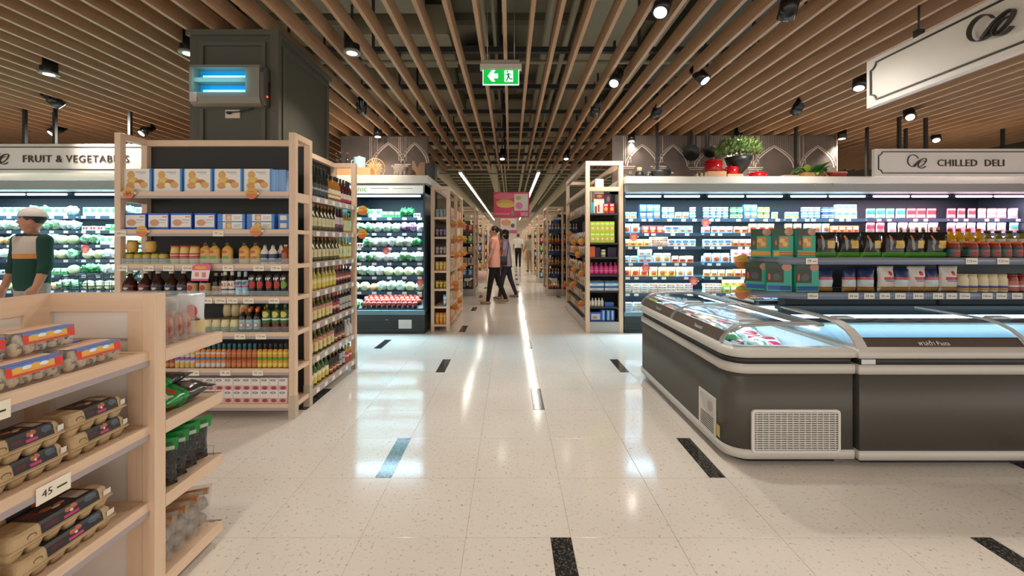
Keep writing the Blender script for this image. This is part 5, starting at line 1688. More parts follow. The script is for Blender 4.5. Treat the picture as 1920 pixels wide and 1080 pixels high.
# canopy board, chalk board wall and deli sign
cb = thing('canopy_board', 'long white display ledge on top of the deli cabinets', 'ledge')
put('ledge', G().cbox(1.622, 5.86, 2.132, 8.4, 6.95, 2.228, .006).mesh('ledge', WHITE), parent=cb)
for x in (2.25, 4.4, 5.5, 6.1, 7.6):
    put('hanger_post', G().box(x, 6.42, 2.228, x + .035, 6.455, 3.6).mesh('hanger_post', BLACK), parent=cb)
CHB = mat('chalkboard_brown', '544740', .85, mottle=(4, '48403b', .4, .6))
CHK = mat('chalk_line', 'a89c92', .9)
CHD = mat('chalk_dim', '877a72', .9)


def chalk_board(x0, x1, y, z0, z1, label, arches):
    t = thing('chalkboard', label, 'chalkboard', (0, 0, 0))
    put('board', G().box(x0, y, z0, x1, y + .03, z1).mesh('board', CHB), parent=t)
    g = G()
    d = G()
    Y = (y - .003, y - .0005)
    for cx, w, zc in arches:
        pts = []
        for k in range(9):
            u = k / 8
            pts.append((cx - w / 2 * (1 - u ** 1.5), zc + .33 * u ** .8))
        L = pts
        Rt = [(2 * cx - a, b) for a, b in reversed(pts)]
        for off in (0, .028):
            q = [(cx + (a - cx) * (1 + off * 2 / w), b + off) for a, b in L + Rt[1:]]
            g.ribbon(q, .012 if off else .02, *Y)
        for k in range(22):
            xx = cx - w / 2 + w * (k + .5) / 22
            u = abs(xx - cx) / (w / 2)
            zz = zc + .33 * max(0, 1 - u) ** .55 + .05
            if zz < z1 - .02:
                d.ribbon([(xx, zz), (xx, z1 - .01)], .006, *Y)
    for cx, w, zc in arches:
        for sgn in (-1,):
            c = cx + sgn * w / 2
            for o in (-.06, -.03, .03, .06):
                g.ribbon([(c + o, zc + .06), (c + o, z1 - .01)], .008, *Y)
            g.ribbon([(c - .13, zc), (c + .13, zc)], .016, *Y)
            g.ribbon([(c - .11, zc - .03), (c + .11, zc - .03)], .01, *Y)
            for k in range(12):
                a = rng.uniform(0, 6.28)
                qx, qz = c + rng.uniform(-.09, .09), zc - rng.uniform(.07, .2)
                d.ribbon([(qx + .022 * math.cos(a + j * .7), qz + .022 * math.sin(a + j * .7)) for j in range(8)], .007, *Y)
                g.ribbon([(qx + .014 * math.cos(a + j * .9), qz + .02 * math.sin(a + j * .9)) for j in range(5)], .006, *Y)
    put('chalk_drawing', g.mesh('chalk_drawing', CHK), parent=t)
    put('chalk_shading', d.mesh('chalk_shading', CHD), parent=t)
    return t


ck_ = chalk_board(1.64, 5.25, 6.70, 2.2295, 3.02, 'brown chalkboard with drawn gothic arches behind the red pots', [(2.12, .48, 2.52), (2.62, .46, 2.52), (3.3, .62, 2.5), (4.25, .62, 2.5), (4.95, .52, 2.5)])
put('edge_trim', G().box(5.25, 6.69, 2.228, 5.262, 6.735, 3.02).mesh('edge_trim', mat('edge_pale', 'c9b49c', .5)), parent=ck_)

INKB = mat('sign_dark_letter', '3a312a', .5)
GOLDL = mat('sign_brown_letter', '4a382c', .45)


def logo(parent, loc, s, m, depth=.02, rz=0.0):
    """script C and e, drawn as bent flat bars in the x-z plane."""
    g = G()
    c = [(.42 * math.cos(a), .46 * math.sin(a)) for a in [R(22 + 248 * k / 22) for k in range(23)]] + [(.18, -.45), (.34, -.42), (.50, -.36)]
    w = [.016 + .03 * math.sin(math.pi * min(1, k / 20)) for k in range(len(c))]
    g.ribbon([(a * s, b * s) for a, b in c], [x * s for x in w], -depth, 0)
    st = [(.05, -.446), (.14, -.345), (.236, -.236), (.446, -.026), (.60, .075), (.76, .157), (.87, .185), (.945, .184), (1.0, .14), (1.02, .08), (1.0, -.03), (.945, -.13), (.85, -.24), (.735, -.34), (.61, -.42), (.5, -.46)]
    ws = [.10, .115, .12, .10, .075, .05, .04, .035, .035, .035, .035, .035, .035, .03, .03, .025]
    g.ribbon([(a * s, b * s) for a, b in st], [x * s for x in ws], -depth, 0)
    e = [(.945, -.05), (.82, -.02), (.68, -.03), (.57, -.08), (.47, -.165), (.40, -.26), (.375, -.35), (.40, -.45), (.47, -.52), (.58, -.56), (.71, -.565), (.84, -.52), (.97, -.43)]
    we = [.025, .028, .03, .035, .04, .045, .05, .045, .045, .05, .06, .06, .05]
    g.ribbon([(a * s, b * s) for a, b in e], [x * s for x in we], -depth * .9, 0)
    return put('logo', g.mesh('logo', m), loc, rz, parent=parent)


def frame_path(x0, z0, x1, z1, r, n=5):
    """rectangle with scooped-out corners."""
    out = []
    for cx, cz, a0 in ((x1, z1, 270), (x0, z1, 0), (x0, z0, 90), (x1, z0, 180)):
        sgn = [R(a0 - 90 * k / n) for k in range(n + 1)]
        out += [(cx + r * math.cos(a), cz + r * math.sin(a)) for a in sgn]
    return out


def sign_board(name, label, w, h, loc, rz, d=.06):
    t = thing(name, label, 'sign', loc, rz)
    put('board', G().cbox(0, 0, 0, w, d, h, .004).mesh('board', WHITE), parent=t)
    ins = .045
    r = .05
    x0, x1, z0, z1 = ins, w - ins, ins, h - ins
    pts = []
    for cx, cz, a0, a1 in ((x0, z0, 90, 0), (x1, z0, 180, 90), (x1, z1, 270, 180), (x0, z1, 360, 270)):
        for k in range(6):
            a = R(a0 + (a1 - a0) * k / 5)
            pts.append((cx + r * math.cos(a), cz + r * math.sin(a)))
    put('border', G().ribbon(pts, .012, -.008, 0, close=True).mesh('border', INKB), parent=t)
    return t


sg = sign_board('deli_sign', 'white framed sign lettered CHILLED DELI on the canopy', 3.2, .385, (5.05, 5.76, 2.21), 0)
logo(sg, (.52, -.002, .215), .18, INKB, .012)
put('lettering', tmesh('CHILLED  DELI', .135, GOLDL, .004, 0.0, 0, 1.08), (1.32, -.008, .18), parent=sg)
for x in (.35, .72, 2.2):
    put('hanger_post', G().box(x, .02, .385, x + .035, .055, 1.2).mesh('hanger_post', BLACK), parent=sg)

# hanging sign at the top corner
hs = sign_board('hanging_sign', 'large white sign board with script logo hung below the slats', 1.9, .39, (2.96, 3.46, 2.41), R(-90), .05)
hs.location = (2.96, 3.46, 2.41)
logo(hs, (.866, -.01, .225), .165, INKB, .03)
for x in (.42, 1.5):
    put('hanger_rod', G().tube([(x, .025, .39), (x, .025, .70)], .007, 6).mesh('hanger_rod', BLACK), parent=hs)
    put('hanger_clamp', G().box(x - .02, .0, .385, x + .02, .05, .44).mesh('hanger_clamp', BLACK), parent=hs)

# ------------------------------------------------------------------ decor on the deli ledge
DZ = 2.229


def dx(px, y=6.15):
    return (px - 957) * y / F


RED = mat('red_enamel', 'b0141a', .2)
REDD = mat('red_enamel_rim', '8c1014', .25)
IRON = mat('cast_iron', '1c1e1e', .45)
OAKB = mat('bleached_box', 'c49a6e', .6)


def pot(x, y, z, r, h, label, lidknob=True, m=RED):
    t = thing('cooking_pot', label, 'pot', (x, y, z))
    put('body', G().lathe([(0, 0), (r * .9, 0), (r, h * .12), (r, h * .8), (r * .98, h * .8), (0, h * .8)], 20).mesh('body', m), parent=t)
    lid = put('lid', G().lathe([(r * 1.03, h * .8), (r * 1.03, h * .86), (r * .7, h * .96), (0, h)], 20).mesh('lid', m), parent=t)
    put('knob', G().lathe([(.006, h), (.014, h + .012), (.014, h + .022), (0, h + .025)], 10).mesh('knob', mat('knob_steel', 'c8c0b4', .3, .8)), parent=lid)
    for s in (-1, 1):
        put('handle', G().tube([(s * r * .95, -.03, h * .62), (s * (r + .03), -.025, h * .64), (s * (r + .035), 0, h * .65), (s * (r + .03), .025, h * .64), (s * r * .95, .03, h * .62)], .008, 6).mesh('handle', m), parent=t)


for k, (px0, px1, zh, lab) in enumerate(((1320, 1356, .105, 'pale wooden block under the tall red pot'), (1358, 1387, .065, 'low wooden block under the small red pot'))):
    put('wooden_block', G().cbox(dx(px0), 6.05, DZ, dx(px1), 6.25, DZ + zh, .004).mesh('wooden_block', OAKB), label=lab, cat='block')
pot(dx(1338), 6.15, DZ + .105, .115, .19, 'tall red enamel stock pot on the pale block')
pot(dx(1372), 6.15, DZ + .065, .09, .125, 'small red casserole on the low block')
pot(dx(1418), 6.12, DZ, .11, .10, 'shallow red casserole standing on the ledge')
# black kettle pot with bail handle
kp = thing('camp_oven', 'black iron pot with wire bail and wooden grips', 'pot', (dx(1237), 6.12, DZ))
put('body', G().lathe([(0, 0), (.11, 0), (.14, .05), (.15, .11), (.145, .115), (0, .115)], 20).mesh('body', IRON), parent=kp)
put('bail', G().tube([(-.145 * math.cos(a), 0, .1 + .12 * math.sin(a)) for a in [math.pi * k / 12 for k in range(13)]], .006, 6).mesh('bail', IRON), parent=kp)
for s in (-1, 1):
    put('grip', G().ell((s * .17, 0, .09), (.03, .014, .014), 10, 6).mesh('grip', OAKB), parent=kp)
gr_ = thing('pepper_grinder', 'dark grinder with oak cap at the end of the ledge', 'grinder', (dx(1197), 6.1, DZ))
put('body', G().lathe([(0, 0), (.06, 0), (.06, .1), (0, .1)], 16).mesh('body', IRON), parent=gr_)
put('top', G().lathe([(0, .1), (.035, .1), (.035, .165), (0, .165)], 14).mesh('top', OAKB), parent=gr_)
mg = thing('enamel_mug', 'dark enamel mug beside the bail pot', 'mug', (dx(1213), 6.1, DZ))
put('body', G().lathe([(0, 0), (.045, 0), (.045, .085), (.04, .085), (.04, .01), (0, .01)], 16).mesh('body', mat('dark_green_enamel', '2c3834', .3)), parent=mg)
put('handle', G().tube([(-.043, 0, .07), (-.07, 0, .06), (-.07, 0, .03), (-.043, 0, .02)], .006, 6).mesh('handle', mat('dark_green_enamel', '2c3834', .3)), parent=mg)
# frying pans hung on the wall
for px, py, r, lab in ((1297, 286, .135, 'large black frying pan hanging on the chalkboard'), (1331, 284, .10, 'smaller black frying pan hanging beside the large one')):
    y = 6.62
    fpn = thing('frying_pan', lab, 'pan', ((px - 957) * y / F, y, 1.3 + (454 - py) * y / F))
    pan = G().lathe([(0, 0), (r * .8, 0), (r, .045), (r * .97, .045), (r * .78, .006), (0, .006)], 24)
    xform(pan, Matrix.Translation((0, .06, 0)) @ Matrix.Rotation(R(90), 4, 'X'))
    put('dish', pan.mesh('dish', IRON), parent=fpn)
    put('handle', G().box(-.014, .0, r * .9, .014, .02, r + .2).mesh('handle', IRON), parent=fpn)
    put('hook', G().tube([(0, .01, r + .19), (0, .01, r + .26), (0, .08, r + .27)], .005, 6).mesh('hook', IRON), parent=fpn)
# letter blocks drawn on the board: small wooden figures
for px, h, lab in ((1303, .075, 'small pale wooden wedge on the ledge'), (1311, .085, 'taller pale wooden wedge beside the first one'), (1319, .09, 'upright wooden slip beside the wedges')):
    put('wooden_wedge', G().prism([(-.025, 0), (.025, 0), (.006, h), (-.006, h)], -.02, .02, 'y').mesh('wooden_wedge', mat('pale_wedge', 'd8c090', .6)), (dx(px), 6.08, DZ), label=lab, cat='ornament')


def leaf(L, w, bend, rng_, up):
    pts = []
    n = 4
    for k in range(n + 1):
        u = k / n
        pts.append((u * L, w * math.sin(math.pi * min(1, u * .9 + .08)), up * u * L - bend * u * u * L))
    v, f = [], []
    for x, hw, z in pts:
        v += [(x, -hw, z + .15 * hw), (x, 0, z), (x, hw, z + .15 * hw)]
    for k in range(n):
        a = 3 * k
        f += [(a, a + 3, a + 4, a + 1), (a + 1, a + 4, a + 5, a + 2)]
    return v, f


# potted bush
bu = thing('potted_bush', 'round green bush in a dark urn on the deli ledge', 'plant', (dx(1388), 6.2, DZ))
put('urn', G().lathe([(0, 0), (.10, 0), (.10, .03), (.05, .06), (.05, .10), (.14, .19), (.17, .27), (.19, .33), (.175, .33), (0, .30)], 20).mesh('urn', mat('dark_urn', '191c1d', .4)), parent=bu)
g = G()
for k in range(2600):
    a, b = rng.uniform(0, 6.283), rng.uniform(-.25, 1)
    rr0 = rng.uniform(.35, 1.0) ** .6
    c = Vector((.34 * rr0 * math.cos(a) * math.sqrt(max(.05, 1 - b * b * .8)), .24 * rr0 * math.sin(a) * math.sqrt(max(.05, 1 - b * b * .8)), .42 + .19 * b * rr0))
    v, f = leaf(rng.uniform(.03, .055), .009, .2, rng, .5)
    M = Matrix.Translation(c) @ Matrix.Rotation(a + rng.uniform(-1, 1), 4, 'Z') @ Matrix.Rotation(rng.uniform(-1.2, .4), 4, 'Y')
    g.add([tuple(M @ Vector(q)) for q in v], f, 0 if rng.random() < .7 else 1)
put('foliage', g.mesh('foliage', mat('bush_leaf', '5c7a3c', .6), mat('bush_leaf_light', '8fa458', .6)), parent=bu, kind='stuff')
put('stem', G().tube([(0, 0, .3), (.02, 0, .4), (0, .02, .5)], .012, 6).mesh('stem', mat('twig', '5a4632', .8)), parent=bu)
# trailing plant in wooden trough
tp = thing('trough_plant', 'broad-leaved trailing plant in a wooden trough on the ledge', 'plant', (dx(1516), 6.1, DZ))
put('trough', G().cbox(-.14, -.08, 0, .14, .08, .085, .004).mesh('trough', mat('trough_wood', 'a8744a', .6)), parent=tp)
LEAFM = mat('broad_leaf', '4a8a3c', .35)
LEAFL = mat('broad_leaf_light', '86b04a', .35)
for k in range(26):
    a = rng.uniform(0, 6.283)
    v, f = leaf(rng.uniform(.16, .30), .042, rng.uniform(.35, .9), rng, rng.uniform(.4, 1.0))
    put('leaf', G().add(v, f, 0, True).mesh('leaf', LEAFM if k % 3 else LEAFL), (rng.uniform(-.1, .1), rng.uniform(-.05, .03), .085), a, parent=tp)
for x, a in ((.08, -75), (-.06, -110)):
    v, f = leaf(.2, .03, 1.3, rng, .1)
    put('leaf', G().add(v, f, 0, True).mesh('leaf', mat('dry_leaf', '8a7a4c', .5)), (x, -.07, .08), R(a), parent=tp)
put('wooden_block', G().cbox(dx(1462), 6.05, DZ, dx(1490), 6.2, DZ + .05, .004).mesh('wooden_block', mat('trough_wood', 'a8744a', .6)), label='flat wooden block beside the trough plant', cat='block')
rt = thing('red_roaster', 'red oblong roasting dish beside the trailing plant', 'dish', (dx(1560), 6.1, DZ))
put('body', G().loft([[(a, b, 0) for a, b in rr(.22, .14, .03)], [(a, b, .075) for a, b in rr(.27, .18, .04)]], 0, True, False).mesh('body', RED), parent=rt)
put('lid', G().loft([[(a, b, .075) for a, b in rr(.28, .19, .04)], [(a, b, .095) for a, b in rr(.26, .17, .04)]], 0, True, False).mesh('lid', mat('cream_lid_dish', 'd8a890', .4)), parent=rt)

# ------------------------------------------------------------------ organic produce cabinet
OX0, OX1, OY = -2.40, -1.215, 6.05
OL = [1.66, 1.433, 1.222, 1.003, .80, .58]
oc_ = cabinet(OX0, OX1, OY - .15, 'organic produce cabinet beside the oil gondola with black base', OL, TUBE, COOL, TUBE_W * 1.1, None, base_h=.33, tubes=1)
put('header', G().box(OX0 + .02, OY - .172, 1.985, OX1 - .02, OY - .166, 2.10).mesh('header', mat('header_white', 'dfe0da', .5, emit='dfe8e0', es=.25)), parent=oc_)
put('lettering', tmesh('organic', .115, mat('header_green', '4aa038', .5)), (-2.20, OY - .175, 2.05), parent=oc_)
put('small_print', G().box(-1.98, OY - .174, 2.055, -1.72, OY - .172, 2.065).mesh('small_print', mat('header_grey', '9aa09a', .5)), parent=oc_)
put('small_print', G().box(-1.66, OY - .174, 2.055, -1.38, OY - .172, 2.062).mesh('small_print', mat('header_grey', '9aa09a', .5)), parent=oc_)
put('white_panel', G().box(-1.585, OY - .158, .075, -1.40, OY - .15, .20).mesh('white_panel', mat('notice_white', 'd4d2cc', .5)), parent=oc_)
put('base_badge', G().box(-1.765, OY - .154, .195, -1.74, OY - .15, .205).mesh('base_badge', STEEL), parent=oc_)
lc = thing('ledge_canopy', 'white ledge board over the organic produce cabinet', 'ledge')
put('ledge', G().cbox(-6.0, 5.86, 2.132, -1.16, 7.9, 2.245, .006).mesh('ledge', WHITE), parent=lc)

vegs = {'bagged greens': ('film', '5c9a5a'), 'bagged cabbage': ('film', 'b4d0b0'), 'lettuce head': ('leaf', '6fae5c'), 'wrapped white radish': ('film', 'd8e4dc'), 'herb bundle': ('leaf', '2f8a44'), 'wrapped melon': ('lump', 'c2c890'), 'papaya half': ('lump', 'd8a468')}


def veg_mat(nm, c, c2):
    return mat('veg_' + nm, c, .22, mottle=(14, c2, .42, .6), bump=(22, .7))


VP = {
    'bagged green leaf': [lump('vegetable_bag', .082, .07, .078, veg_mat('green', '4e9a58', 'b8d8bc'), s, .6, 8) for s in range(3)],
    'pale cabbage bag': [lump('vegetable_bag', .086, .075, .078, veg_mat('cabbage', 'a8ccae', 'dcebe0'), s + 5, .5, 8) for s in range(3)],
    'white radish bag': [lump('vegetable_bag', .078, .07, .074, veg_mat('radish', 'c2d4cc', 'eef4f0'), s + 9, .5, 8) for s in range(3)],
    'dark green herb': [lump('herb_bundle', .062, .055, .08, veg_mat('herb', '1f6a34', '4fae5c'), s + 13, .9, 12) for s in range(3)],
    'yellow green melon': [lump('melon', .075, .07, .066, mat('melon_skin', 'bcc488', .4, mottle=(9, 'd6d8b0', .4, .6)), s + 17, .08, 4) for s in range(2)],
    'orange papaya': [lump('papaya', .06, .055, .055, mat('papaya_skin', 'd0a868', .4, mottle=(9, 'd88a58', .4, .6)), s + 19, .1, 4) for s in range(2)],
    'small salad box': [carton('salad_box', .085, .06, .085, pmat('salad_box_print', '58a060', [('r', .1, .5, .9, .9, 'd4e4d4'), ('e', .5, .3, .3, .2, '2f7a3c')], .3))],
    'tall herb sleeve': [carton('herb_sleeve', .09, .05, .12, pmat('herb_sleeve_print', 'c4dcc8', [('e', .5, .65, .35, .28, '4f9a54'), ('r', .1, .05, .9, .25, 'e0e8e0')], .3))],
    'red tomato punnet': [carton('tomato_punnet', .10, .08, .06, pmat('punnet_print', 'c9dcd8', [('e', .3, .5, .18, .3, 'b8503c'), ('e', .7, .5, .18, .3, 'b8503c')], .2))],
    'purple radicchio bag': [lump('vegetable_bag', .08, .065, .078, veg_mat('radicchio', '7a4a78', 'c8b0cc'), s + 23, .5, 8) for s in range(2)],
}


def veg_row(x0, x1, y, z, plan, where, rows=1):
    x = x0
    i = 0
    while x < x1 - .05:
        kind, n = plan[i % len(plan)]
        i += 1
        for k in range(n):
            ps = VP[kind]
            p = ps[rng.randrange(len(ps))]
            w = {'bagged green leaf': .118, 'pale cabbage bag': .128, 'white radish bag': .108, 'dark green herb': .088, 'yellow green melon': .145, 'orange papaya': .115, 'small salad box': .09, 'tall herb sleeve': .095, 'red tomato punnet': .105, 'purple radicchio bag': .112}[kind]
            if x + w > x1:
                return
            for r_ in range(rows):
                inst(p, (x + w / 2, y + .15 * r_, z + .003), R(rng.uniform(-180, 180) if p.name in ('vegetable_bag', 'melon', 'papaya', 'herb_bundle') else rng.uniform(-8, 8)), '%s on the %s%s' % (kind, where, ', second row' if r_ else ''), kind.split()[-1], '%ss, %s%s' % (kind, where, ' back' if r_ else ''))
            x += w + .004


op = [[('dark green herb', 3), ('tall herb sleeve', 2), ('small salad box', 3), ('dark green herb', 2), ('red tomato punnet', 1)], [('white radish bag', 1), ('bagged green leaf', 2), ('pale cabbage bag', 3), ('purple radicchio bag', 2)],
      [('red tomato punnet', 2), ('bagged green leaf', 1), ('white radish bag', 3), ('pale cabbage bag', 2), ('dark green herb', 1)], [('pale cabbage bag', 2), ('bagged green leaf', 1), ('white radish bag', 3), ('bagged green leaf', 2)],
      [('bagged green leaf', 1), ('pale cabbage bag', 2), ('white radish bag', 1), ('yellow green melon', 4)], [('yellow green melon', 2), ('orange papaya', 1), ('pale cabbage bag', 3), ('yellow green melon', 3)]]
for i, z in enumerate(OL):
    veg_row(OX0 + .04, OX1 - .02, OY + .075, z, op[i], '%s shelf of the organic cabinet' % ORD[i])
    for q in range(5):
        put('price_tag', tag_me, (OX0 + .2 + .22 * q, OY - .0015, z - .02), parent=oc_)
appm = mat('apple_skin', 'a83a30', .3, mottle=(12, 'd08a60', .5, .65))
app = Proto('apple', G().lathe([(0, .006), (.02, 0), (.036, .02), (.04, .04), (.034, .062), (.016, .07), (0, .064)], 12).mesh('apple', appm), [('stem', G().box(-.002, -.002, .062, .002, .002, .08).mesh('stem', mat('twig', '5a4632', .8)))])
for r_ in range(4):
    for q in range(11):
        inst(app, (-2.13 + .075 * q + (.037 if r_ % 2 else 0), OY - .02 + .07 * r_, .37 + .032 * r_), rng.uniform(0, 6), 'red apple in the sloping crate, %s row from the crate edge' % ['first', 'second', 'third', 'fourth'][r_], 'apple', 'organic apples row %d' % r_, scale=.93)
put('apple_crate', G().prism([(OY - .07, .29), (OY - .07, .345), (OY - .06, .345), (OY + .28, .50), (OY + .28, .29)], -2.19, -1.25, 'x').mesh('apple_crate', mat('crate_dark', '2a2c2c', .5)), label='dark sloping crate under the red apples', cat='crate')
for q, x in enumerate((-2.32, -2.24, -2.30)):
    inst(VP['bagged green leaf'][q], (x, OY + .0 + .08 * q, .31), q, 'green vegetable bag beside the apples in the organic cabinet', 'bag', 'green bags by the apples')
for px, py, w in ((724, 471, 'fourth'), (788, 530, 'lower')):
    talker((px - 957) * 6.0 / F, 6.0, 1.3 - (py - 454) * 6.0 / F, 'round pink tag on the %s organic shelf' % w, r=.05, group='round pink produce tags', m=MATS['pink_tag_print'])

# decor over the organic cabinet
chalk_board(-2.75, -1.33, 6.75, 2.246, 3.02, 'chalkboard panel with arch drawings above the organic cabinet', [(-1.98, .48, 2.56), (-1.55, .40, 2.56)])
ZL = 2.246
put('wooden_crate', G().cbox(-2.60, 6.0, ZL, -2.02, 6.28, ZL + .135, .004).mesh('wooden_crate', mat('crate_orange', 'd09a68', .6)), label='pale wooden crate on the ledge under the blue jug', cat='crate')
jg = thing('enamel_jug', 'pale blue enamel jug on the wooden crate', 'jug', (-2.22, 6.12, ZL + .136))
BLU = mat('pale_blue_enamel', 'a0c8d0', .3)
put('body', G().lathe([(0, 0), (.075, 0), (.08, .02), (.082, .15), (.078, .155), (0, .155)], 18).mesh('body', BLU), parent=jg)
put('lid', G().lathe([(.083, .152), (.083, .16), (.02, .175), (.012, .185), (0, .187)], 18).mesh('lid', BLU), parent=jg)
put('handle', G().tube([(-.08, 0, .125), (-.115, 0, .12), (-.12, 0, .06), (-.08, 0, .035)], .008, 6).mesh('handle', BLU), parent=jg)
for k, x in enumerate((-2.56, -2.50, -2.40)):
    bt = bottle('glass_bottle', .23 + .01 * (k % 2), .026, OIL, glassy('thin_glass', 'c8ccc8', .3), mat('cork_cap', 'b08a5a', .6), None, capz=(.94, 1.0), capr=.3)
    inst(bt, (x, 6.12, ZL + .136), 0, 'empty glass bottle beside the blue jug, %s from the jug' % ['third', 'second', 'first'][k], 'bottle', 'empty glass bottles')
wv = thing('woven_fan', 'round woven cane fan propped on the ledge', 'fan', (-2.02, 6.2, ZL))
CANE = mat('cane', 'b8935f', .7)
for k in range(26):
    a = R(-75 + 330 * k / 26)
    put('cane_loop', G().tube([(0, 0, .15), (.07 * math.cos(a - .12), -.01, .15 + .07 * math.sin(a - .12)), (.15 * math.cos(a), -.012, .15 + .15 * math.sin(a)), (.07 * math.cos(a + .12), -.01, .15 + .07 * math.sin(a + .12)), (0, 0, .15)], .0045, 5).mesh('cane_loop', CANE if k % 2 else mat('cane_pale', 'd8bb84', .7)), parent=wv)
put('cane_rim', G().tube([(.15 * math.cos(a), 0, .15 + .15 * math.sin(a)) for a in [2 * math.pi * k / 24 for k in range(25)]], .006, 6).mesh('cane_rim', CANE), parent=wv)
ca = thing('carved_capital', 'carved stone-like column capital on the ledge', 'ornament', (-1.66, 6.3, ZL))
put('abacus', G().cbox(-.13, -.06, .18, .13, .06, .21, .004).mesh('abacus', mat('capital_stone', '8a7d70', .8, bump=(40, .6))), parent=ca)
put('bell', G().lathe([(0, 0), (.06, 0), (.065, .06), (.10, .14), (.12, .18), (0, .18)], 18).mesh('bell', mat('capital_stone', '8a7d70', .8)), parent=ca)
for k in range(10):
    a = 2 * math.pi * k / 10
    put('acanthus', G().ell((.085 * math.cos(a), .085 * math.sin(a) * .9, .10), (.022, .022, .05), 8, 6).mesh('acanthus', mat('capital_stone', '8a7d70', .8)), parent=ca)
cu = thing('cutting_boards', 'brown wooden boards leaning on the chalkboard', 'board', (-1.42, 6.45, ZL))
put('boards', G().prism([(-.16, 0), (.10, 0), (.10, .29), (.03, .29), (-.02, .2), (-.06, .31), (-.10, .31), (-.10, .12), (-.16, .08)], -.02, 0, 'y').mesh('boards', mat('dark_board', '7a5a3c', .6)), parent=cu)
put('black_speaker', G().cbox(-1.30, 6.4, ZL, -1.165, 6.6, ZL + .27, .006).mesh('black_speaker', BLACK), label='black upright box at the end of the ledge', cat='box')

# ------------------------------------------------------------------ fruit and vegetable cabinets
FY_ = 5.70
FL = [1.67, 1.463, 1.263, 1.055, .84, .62]
fcw = ['first', 'second', 'third', 'fourth']
fplan = [('tall herb sleeve', 4), ('small salad box', 5), ('bagged green leaf', 2), ('red tomato punnet', 3), ('white radish bag', 3), ('pale cabbage bag', 3), ('dark green herb', 3), ('orange papaya', 2), ('yellow green melon', 2)]
for k in range(4):
    x0 = -8.6 + 1.25 * k
    t = cabinet(x0, x0 + 1.25, FY_, '%s fruit and vegetable cabinet counted from the far corner' % fcw[k], FL, TUBE, COOL, TUBE_W * 1.15, 'fruit and vegetable cabinets', ends=(k == 0, k == 3))
    for i, z in enumerate(FL):
        pl = fplan[:]
        rng.shuffle(pl)
        if i == 0:
            pl = [('tall herb sleeve', 5), ('bagged green leaf', 2), ('tall herb sleeve', 3), ('white radish bag', 1)]
        if i == 5:
            pl = [('yellow green melon', 3), ('orange papaya', 4), ('bagged green leaf', 2)]
        veg_row(x0 + .03, x0 + 1.22, FY_ + .225, z, pl, '%s shelf of the %s produce cabinet' % (ORD[i], fcw[k]))
        for q in range(6):
            put('price_tag', tag_me, (x0 + .1 + .2 * q, FY_ + .1485, z - .02), parent=t)
    lemon = VP['orange papaya'][0]
    for q in range(9):
        inst(lemon, (x0 + .08 + .135 * q, FY_ + .15, .275), q, 'yellow fruit in the floor well of the %s produce cabinet' % fcw[k], 'fruit', 'well fruit, %s cabinet' % fcw[k])
talker((160 - 957) * 5.84 / F, 5.84, 1.3 - (467 - 454) * 5.84 / F, 'round pink tag on the produce cabinets behind the shopper in the cap', r=.06, group='round pink produce tags', m=MATS['pink_tag_print'])
put('canopy_board', G().cbox(-9.0, 5.60, 2.135, -3.55, 5.86, 2.235, .006).mesh('canopy_board', WHITE), label='white fascia ledge over the fruit and vegetable cabinets', cat='ledge')
fs = sign_board('produce_sign', 'white framed sign lettered FRUIT & VEGETABLES', 3.6, .385, (-8.38, 5.50, 2.215), 0)
logo(fs, (1.57, -.002, .215), .18, INKB, .012)
put('lettering', tmesh('FRUIT & VEGETABLES', .136, GOLDL, .004, 0.0, 0, 1.11), (2.64, -.008, .18), parent=fs)
for x in (1.9, 2.3, 3.3):
    put('hanger_post', G().box(x, .02, .385, x + .035, .055, 1.2).mesh('hanger_post', BLACK), parent=fs)

# ------------------------------------------------------------------ exit sign
GREENE = mat('exit_green', '00a040', .4, emit='08a838', es=.75)
WHITEE = mat('exit_white', 'ffffff', .4, emit='e8ffff', es=.9)
es_ = thing('exit_sign', 'green lit exit sign with arrow and running figure', 'exit sign', (-.085, 3.7, 2.70))
put('panel_edge', G().box(-.162, .004, 0, .162, .016, .162).mesh('panel_edge', WHITEE), parent=es_)
put('panel', G().box(-.156, 0, .006, .156, .004, .152).mesh('panel', GREENE), parent=es_)
put('housing', G().cbox(-.185, -.02, .135, .185, .04, .182, .004).mesh('housing', mat('exit_housing', 'b8b0a4', .5)), parent=es_)
put('top_tray', G().cbox(-.165, -.025, .182, .165, .045, .214, .004).mesh('top_tray', mat('exit_tray', '8d8376', .5)), parent=es_)
put('arrow', G().prism([(-.117, .078), (-.082, .128), (-.05, .128), (-.068, .099), (-.026, .099), (-.026, .057), (-.068, .057), (-.05, .028), (-.082, .028)], -.002, 0, 'y').mesh('arrow', WHITEE), parent=es_)
put('doorway', G().prism([(.032, .026), (.108, .026), (.108, .126), (.032, .126)], -.002, 0, 'y').mesh('doorway', WHITEE), parent=es_)
GE = mat('exit_figure', '007a38', .5, emit='047838', es=.5)
g = G()
g.ell((.06, -.004, .114), (.008, .002, .008), 10, 6)
for pts, w in (([(.062, .1), (.07, .072)], .018), ([(.066, .098), (.046, .09), (.036, .088)], .007), ([(.066, .1), (.086, .094), (.09, .08)], .007), ([(.07, .074), (.078, .052), (.104, .05)], .011), ([(.068, .074), (.056, .05), (.05, .03)], .011)):
    g.ribbon(pts, w, -.004, -.002)
put('running_figure', g.mesh('running_figure', GE), parent=es_)
for x in (-.12, .12):
    put('suspension_wire', G().tube([(x, .01, .214), (x, .01, .9)], .003, 5).mesh('suspension_wire', STEEL), parent=es_)

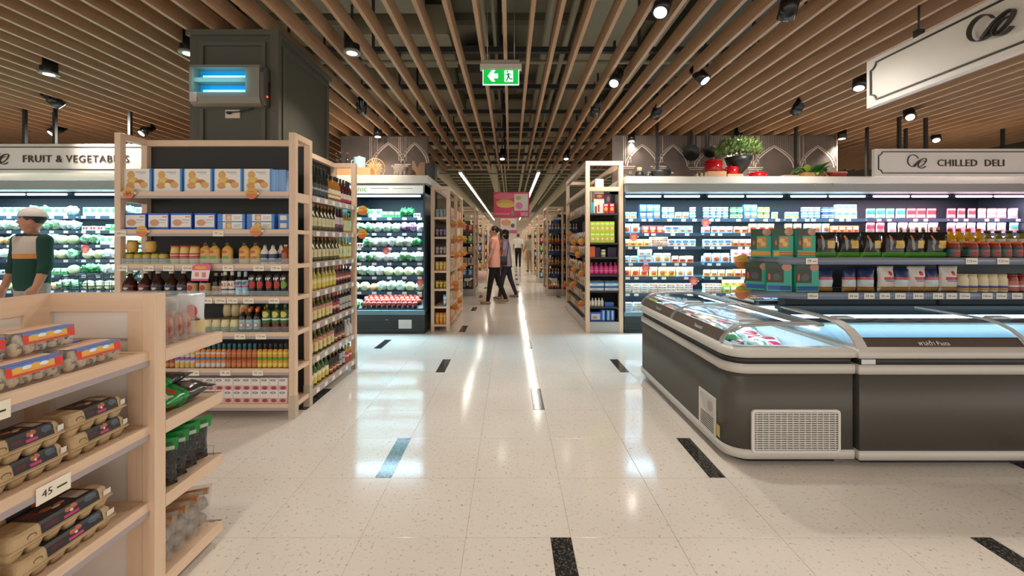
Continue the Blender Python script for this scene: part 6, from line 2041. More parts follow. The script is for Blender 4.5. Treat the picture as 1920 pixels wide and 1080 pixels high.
# ------------------------------------------------------------------ promotion banners over the aisle
for px0, py0, px1, py1, y, lab, pm_ in ((926, 361, 992, 407, 9.3, 'pink promotion banner with gold script hanging over the aisle', pmat('banner_print', 'd63a5e', [('e', .32, .55, .26, .16, 'd8a848'), ('e', .34, .48, .24, .1, 'e4be5c'), ('e', .3, .85, .3, .14, 'd8707c'), ('r', .58, .26, .97, .95, 'd8cfc4'), ('e', .7, .78, .08, .08, 'c8a050'), ('e', .72, .46, .1, .14, 'd8789a'), ('r', .76, .04, .97, .2, 'e0a8b4'), ('r', .02, .1, .45, .16, 'd88a8a'), ('e', .53, .16, .04, .1, '8a9a6a')])),
                                             (938, 409, 969, 437, 14.2, 'smaller white and pink banner behind the first one', pmat('banner2_print', 'd8d0c8', [('r', 0, 0, 1, .2, 'c85a8c'), ('e', .35, .7, .3, .2, 'd8946a'), ('e', .75, .5, .12, .14, '5a5a58')]))):
    w, h = (px1 - px0) * y / F, (py1 - py0) * y / F
    b = thing('promotion_banner', lab, 'banner', ((px0 - 957) * y / F, y, 1.3 + (454 - py1) * y / F))
    put('board', G().box(0, 0, 0, w, .012, h).mesh('board', pm_), parent=b)
    put('border', G().ribbon([(0, 0), (w, 0), (w, h), (0, h)], .02, -.004, .016, close=True).mesh('border', mat('banner_edge', 'c83a5c', .5)), parent=b)
    for x in (.1, w - .1):
        put('suspension_wire', G().box(x - .003, .004, h, x + .003, .01, 4.19 - b.location[2]).mesh('suspension_wire', BLACK), parent=b)
# ------------------------------------------------------------------ gondolas along the main aisle
def frame(t, x0, y0, x1, y1, top, w=.05, base=None, mids=()):
    for x in (x0, x1 - w):
        for y in (y0, y1 - w):
            put('post', G().cbox(x, y, 0, x + w, y + w, top, .002).mesh('post', WZ), parent=t)
    for y in (y0, y1 - w):
        put('top_rail', G().box(x0 + w, y, top - w, x1 - w, y + w, top).mesh('top_rail', WX), parent=t)
    for x in (x0, x1 - w):
        put('top_rail', G().box(x, y0 + w, top - w, x + w, y1 - w, top).mesh('top_rail', WY), parent=t)
    for z in mids:
        put('mid_rail', G().box(x0 + w, y0, z - w, x1 - w, y0 + w, z).mesh('mid_rail', WX), parent=t)
        put('mid_rail', G().box(x0, y0 + w, z - w, x0 + w, y1 - w, z).mesh('mid_rail', WY), parent=t)
    if base:
        put('base_panel', G().box(x0 + .004, y0 + .004, 0, x1 - .004, y1 - .004, base).mesh('base_panel', STEEL), parent=t)


# snack gondola next to the deli
sn = thing('snack_gondola', 'tall oak-framed gondola of boxes and bottles at the aisle corner by the deli', 'shelf unit')
SX0, SX1, SY0, SY1 = 1.077, 1.615, 5.95, 8.05
frame(sn, SX0, SY0, SX1, SY1, 2.46, .06, .158, (2.09,))
put('back_panel', G().box(SX0 + .30, SY0 + .38, .158, SX1 - .02, SY0 + .40, 2.03).mesh('back_panel', CHAR), parent=sn)
put('spine_panel', G().box(SX0 + .31, SY0 + .40, .158, SX0 + .33, SY1 - .06, 1.95).mesh('spine_panel', CHAR), parent=sn)
SNZ = [1.714, 1.292, 1.085, .832, .602, .372, .162]
for z in SNZ:
    put('shelf', G().box(SX0 + .06, SY0 + .02, z - .025, SX1 - .06, SY0 + .38, z).mesh('shelf', mat('dark_shelf', '2f3032', .5)), parent=sn)
    put('side_shelf', G().box(SX0 + .012, SY0 + .40, z - .02, SX0 + .31, SY1 - .06, z).mesh('side_shelf', mat('dark_shelf', '2f3032', .5)), parent=sn)
    put('curved_bracket', G().prism([(0, 0), (.3, 0), (.3, -.03), (.12, -.06), (.03, -.13), (0, -.2)], SX0 + .06, SX0 + .07, 'x').mesh('curved_bracket', BLACK), (0, SY0 + .06, z - .025), parent=sn)


def sx(px):
    return (px - 957) * 6.05 / F


def row_of(p, pxs, y, z, label, cat, group, rz=0):
    for px in pxs:
        inst(p, (sx(px), y, z), R(rz + rng.uniform(-3, 3)), label, cat, group)


redbox = carton('snack_box', .078, .07, .145, pmat('red_snack_print', 'b8242c', [('e', .5, .45, .3, .2, 'e0b050'), ('r', .2, .75, .8, .9, 'e4d8cc')]))
row_of(redbox, (1135, 1146), SY0 + .09, SNZ[0] + .001, 'red snack box on the top shelf of the snack gondola', 'carton', 'red snack boxes')
inst(carton('snack_box', .075, .07, .13, pmat('purple_snack_print', '4a3a7a', [('e', .5, .5, .3, .3, 'd8884a')])), (sx(1140), SY0 + .12, SNZ[0] + .147), 0, 'purple box standing on the red snack boxes', 'carton')
inst(carton('snack_box', .15, .08, .21, pmat('white_snack_print', 'dcd6cc', [('r', .1, .02, .3, .5, '8a4a30'), ('r', .4, .1, .55, .6, 'a8342c')])), (sx(1122), SY0 + .1, SNZ[0] + .001), 0, 'large white snack box on the top shelf of the snack gondola', 'carton')
inst(carton('snack_box', .13, .08, .13, pmat('red_white_print', 'd8cfc4', [('r', 0, 0, 1, .55, 'b8302c'), ('e', .5, .3, .3, .16, 'e0c068')])), (sx(1123), SY0 + .11, SNZ[0] + .212), 0, 'red and white box on top of the large white snack box', 'carton')
inst(carton('snack_box', .12, .08, .16, pmat('pale_box_print', 'd4d0c8', [('r', .2, .5, .8, .8, 'a8b4b8')])), (sx(1124), SY0 + .13, SNZ[0] + .343), 0, 'pale box topping the pile of snack boxes', 'carton')
inst(carton('snack_box', .06, .07, .16, mat('teal_box', '4aa0a8', .5)), (sx(1110), SY0 + .1, SNZ[0] + .001), 0, 'narrow teal box on the top shelf of the snack gondola', 'carton')
lime = pmat('lime_juice_print', 'b4d02c', [('e', .5, .34, .36, .22, 'e0a868'), ('e', .5, .36, .2, .12, 'efd8b4'), ('r', .1, .7, .9, .86, 'd8e4a0')])
p = carton('juice_carton', .069, .07, .152, lime)
for px in (1110, 1119, 1128, 1137, 1146):
    for s in (0, 1):
        inst(p, (sx(px), SY0 + .08, SNZ[1] + .001 + s * .1525), 0, 'lime green juice carton on second snack shelf', 'carton', 'lime juice cartons')
inst(carton('snack_box', .075, .08, .15, mat('orange_box', 'd8602c', .5)), (sx(1110), SY0 + .1, SNZ[2] + .001), 0, 'plain orange box on the third snack shelf', 'carton')
for k, px in enumerate((1121, 1144, 1152)):
    inst(carton('snack_box', .07, .07, .14, mat('aubergine_box', '3a2c50', .5)), (sx(px), SY0 + .14, SNZ[2] + .001), 0, 'dark purple box on the third snack shelf', 'carton', 'dark purple boxes')
inst(bottle('food_can', .11, .035, CAN, mat('can_cream', 'c8b894', .4), None, pmat('can_lbl', '7a8a5a', [('r', 0, .3, 1, .7, 'd0c8a4')]), (.1, .8)), (sx(1130), SY0 + .07, SNZ[2] + .001), 0, 'cream and green can standing alone on the third snack shelf', 'can')
pinkb = bottle('pink_bottle', .175, .037, SAUCE, mat('magenta_bottle', 'b8326c', .3), mat('magenta_cap', 'a02a5c', .3), pmat('pk_lbl', 'c23c78', [('r', 0, .4, 1, .55, 'd880a8')]), (.1, .55), (.9, 1.0), .42)
row_of(pinkb, (1108, 1117, 1126, 1135, 1144, 1153), SY0 + .08, SNZ[3] + .001, 'magenta bottle in the row on the fourth snack shelf', 'bottle', 'magenta bottles')
bw = pmat('blue_white_pack', 'd4dade', [('r', 0, .5, 1, 1, '3a6a9c'), ('e', .4, .3, .25, .15, 'b0bcc8')])
for k, px in enumerate((1117, 1146)):
    for s in range(2):
        inst(carton('tissue_pack', .21, .12, .068, bw), (sx(px) + .0, SY0 + .1, SNZ[4] + .001 + s * .069), R(3 * s), 'blue and white soft pack on the fifth snack shelf', 'pack', 'blue and white packs')
wb = bottle('white_bottle', .12, .022, SAUCE, mat('offwhite_bottle', 'd8cfbc', .4), CAPW, None, capz=(.9, 1.0), capr=.45)
row_of(wb, (1104, 1110, 1116, 1122, 1128), SY0 + .07, SNZ[5] + .001, 'small off-white bottle in the row on the sixth snack shelf', 'bottle', 'off-white bottles')
inst(carton('snack_box', .13, .08, .06, mat('blue_box', '2f62a8', .5)), (sx(1141), SY0 + .09, SNZ[5] + .001), 0, 'flat blue box on the sixth snack shelf', 'carton')
inst(carton('snack_box', .17, .09, .13, pmat('big_blue_print', '2a56a8', [('r', .1, .15, .85, .8, 'c8c4c4'), ('e', .4, .4, .2, .15, 'b88a70')])), (sx(1116), SY0 + .09, SNZ[6] + .001), 0, 'big blue box with picture panel on the bottom snack shelf', 'carton')
for px in (1130, 1139, 1147):
    inst(carton('snack_box', .055, .1, .16, pmat('blue_spine_print', '3f70b4', [('r', .3, .1, .7, .9, 'a8bcd4')])), (sx(px), SY0 + .1, SNZ[6] + .001), 0, 'upright blue box on the bottom snack shelf', 'carton', 'upright blue boxes')
# aisle side of the snack gondola
hp = [pouch('hanging_pack', .13, .165, .045, pmat('hang_%d' % k, c, [('e', .5, .5, .3, .25, d), ('r', .1, .78, .9, .92, 'd8d0c4')], .3), seed=k, n=6) for k, (c, d) in enumerate((('d8cfc0', 'b08a60'), ('c8b090', '8a5a3c'), ('b8a48c', 'd8cab0'), ('d0a070', 'a0442c')))]
hn = ['cream', 'tan', 'beige', 'amber']
for i, z in enumerate(SNZ):
    for k in range(10):
        j = (i + k // 3) % 4
        inst(hp[j], (SX0 + .07, SY0 + .50 + .165 * k, z + .001), R(-90 + rng.uniform(-8, 8)), '%s snack pack on the aisle side of the snack gondola, %s tier' % (hn[j], ORD[i]), 'snack pack', '%s aisle packs, %s tier' % (hn[j], ORD[i]))
for k, (px, py) in enumerate(((1067, 438), (1078, 467), (1076, 454), (1084, 478), (1090, 453), (1076, 505), (1090, 513), (1062, 532), (1076, 532), (1090, 569))):
    X = SX0 - .02
    d = X * F / (px - 957)
    talker(X, d, 1.3 - (py - 454) * d / F, 'round yellow tag sticking out into the aisle from the snack gondola', r=.05, group='yellow aisle tags of the snack gondola')

# tin gondola on the other side of the aisle
tn = thing('tin_gondola', 'narrow oak gondola of jars and packs beside the organic cabinet', 'shelf unit')
NX0, NX1, NY0, NY1 = -1.155, -.88, 6.03, 7.70
frame(tn, NX0, NY0, NX1, NY1, 2.108, .05)
put('post', G().cbox(NX1 - .05, 6.86, 0, NX1, 6.91, 2.108, .002).mesh('post', WZ), parent=tn)
put('back_panel', G().box(NX0 + .05, NY0 + .24, .1, NX1 - .24, NY0 + .25, 2.05).mesh('back_panel', CHAR), parent=tn)
put('spine_panel', G().box(NX0 + .03, NY0 + .05, .1, NX0 + .04, NY1 - .05, 1.75).mesh('spine_panel', CHAR), parent=tn)
NZ = [1.665, 1.378, 1.115, .885, .622, .368, .105]
cans = [('blue and tan', 'c09a70', '4a9ac0', .115), ('dark purple', '3a2c38', '8a7a90', .13), ('grey', '6a5c54', 'a89a90', .13), ('yellow', 'c89a3c', 'd8bc6a', .135), ('dark gold', '8a6a30', 'd8b04a', .12), ('turquoise', '3a94b8', 'd8e0e0', .17), ('orange', 'd0802c', 'e0a850', .17)]
for i, z in enumerate(NZ):
    s = put('shelf', G().box(NX0 + .045, NY0 + .005, z - .03, NX1 - .045, NY0 + .24, z).mesh('shelf', WX), parent=tn)
    put('aisle_shelf', G().box(NX0 + .045, NY0 + .25, z - .03, NX1 - .004, NY1 - .05, z).mesh('aisle_shelf', WY), parent=tn)
    nm, c, d, H = cans[i]
    p = bottle('food_can', H, .028, CAN, mat('can_' + nm.replace(' ', '_'), c, .4), None, pmat('canlbl_' + nm.replace(' ', '_'), c, [('r', 0, .6, 1, .9, d), ('e', .5, .35, .3, .2, d)]), (.08, .9))
    for k in range(1 if nm == 'turquoise' else 3):
        inst(p, (NX0 + .088 + .056 * (k if nm != 'turquoise' else 2), NY0 + .05, z + .001), 0, '%s tin at the camera end of the tin gondola, %s tier' % (nm, ORD[i]), 'tin', '%s tins' % nm)
    q = [('pink', 'd88a80', 'e8d0b8'), ('yellow', 'd8b84a', 'efe0b0'), ('white', 'dcd4c8', 'b87a50'), ('orange', 'd89a50', 'e8d8c0')]
    for k in range(9):
        if abs(NY0 + .34 + .145 * k - 6.885) < .09:
            continue
        j = (i * 2 + k // 2) % 4
        pr = carton('packet', .12, .07, .17, pmat('tin_pack_' + q[j][0], q[j][1], [('e', .5, .5, .3, .25, q[j][2]), ('r', .1, .75, .9, .9, q[j][2])])) if (q[j][0] + 'tp') not in DK_ else DK_[q[j][0] + 'tp']
        DK_[q[j][0] + 'tp'] = pr
        inst(pr, (NX1 - .06, NY0 + .34 + .145 * k, z + .001), R(90 + rng.uniform(-5, 5)), '%s packet on the aisle side of the tin gondola, %s tier' % (q[j][0], ORD[i]), 'packet', '%s tin-gondola packets, %s tier' % (q[j][0], ORD[i]))
for k, (px, py) in enumerate(((850, 420), (862, 418), (868, 421), (853, 448), (863, 447), (874, 448), (855, 478), (865, 476), (872, 474), (866, 503), (874, 496), (854, 532), (855, 540), (861, 563), (853, 575))):
    X = NX1 + .02
    d = X * F / (px - 957)
    talker(X, min(d, 7.68), 1.3 - (py - 454) * d / F, 'round orange tag sticking out from the tin gondola', r=.055, group='orange aisle tags of the tin gondola')

# rows across the store behind
RP = {}


def row_pack(nm, c, d, w=.12, h=.18):
    if nm not in RP:
        RP[nm] = carton('boxed_goods', w, .08, h, pmat('row_' + nm.replace(' ', '_'), c, [('e', .5, .5, .3, .25, d), ('r', .15, .75, .85, .9, d)]))
    return RP[nm]


rowc = [('blue', '3f6fae', 'd0d8e0'), ('black', '2a2826', '8a8478'), ('amber', 'c08a3c', 'e0c890'), ('red', 'a8342e', 'e0c0a8'), ('green', '5a9a3c', 'd8e0b0'), ('tan', 'b89468', 'e0d0b4'), ('white', 'd4cec4', 'a87a5a')]
brush = Proto('cleaning_brush', G().loft([[(a * .5, b, 0) for a, b in rr(.06, .04, .015)], [(a, b, .06) for a, b in rr(.06, .05, .015)], [(a * .4, b * .5, .12) for a, b in rr(.06, .04, .015)], [(a * .3, b * .5, .2) for a, b in rr(.06, .04, .015)]]).mesh('cleaning_brush', pmat('brush_print', 'd8d8d4', [('r', 0, 0, 1, .4, '2f5a9c'), ('e', .5, .7, .3, .15, 'd88a3c')])))
brush2 = Proto('cleaning_brush', brush.mesh.copy())
brush2.mesh.materials[0] = pmat('brush_print_orange', 'd8d0c4', [('r', 0, 0, 1, .4, 'd8702c'), ('e', .5, .7, .3, .15, 'b8b43c')])


def store_row(side, k, y):
    s = -1 if side == 'tag' else 1
    xa = .87 if s > 0 else .85
    nmr = ['first', 'second', 'third', 'fourth', 'fifth', 'sixth', 'seventh', 'eighth'][k]
    t = thing('store_row', '%s cross row of oak-framed shelving behind the %s gondola' % (nmr, 'snack' if s > 0 else 'tin'), 'shelf unit', group=None)
    w = 2.9
    x0, x1 = (xa, xa + w) if s > 0 else (-xa - w, -xa)
    y1 = y + .9
    ea, eb = (x0, x0 + .42) if s > 0 else (x1 - .42, x1)
    frame(t, ea, y, eb, y1, 2.16, .05, .16, (1.9,))
    put('back_panel', G().box(x0 + (.32 if s > 0 else .05), y + .435, .16, x1 - (.05 if s > 0 else .32), y + .46, 2.0).mesh('back_panel', CHAR), parent=t)
    put('base_panel', G().box(x0, y + .02, 0, x1, y1 - .02, .15).mesh('base_panel', STEEL), parent=t)
    Z = [1.55, 1.28, 1.01, .74, .46, .16]
    for i, z in enumerate(Z):
        put('shelf', G().box(x0 + .03, y + .03, z - .025, x1 - .03, y + .43, z).mesh('shelf', mat('dark_shelf', '2f3032', .5)), parent=t)
        put('end_shelf', G().box(ea + (.03 if s > 0 else .12), y + .435, z - .025, eb - (.12 if s > 0 else .03), y + .87, z).mesh('end_shelf', mat('dark_shelf', '2f3032', .5)), parent=t)
        n = 5 if k == 0 else (2 if k < 3 else 1)
        for j in range(n):
            c = rowc[(i + k * 2 + (j // 3) + (0 if s > 0 else 3)) % 7]
            xx = (x0 + .125 + .145 * j) if s > 0 else (x1 - .125 - .145 * j)
            lab = '%s goods on the %s tier of the %s row behind the %s gondola' % (c[0], ORD[i], nmr, 'snack' if s > 0 else 'tin')
            grp = '%s goods %s %s %s' % (c[0], ORD[i], nmr, side)
            if k == 0 and s > 0:
                for q in range(2):
                    inst(brush if i % 2 == 0 else brush2, (xx - .03 + .065 * q, y + .07, z + .001), R(rng.uniform(-9, 9)), '%s cleaning brush on the %s tier of the first row behind the snack gondola' % ('blue' if i % 2 == 0 else 'orange', ORD[i]), 'brush', 'brushes %s tier' % ORD[i])
            else:
                inst(row_pack(*c), (xx, y + .08, z + .001), 0, lab, 'goods', grp)
        xe = ea + .10 if s > 0 else eb - .10
        for j in range(4 if k < 2 else 2):
            c = rowc[(i * 2 + k + j // 2) % 7]
            inst(row_pack(*c), (xe, y + .27 + (.15 if k < 2 else .36) * j, z + .001), R(-90 if s > 0 else 90), '%s goods facing the aisle, %s tier, %s row by the %s gondola' % (c[0], ORD[i], nmr, 'snack' if s > 0 else 'tin'), 'goods', '%s aisle goods %s %s %s' % (c[0], ORD[i], nmr, side))
    if s > 0 and k == 0:
        put('blue_tub', G().lathe([(0, 0), (.06, 0), (.075, .2), (0, .2)], 14).mesh('blue_tub', mat('blue_tub', '2f5a9c', .4)), (x0 + .25, y + .12, 1.72), label='blue tub on top of the brush display', cat='tub')


for k in range(8):
    store_row('brush', k, 10.1 + 3.1 * k)
    store_row('tag', k, 10.1 + 3.1 * k)

# ------------------------------------------------------------------ people
def capsule(g, p0, p1, r0, r1, n=14):
    p0, p1 = Vector(p0), Vector(p1)
    t = (p1 - p0)
    L = t.length
    t = t.normalized() if L > 1e-6 else Vector((0, 0, 1))
    up = Vector((0, 0, 1)) if abs(t.z) < .9 else Vector((1, 0, 0))
    a = t.cross(up).normalized()
    b = a.cross(t)
    rings = []
    for th in (-80, -50, -20):
        rings.append((p0 + t * (r0 * math.sin(R(th))), r0 * math.cos(R(th))))
    rings += [(p0, r0), (p1, r1)]
    for th in (20, 50, 80):
        rings.append((p1 + t * (r1 * math.sin(R(th))), r1 * math.cos(R(th))))
    g.loft([[tuple(c + r * (math.cos(2 * math.pi * j / n) * a + math.sin(2 * math.pi * j / n) * b)) for j in range(n)] for c, r in rings])


def person(label, loc, rz, H, sex, pose, cols, hair, voxel=.009, extras=None):
    """facing +y. One skin: limbs, trunk, head and hands are merged into a single surface, coloured by garment."""
    s = H / 1.65
    f = 1.0 if sex == 'm' else .9
    g = G()
    prim = []   # (p0, p1, r0, r1, tag)

    def cap(p0, p1, r0, r1, tag):
        capsule(g, p0, p1, r0, r1)
        prim.append((Vector(p0), Vector(p1), r0, r1, tag))
    lean = pose.get('lean', 0)
    hip = Vector((0, 0, .88 * s))

    def up(z, y=0.0, x=0.0):
        d = (z * s - hip.z)
        return Vector((x * s, y * s + math.sin(R(lean)) * d, hip.z + math.cos(R(lean)) * d))
    tors = [(.74 if sex == 'f' else .80, .165 if sex == 'f' else .14, .13 if sex == 'f' else .105), (.90, .172 if sex == 'f' else .168, .132), (1.0, .165 if sex == 'f' else .17, .125), (1.10, .158 if sex == 'f' else .17, .12), (1.22, .162 if sex == 'f' else .18, .125), (1.32, .155 if sex == 'f' else .185, .105), (1.385, .12 if sex == 'f' else .15, .085), (1.42, .06, .06)]
    rings = []
    for z, rx, ry in tors:
        c = up(z)
        rings.append([(c.x + rx * s * math.cos(2 * math.pi * j / 20), c.y + ry * s * math.sin(2 * math.pi * j / 20), c.z) for j in range(20)])
    g.loft(rings)
    hem = pose.get('hem', .90)
    for z, rx, ry in tors[:-1]:
        c = up(z)
        tag = 'shirt' if z >= hem else 'pants'
        if z >= pose.get('yoke', 9):
            tag = 'yoke'
        prim.append((c - Vector((rx * s - ry * s, 0, 0)), c + Vector((rx * s - ry * s, 0, 0)), ry * s, ry * s, tag))
    # head and neck
    hd = up(1.545)
    hy = R(pose.get('head', 0))
    cap(up(1.39), up(1.47), .052 * s, .05 * s, 'skin')
    Mh = Matrix.Translation(hd) @ Matrix.Rotation(hy, 4, 'Z')
    hg = G()
    hg.ell((0, 0, .015 * s), (.074 * s, .092 * s, .098 * s), 18, 12)
    hg.ell((0, .026 * s, -.055 * s), (.056 * s, .064 * s, .062 * s), 16, 10)
    hg.ell((0, .098 * s, -.012 * s), (.013 * s, .022 * s, .02 * s), 10, 8)
    hg.ell((0, .088 * s, -.052 * s), (.024 * s, .012 * s, .012 * s), 10, 6)
    for q in (-1, 1):
        hg.ell((q * .075 * s, -.008 * s, -.008 * s), (.012 * s, .02 * s, .03 * s), 8, 8)
    xform(hg, Mh)
    g.add(hg.v, hg.f, 0, True)
    prim.append((hd, hd + Vector((0, 0, .02)), .1 * s, .1 * s, 'skin'))
    # legs
    for q, key in ((-1, 'lleg'), (1, 'rleg')):
        th, kn = pose[key]
        h0 = hip + Vector((q * .082 * s, 0, -.03 * s))
        a = R(th)
        knee = h0 + Vector((0, math.sin(a), -math.cos(a))) * .40 * s
        b = R(th - kn)
        ank = knee + Vector((0, math.sin(b), -math.cos(b))) * .40 * s
        w = 1.12 if sex == 'm' else 1.0
        cap(h0, knee, .088 * s * w, .062 * s * w, 'pants')
        cap(knee, ank, .060 * s * w, .043 * s * w, 'pants')
        e = R(pose.get('toe' + key[0], 0))
        fo = Vector((0, math.cos(e), math.sin(e)))
        cap(ank, ank + Vector((0, 0, -.035 * s)), .036 * s, .036 * s, 'skin' if pose.get('ankle') else 'shoe')
        heel = ank + Vector((0, -.03 * s, -.055 * s))
        cap(heel, heel + fo * .17 * s, .035 * s, .03 * s, 'shoe')
    # arms
    hands = {}
    for q, key in ((-1, 'larm'), (1, 'rarm')):
        fw, ab, el = pose[key]
        s0 = up(1.345, 0, q * (.15 if sex == 'f' else .18))
        a, b = R(fw), R(ab)
        d1 = Vector((q * math.sin(b), math.sin(a) * math.cos(b), -math.cos(a) * math.cos(b)))
        elb = s0 + d1 * .275 * s
        a2 = R(fw + el)
        d2 = Vector((q * math.sin(b) * .5, math.sin(a2), -math.cos(a2))).normalized()
        wr = elb + d2 * .235 * s
        sl = pose.get('sleeve', .6)
        m = s0.lerp(elb, min(1, sl))
        w = 1.2 if sex == 'm' else 1.0
        cap(s0, m, .056 * s * w, .05 * s * w, 'shirt')
        if sl < 1:
            cap(m, elb, .040 * s * w, .037 * s * w, 'skin')
            cap(elb, wr, .036 * s * w, .026 * s * w, 'skin')
        else:
            u = sl - 1
            m2 = elb.lerp(wr, u)
            cap(elb, m2, .052 * s * w, .045 * s * w, 'shirt')
            cap(m2, wr, .036 * s * w, .027 * s * w, 'skin')
        # hand: palm, four fingers and a thumb
        side = d2.cross(Vector((1, 0, 0))).normalized()
        pc = wr + d2 * .075 * s
        for o in (-.022, 0, .022):
            cap(wr + side * o * .6 * s, pc + side * o * s, .015 * s, .015 * s, 'skin')
        curl = Vector((-q * .5, 0, 0))
        for k, (o, L) in enumerate(((-.032, .062), (-.011, .074), (.011, .07), (.032, .055))):
            b0 = pc + side * o * s
            m1 = b0 + (d2 + curl * .35).normalized() * L * .5 * s
            m2 = m1 + (d2 + curl * 1.2).normalized() * L * .5 * s
            cap(b0, m1, .0088 * s, .008 * s, 'skin')
            cap(m1, m2, .008 * s, .007 * s, 'skin')
        t0 = wr + d2 * .03 * s - side * .03 * s
        t1 = t0 + (d2 * .7 - side * .7).normalized() * .035 * s
        cap(t0, t1, .011 * s, .010 * s, 'skin')
        cap(t1, t1 + d2 * .032 * s, .010 * s, .008 * s, 'skin')
        hands[key] = pc + d2 * .05 * s
    low = min(v[2] for v in g.v)
    me = g.mesh('tmp')
    o = bpy.data.objects.new('tmp', me)
    COL.objects.link(o)
    md = o.modifiers.new('r', 'REMESH')
    md.mode = 'VOXEL'
    md.voxel_size = voxel
    sm = o.modifiers.new('s', 'SMOOTH')
    sm.factor = .5
    sm.iterations = 3
    dg = bpy.context.evaluated_depsgraph_get()
    dg.update()
    body = bpy.data.meshes.new_from_object(o.evaluated_get(dg))
    bpy.data.objects.remove(o)
    tags = ['skin', 'shirt', 'pants', 'shoe', 'yoke', 'stripe', 'collar']
    body.materials.clear()
    for t in tags:
        c = cols.get(t, cols['shirt'])
        body.materials.append(mat('person_%s_%s' % (t, c), c, .55 if t == 'skin' else .8, spec=.3))
    n = len(body.polygons)
    cen = np.empty(n * 3)
    body.polygons.foreach_get('center', cen)
    cen = cen.reshape(-1, 3)
    best = np.full(n, 1e9)
    idx = np.zeros(n, int)
    for p0, p1, r0, r1, tag in prim:
        a, b = np.array(p0), np.array(p1)
        ab = b - a
        u = np.clip(((cen - a) @ ab) / max(ab @ ab, 1e-9), 0, 1)
        d = np.linalg.norm(cen - (a + u[:, None] * ab), axis=1) - (r0 + (r1 - r0) * u)
        k = d < best
        best[k] = d[k]
        idx[k] = tags.index(tag)
    if hem < .8:
        idx[(idx == 2) & (cen[:, 2] > .775 * s)] = 1
        idx[(idx == 1) & (cen[:, 2] < .775 * s)] = 2
    if 'stripe' in cols:
        zz = cen[:, 2]
        z0 = pose['yoke'] * s
        tors_ = np.isin(idx, [1, 4]) & (np.abs(cen[:, 0]) < .17 * s)
        idx[tors_ & (zz > z0)] = 4
        idx[tors_ & (zz <= z0) & (zz > z0 - .05 * s)] = 5
        idx[(idx == 4) & (zz > 1.385 * s)] = 6
        idx[(idx == 6) & (zz > 1.41 * s)] = 0
    body.polygons.foreach_set('material_index', idx.astype(np.int32))
    body.polygons.foreach_set('use_smooth', [True] * n)
    body.transform(Matrix.Translation((0, 0, -low)))
    t = put('person', body, loc, rz, label, 'person')
    Mh = Matrix.Translation((0, 0, -low)) @ Mh
    HM = mat('hair_black', '1c1614', .5)
    if hair:
        h = G()
        h.ell((0, -.012 * s, .035 * s), (.082 * s, .098 * s, .088 * s), 18, 12, 0, .06, 3, 8)
        keep = []
        h2 = G()
        h2.v = h.v
        for fc in h.f:
            c = sum((Vector(h.v[i]) for i in fc), Vector()) / len(fc)
            if c.y < .05 * s or c.z > .07 * s:
                h2.f.append(fc)
                h2.m.append(0)
                h2.s.append(True)
        if hair == 'pony':
            h2.tube([(0, -.09 * s, .05 * s), (0, -.14 * s, .03 * s), (0, -.155 * s, -.06 * s), (0, -.14 * s, -.16 * s)], [.03 * s, .035 * s, .03 * s, .008 * s], 10)
        if hair == 'bob':
            h2.ell((0, -.03 * s, -.035 * s), (.088 * s, .078 * s, .1 * s), 16, 10, 0, .1, 2, 8)
        xform(h2, Mh)
        put('hair', h2.mesh('hair', HM), parent=t)
    for q in (-1, 1):
        e = G().ell((q * .028 * s, .083 * s, .012 * s), (.012 * s, .008 * s, .007 * s), 10, 6)
        e.ell((q * .028 * s, .0885 * s, .012 * s), (.005 * s, .004 * s, .006 * s), 8, 6, 1)
        xform(e, Mh)
        put('eye', e.mesh('eye', mat('eye_white', 'd8cfc8', .3), mat('eye_dark', '241a16', .2)), parent=t)
        e = G().tube([(q * .012 * s, .088 * s, .032 * s), (q * .03 * s, .087 * s, .037 * s), (q * .048 * s, .074 * s, .03 * s)], .004 * s, 5)
        xform(e, Mh)
        put('eyebrow', e.mesh('eyebrow', HM), parent=t)
    m_ = G().tube([(-.022 * s, .094 * s, -.054 * s), (0, .1 * s, -.053 * s), (.022 * s, .094 * s, -.054 * s)], .005 * s, 6)
    xform(m_, Mh)
    put('mouth', m_.mesh('mouth', mat('lip', '9a5a4c', .5)), parent=t)
    if pose.get('cap'):
        c = G()
        c.ell((0, -.006 * s, .048 * s), (.094 * s, .112 * s, .103 * s), 40, 36)
        k2 = G()
        k2.v = c.v
        for fc in c.f:
            cc = sum((Vector(c.v[i]) for i in fc), Vector()) / len(fc)
            if cc.z > .045 * s:
                k2.f.append(fc)
                k2.m.append(0)
                k2.s.append(True)
        xform(k2, Mh)
        put('cap', k2.mesh('cap', mat('cap_white', 'd8cdc4', .8)), parent=t)
        br = G().loft([[(a * 1.0, -.085 * s - b, .03 * s - .25 * b) for a, b in ((-.07 * s, 0), (.07 * s, 0), (.055 * s, .055 * s), (-.055 * s, .055 * s))], [(a * 1.0, -.085 * s - b, .036 * s - .25 * b) for a, b in ((-.07 * s, 0), (.07 * s, 0), (.055 * s, .055 * s), (-.055 * s, .055 * s))]], 0, True, False)
        xform(br, Mh)
        put('cap_brim', br.mesh('cap_brim', mat('cap_brim_dark', '2c2c30', .8)), parent=t)
    hw = {k: Matrix.Translation(loc) @ Matrix.Rotation(rz, 4, 'Z') @ (v - Vector((0, 0, low))) for k, v in hands.items()}
    return t, hw


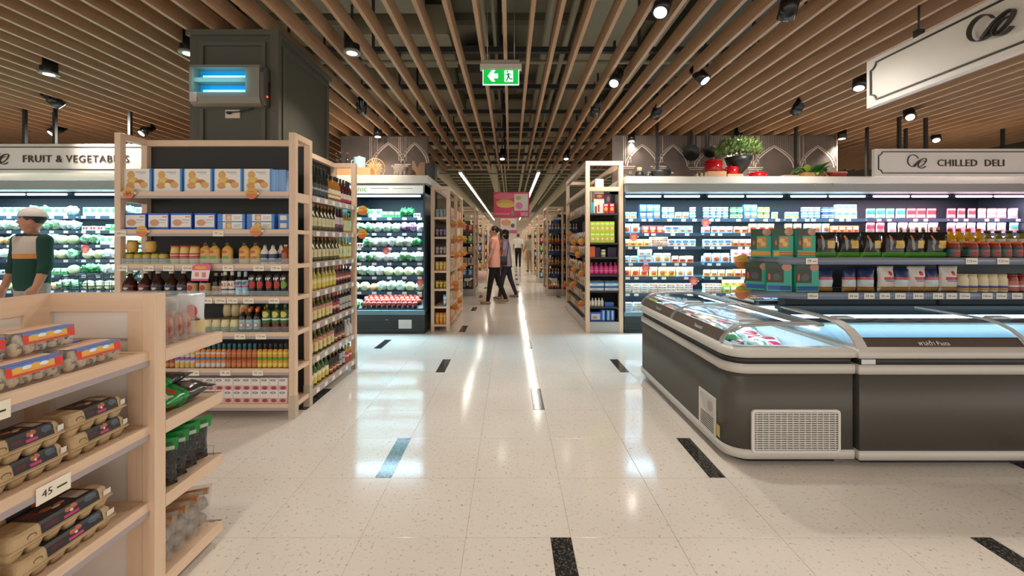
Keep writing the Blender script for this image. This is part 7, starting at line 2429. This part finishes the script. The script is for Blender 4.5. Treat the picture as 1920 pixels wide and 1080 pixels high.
walk1 = dict(lleg=(11, 3), rleg=(-13, 10), larm=(12, 6, 14), rarm=(-4, 6, 18), sleeve=.55, hem=.70, ankle=True, head=0)
_, hw = person('woman in pink blouse and black trousers walking across the aisle', (-.34, 8.75, 0), R(90), 1.60, 'f', walk1, dict(skin='c09078', shirt='e8a594', pants='201d1e', shoe='9a7a64'), 'pony')
hb = thing('hand_bag', 'small pale bag held low by the woman in pink', 'bag', (hw['larm'].x - .03, hw['larm'].y, hw['larm'].z - .24))
put('pouch', G().loft([[(a * .9, b * .8, 0) for a, b in rr(.2, .08, .03)], [(a, b, .1) for a, b in rr(.22, .1, .03)], [(a * .8, b * .4, .19) for a, b in rr(.2, .06, .02)]]).mesh('pouch', mat('pale_bag', 'd0b0a4', .7)), parent=hb)
put('strap', G().tube([(-.05, 0, .18), (0, 0, .25), (.05, 0, .18)], .006, 6).mesh('strap', mat('pale_bag', 'd0b0a4', .7)), parent=hb)
walk2 = dict(lleg=(14, 5), rleg=(-14, 6), larm=(8, 6, 22), rarm=(-8, 8, 12), sleeve=.55, hem=.70, ankle=True, lean=4)
_, hw = person('woman in lilac top and dark trousers following the woman in pink', (-.09, 9.55, 0), R(90), 1.56, 'f', walk2, dict(skin='b98870', shirt='b8a8c0', pants='3c3442', shoe='8a6e5c'), 'bob')
sb = thing('shoulder_bag', 'dark shoulder bag worn by the woman in lilac', 'bag', (-.17, 9.36, .78))
put('pouch', G().loft([[(a, b, 0) for a, b in rr(.2, .07, .02)], [(a, b, .2) for a, b in rr(.2, .06, .02)]]).mesh('pouch', mat('dark_bag', '3a3436', .6)), parent=sb)
put('strap', G().tube([(.09, .0, .2), (.13, -.0, .45), (.12, .14, .63), (.05, .2, .6), (-.06, .1, .35), (-.09, 0, .2)], .008, 6).mesh('strap', mat('dark_bag', '3a3436', .6)), parent=sb)
walk3 = dict(lleg=(14, 4), rleg=(-10, 8), larm=(10, 8, 12), rarm=(-12, 8, 10), sleeve=.6, hem=.95)
person('man in white shirt and black trousers walking away down the aisle', (.40, 21.5, 0), 0, 1.70, 'm', walk3, dict(skin='a87a60', shirt='d8d4cc', pants='222024', shoe='1c1a1a'), 'short', .012)
person('shopper in grey top and khaki trousers beside the shelving', (.86, 18.2, 0), R(20), 1.58, 'm', dict(lleg=(4, 2), rleg=(-3, 2), larm=(14, 6, 30), rarm=(10, 6, 24), sleeve=.6, hem=.92), dict(skin='a87a60', shirt='98907e', pants='8a7458', shoe='4a3c30'), 'short', .012)
person('shopper in orange top partly hidden behind the two women', (-.30, 12.5, 0), R(150), 1.52, 'f', dict(lleg=(3, 2), rleg=(-3, 2), larm=(14, 6, 40), rarm=(10, 6, 24), sleeve=.6, hem=.70), dict(skin='b08468', shirt='c87a34', pants='4a4038', shoe='3a3430'), 'bob', .012)
person('young man in green sweater and backward white cap by the produce', (-4.83, 4.2, 0), R(168), 1.575, 'm', dict(lleg=(2, 2), rleg=(-2, 2), larm=(4, 10, 18), rarm=(2, 10, 16), sleeve=1.25, hem=.86, yoke=1.2, head=-42, cap=True),
       dict(skin='bd8468', shirt='1c4034', pants='a89a8c', shoe='3a3430', yoke='c4b4a8', stripe='d88a4c', collar='22301f'), 'short', .008)
# ------------------------------------------------------------------ wire trolley by the produce
tr = thing('shopping_trolley', 'dark wire shopping trolley beside the shopper in the cap', 'trolley', (-4.22, 4.35, 0), R(20))
WIRE = mat('trolley_wire', '2c3a34', .4, .5)
for k in range(9):
    x = -.26 + .065 * k
    put('basket_wire', G().tube([(x, -.2, .96), (x * .9, -.17, .55), (x * .9, .17, .55), (x, .2, .96)], .004, 5).mesh('basket_wire', WIRE), parent=tr)
for z, q in ((.96, 1.0), (.86, .97), (.76, .95), (.66, .93), (.56, .9)):
    put('basket_ring', G().tube([(-.27 * q, -.2 * q, z), (.27 * q, -.2 * q, z), (.27 * q, .2 * q, z), (-.27 * q, .2 * q, z), (-.27 * q, -.2 * q, z)], .005, 5).mesh('basket_ring', WIRE), parent=tr)
put('handle', G().tube([(.36, -.2, 1.02), (.36, .2, 1.02)], .014, 8).mesh('handle', mat('trolley_handle', '2f7a3c', .4)), parent=tr)
for y in (-.19, .19):
    put('side_frame', G().tube([(.36, y, 1.02), (.27, y, .9), (.2, y, .5), (.24, y, .1)], .011, 6).mesh('side_frame', WIRE), parent=tr)
    put('side_frame', G().tube([(.22, y, .5), (-.2, y, .2), (-.26, y, .1)], .011, 6).mesh('side_frame', WIRE), parent=tr)
    for x in (.24, -.26):
        put('wheel', G().tube([(x, y - .012, .05), (x, y + .012, .05)], .05, 14).mesh('wheel', BLACK), parent=tr)

# ------------------------------------------------------------------ members of short rows get their own place in the label
NTH = ['first', 'second', 'third', 'fourth', 'fifth', 'sixth', 'seventh', 'eighth', 'ninth', 'tenth', 'eleventh', 'twelfth']
rows_ = {}
for o in list(COL.objects):
    if o.parent is None and o.get('label') and o.get('group'):
        rows_.setdefault((o['label'], o['group']), []).append(o)
for (lab, grp), mem in rows_.items():
    n = len(mem)
    if n < 2 or n > 24:
        continue
    sx_ = max(o.location.x for o in mem) - min(o.location.x for o in mem)
    sy_ = max(o.location.y for o in mem) - min(o.location.y for o in mem)
    ax = 'x' if sx_ >= sy_ else 'y'
    key = lambda o: round(o.location.x if ax == 'x' else o.location.y, 2)
    end = 'left' if ax == 'x' else 'front'
    cols_ = {}
    for o in mem:
        cols_.setdefault(key(o), []).append(o)
    ks = sorted(cols_)
    if len(ks) > 12 or len(lab.split()) > 12 or (len(ks) > 1 and min(b - a for a, b in zip(ks, ks[1:])) < .015):
        continue
    sizes = {len(v) for v in cols_.values()}
    if sizes == {1}:
        for i, k in enumerate(ks):
            cols_[k][0]['label'] = lab + ', %s from the %s' % (NTH[i], end)
    elif sizes == {2} and len(lab.split()) <= 11:
        for i, k in enumerate(ks):
            for o, w in zip(sorted(cols_[k], key=lambda o: o.location.z), ('lower', 'upper')):
                o['label'] = lab + (', %s of stack %s from the %s' % (w, NTH[i], end) if len(lab.split()) <= 9 else ', %s, %s from the %s' % (w, NTH[i], end))
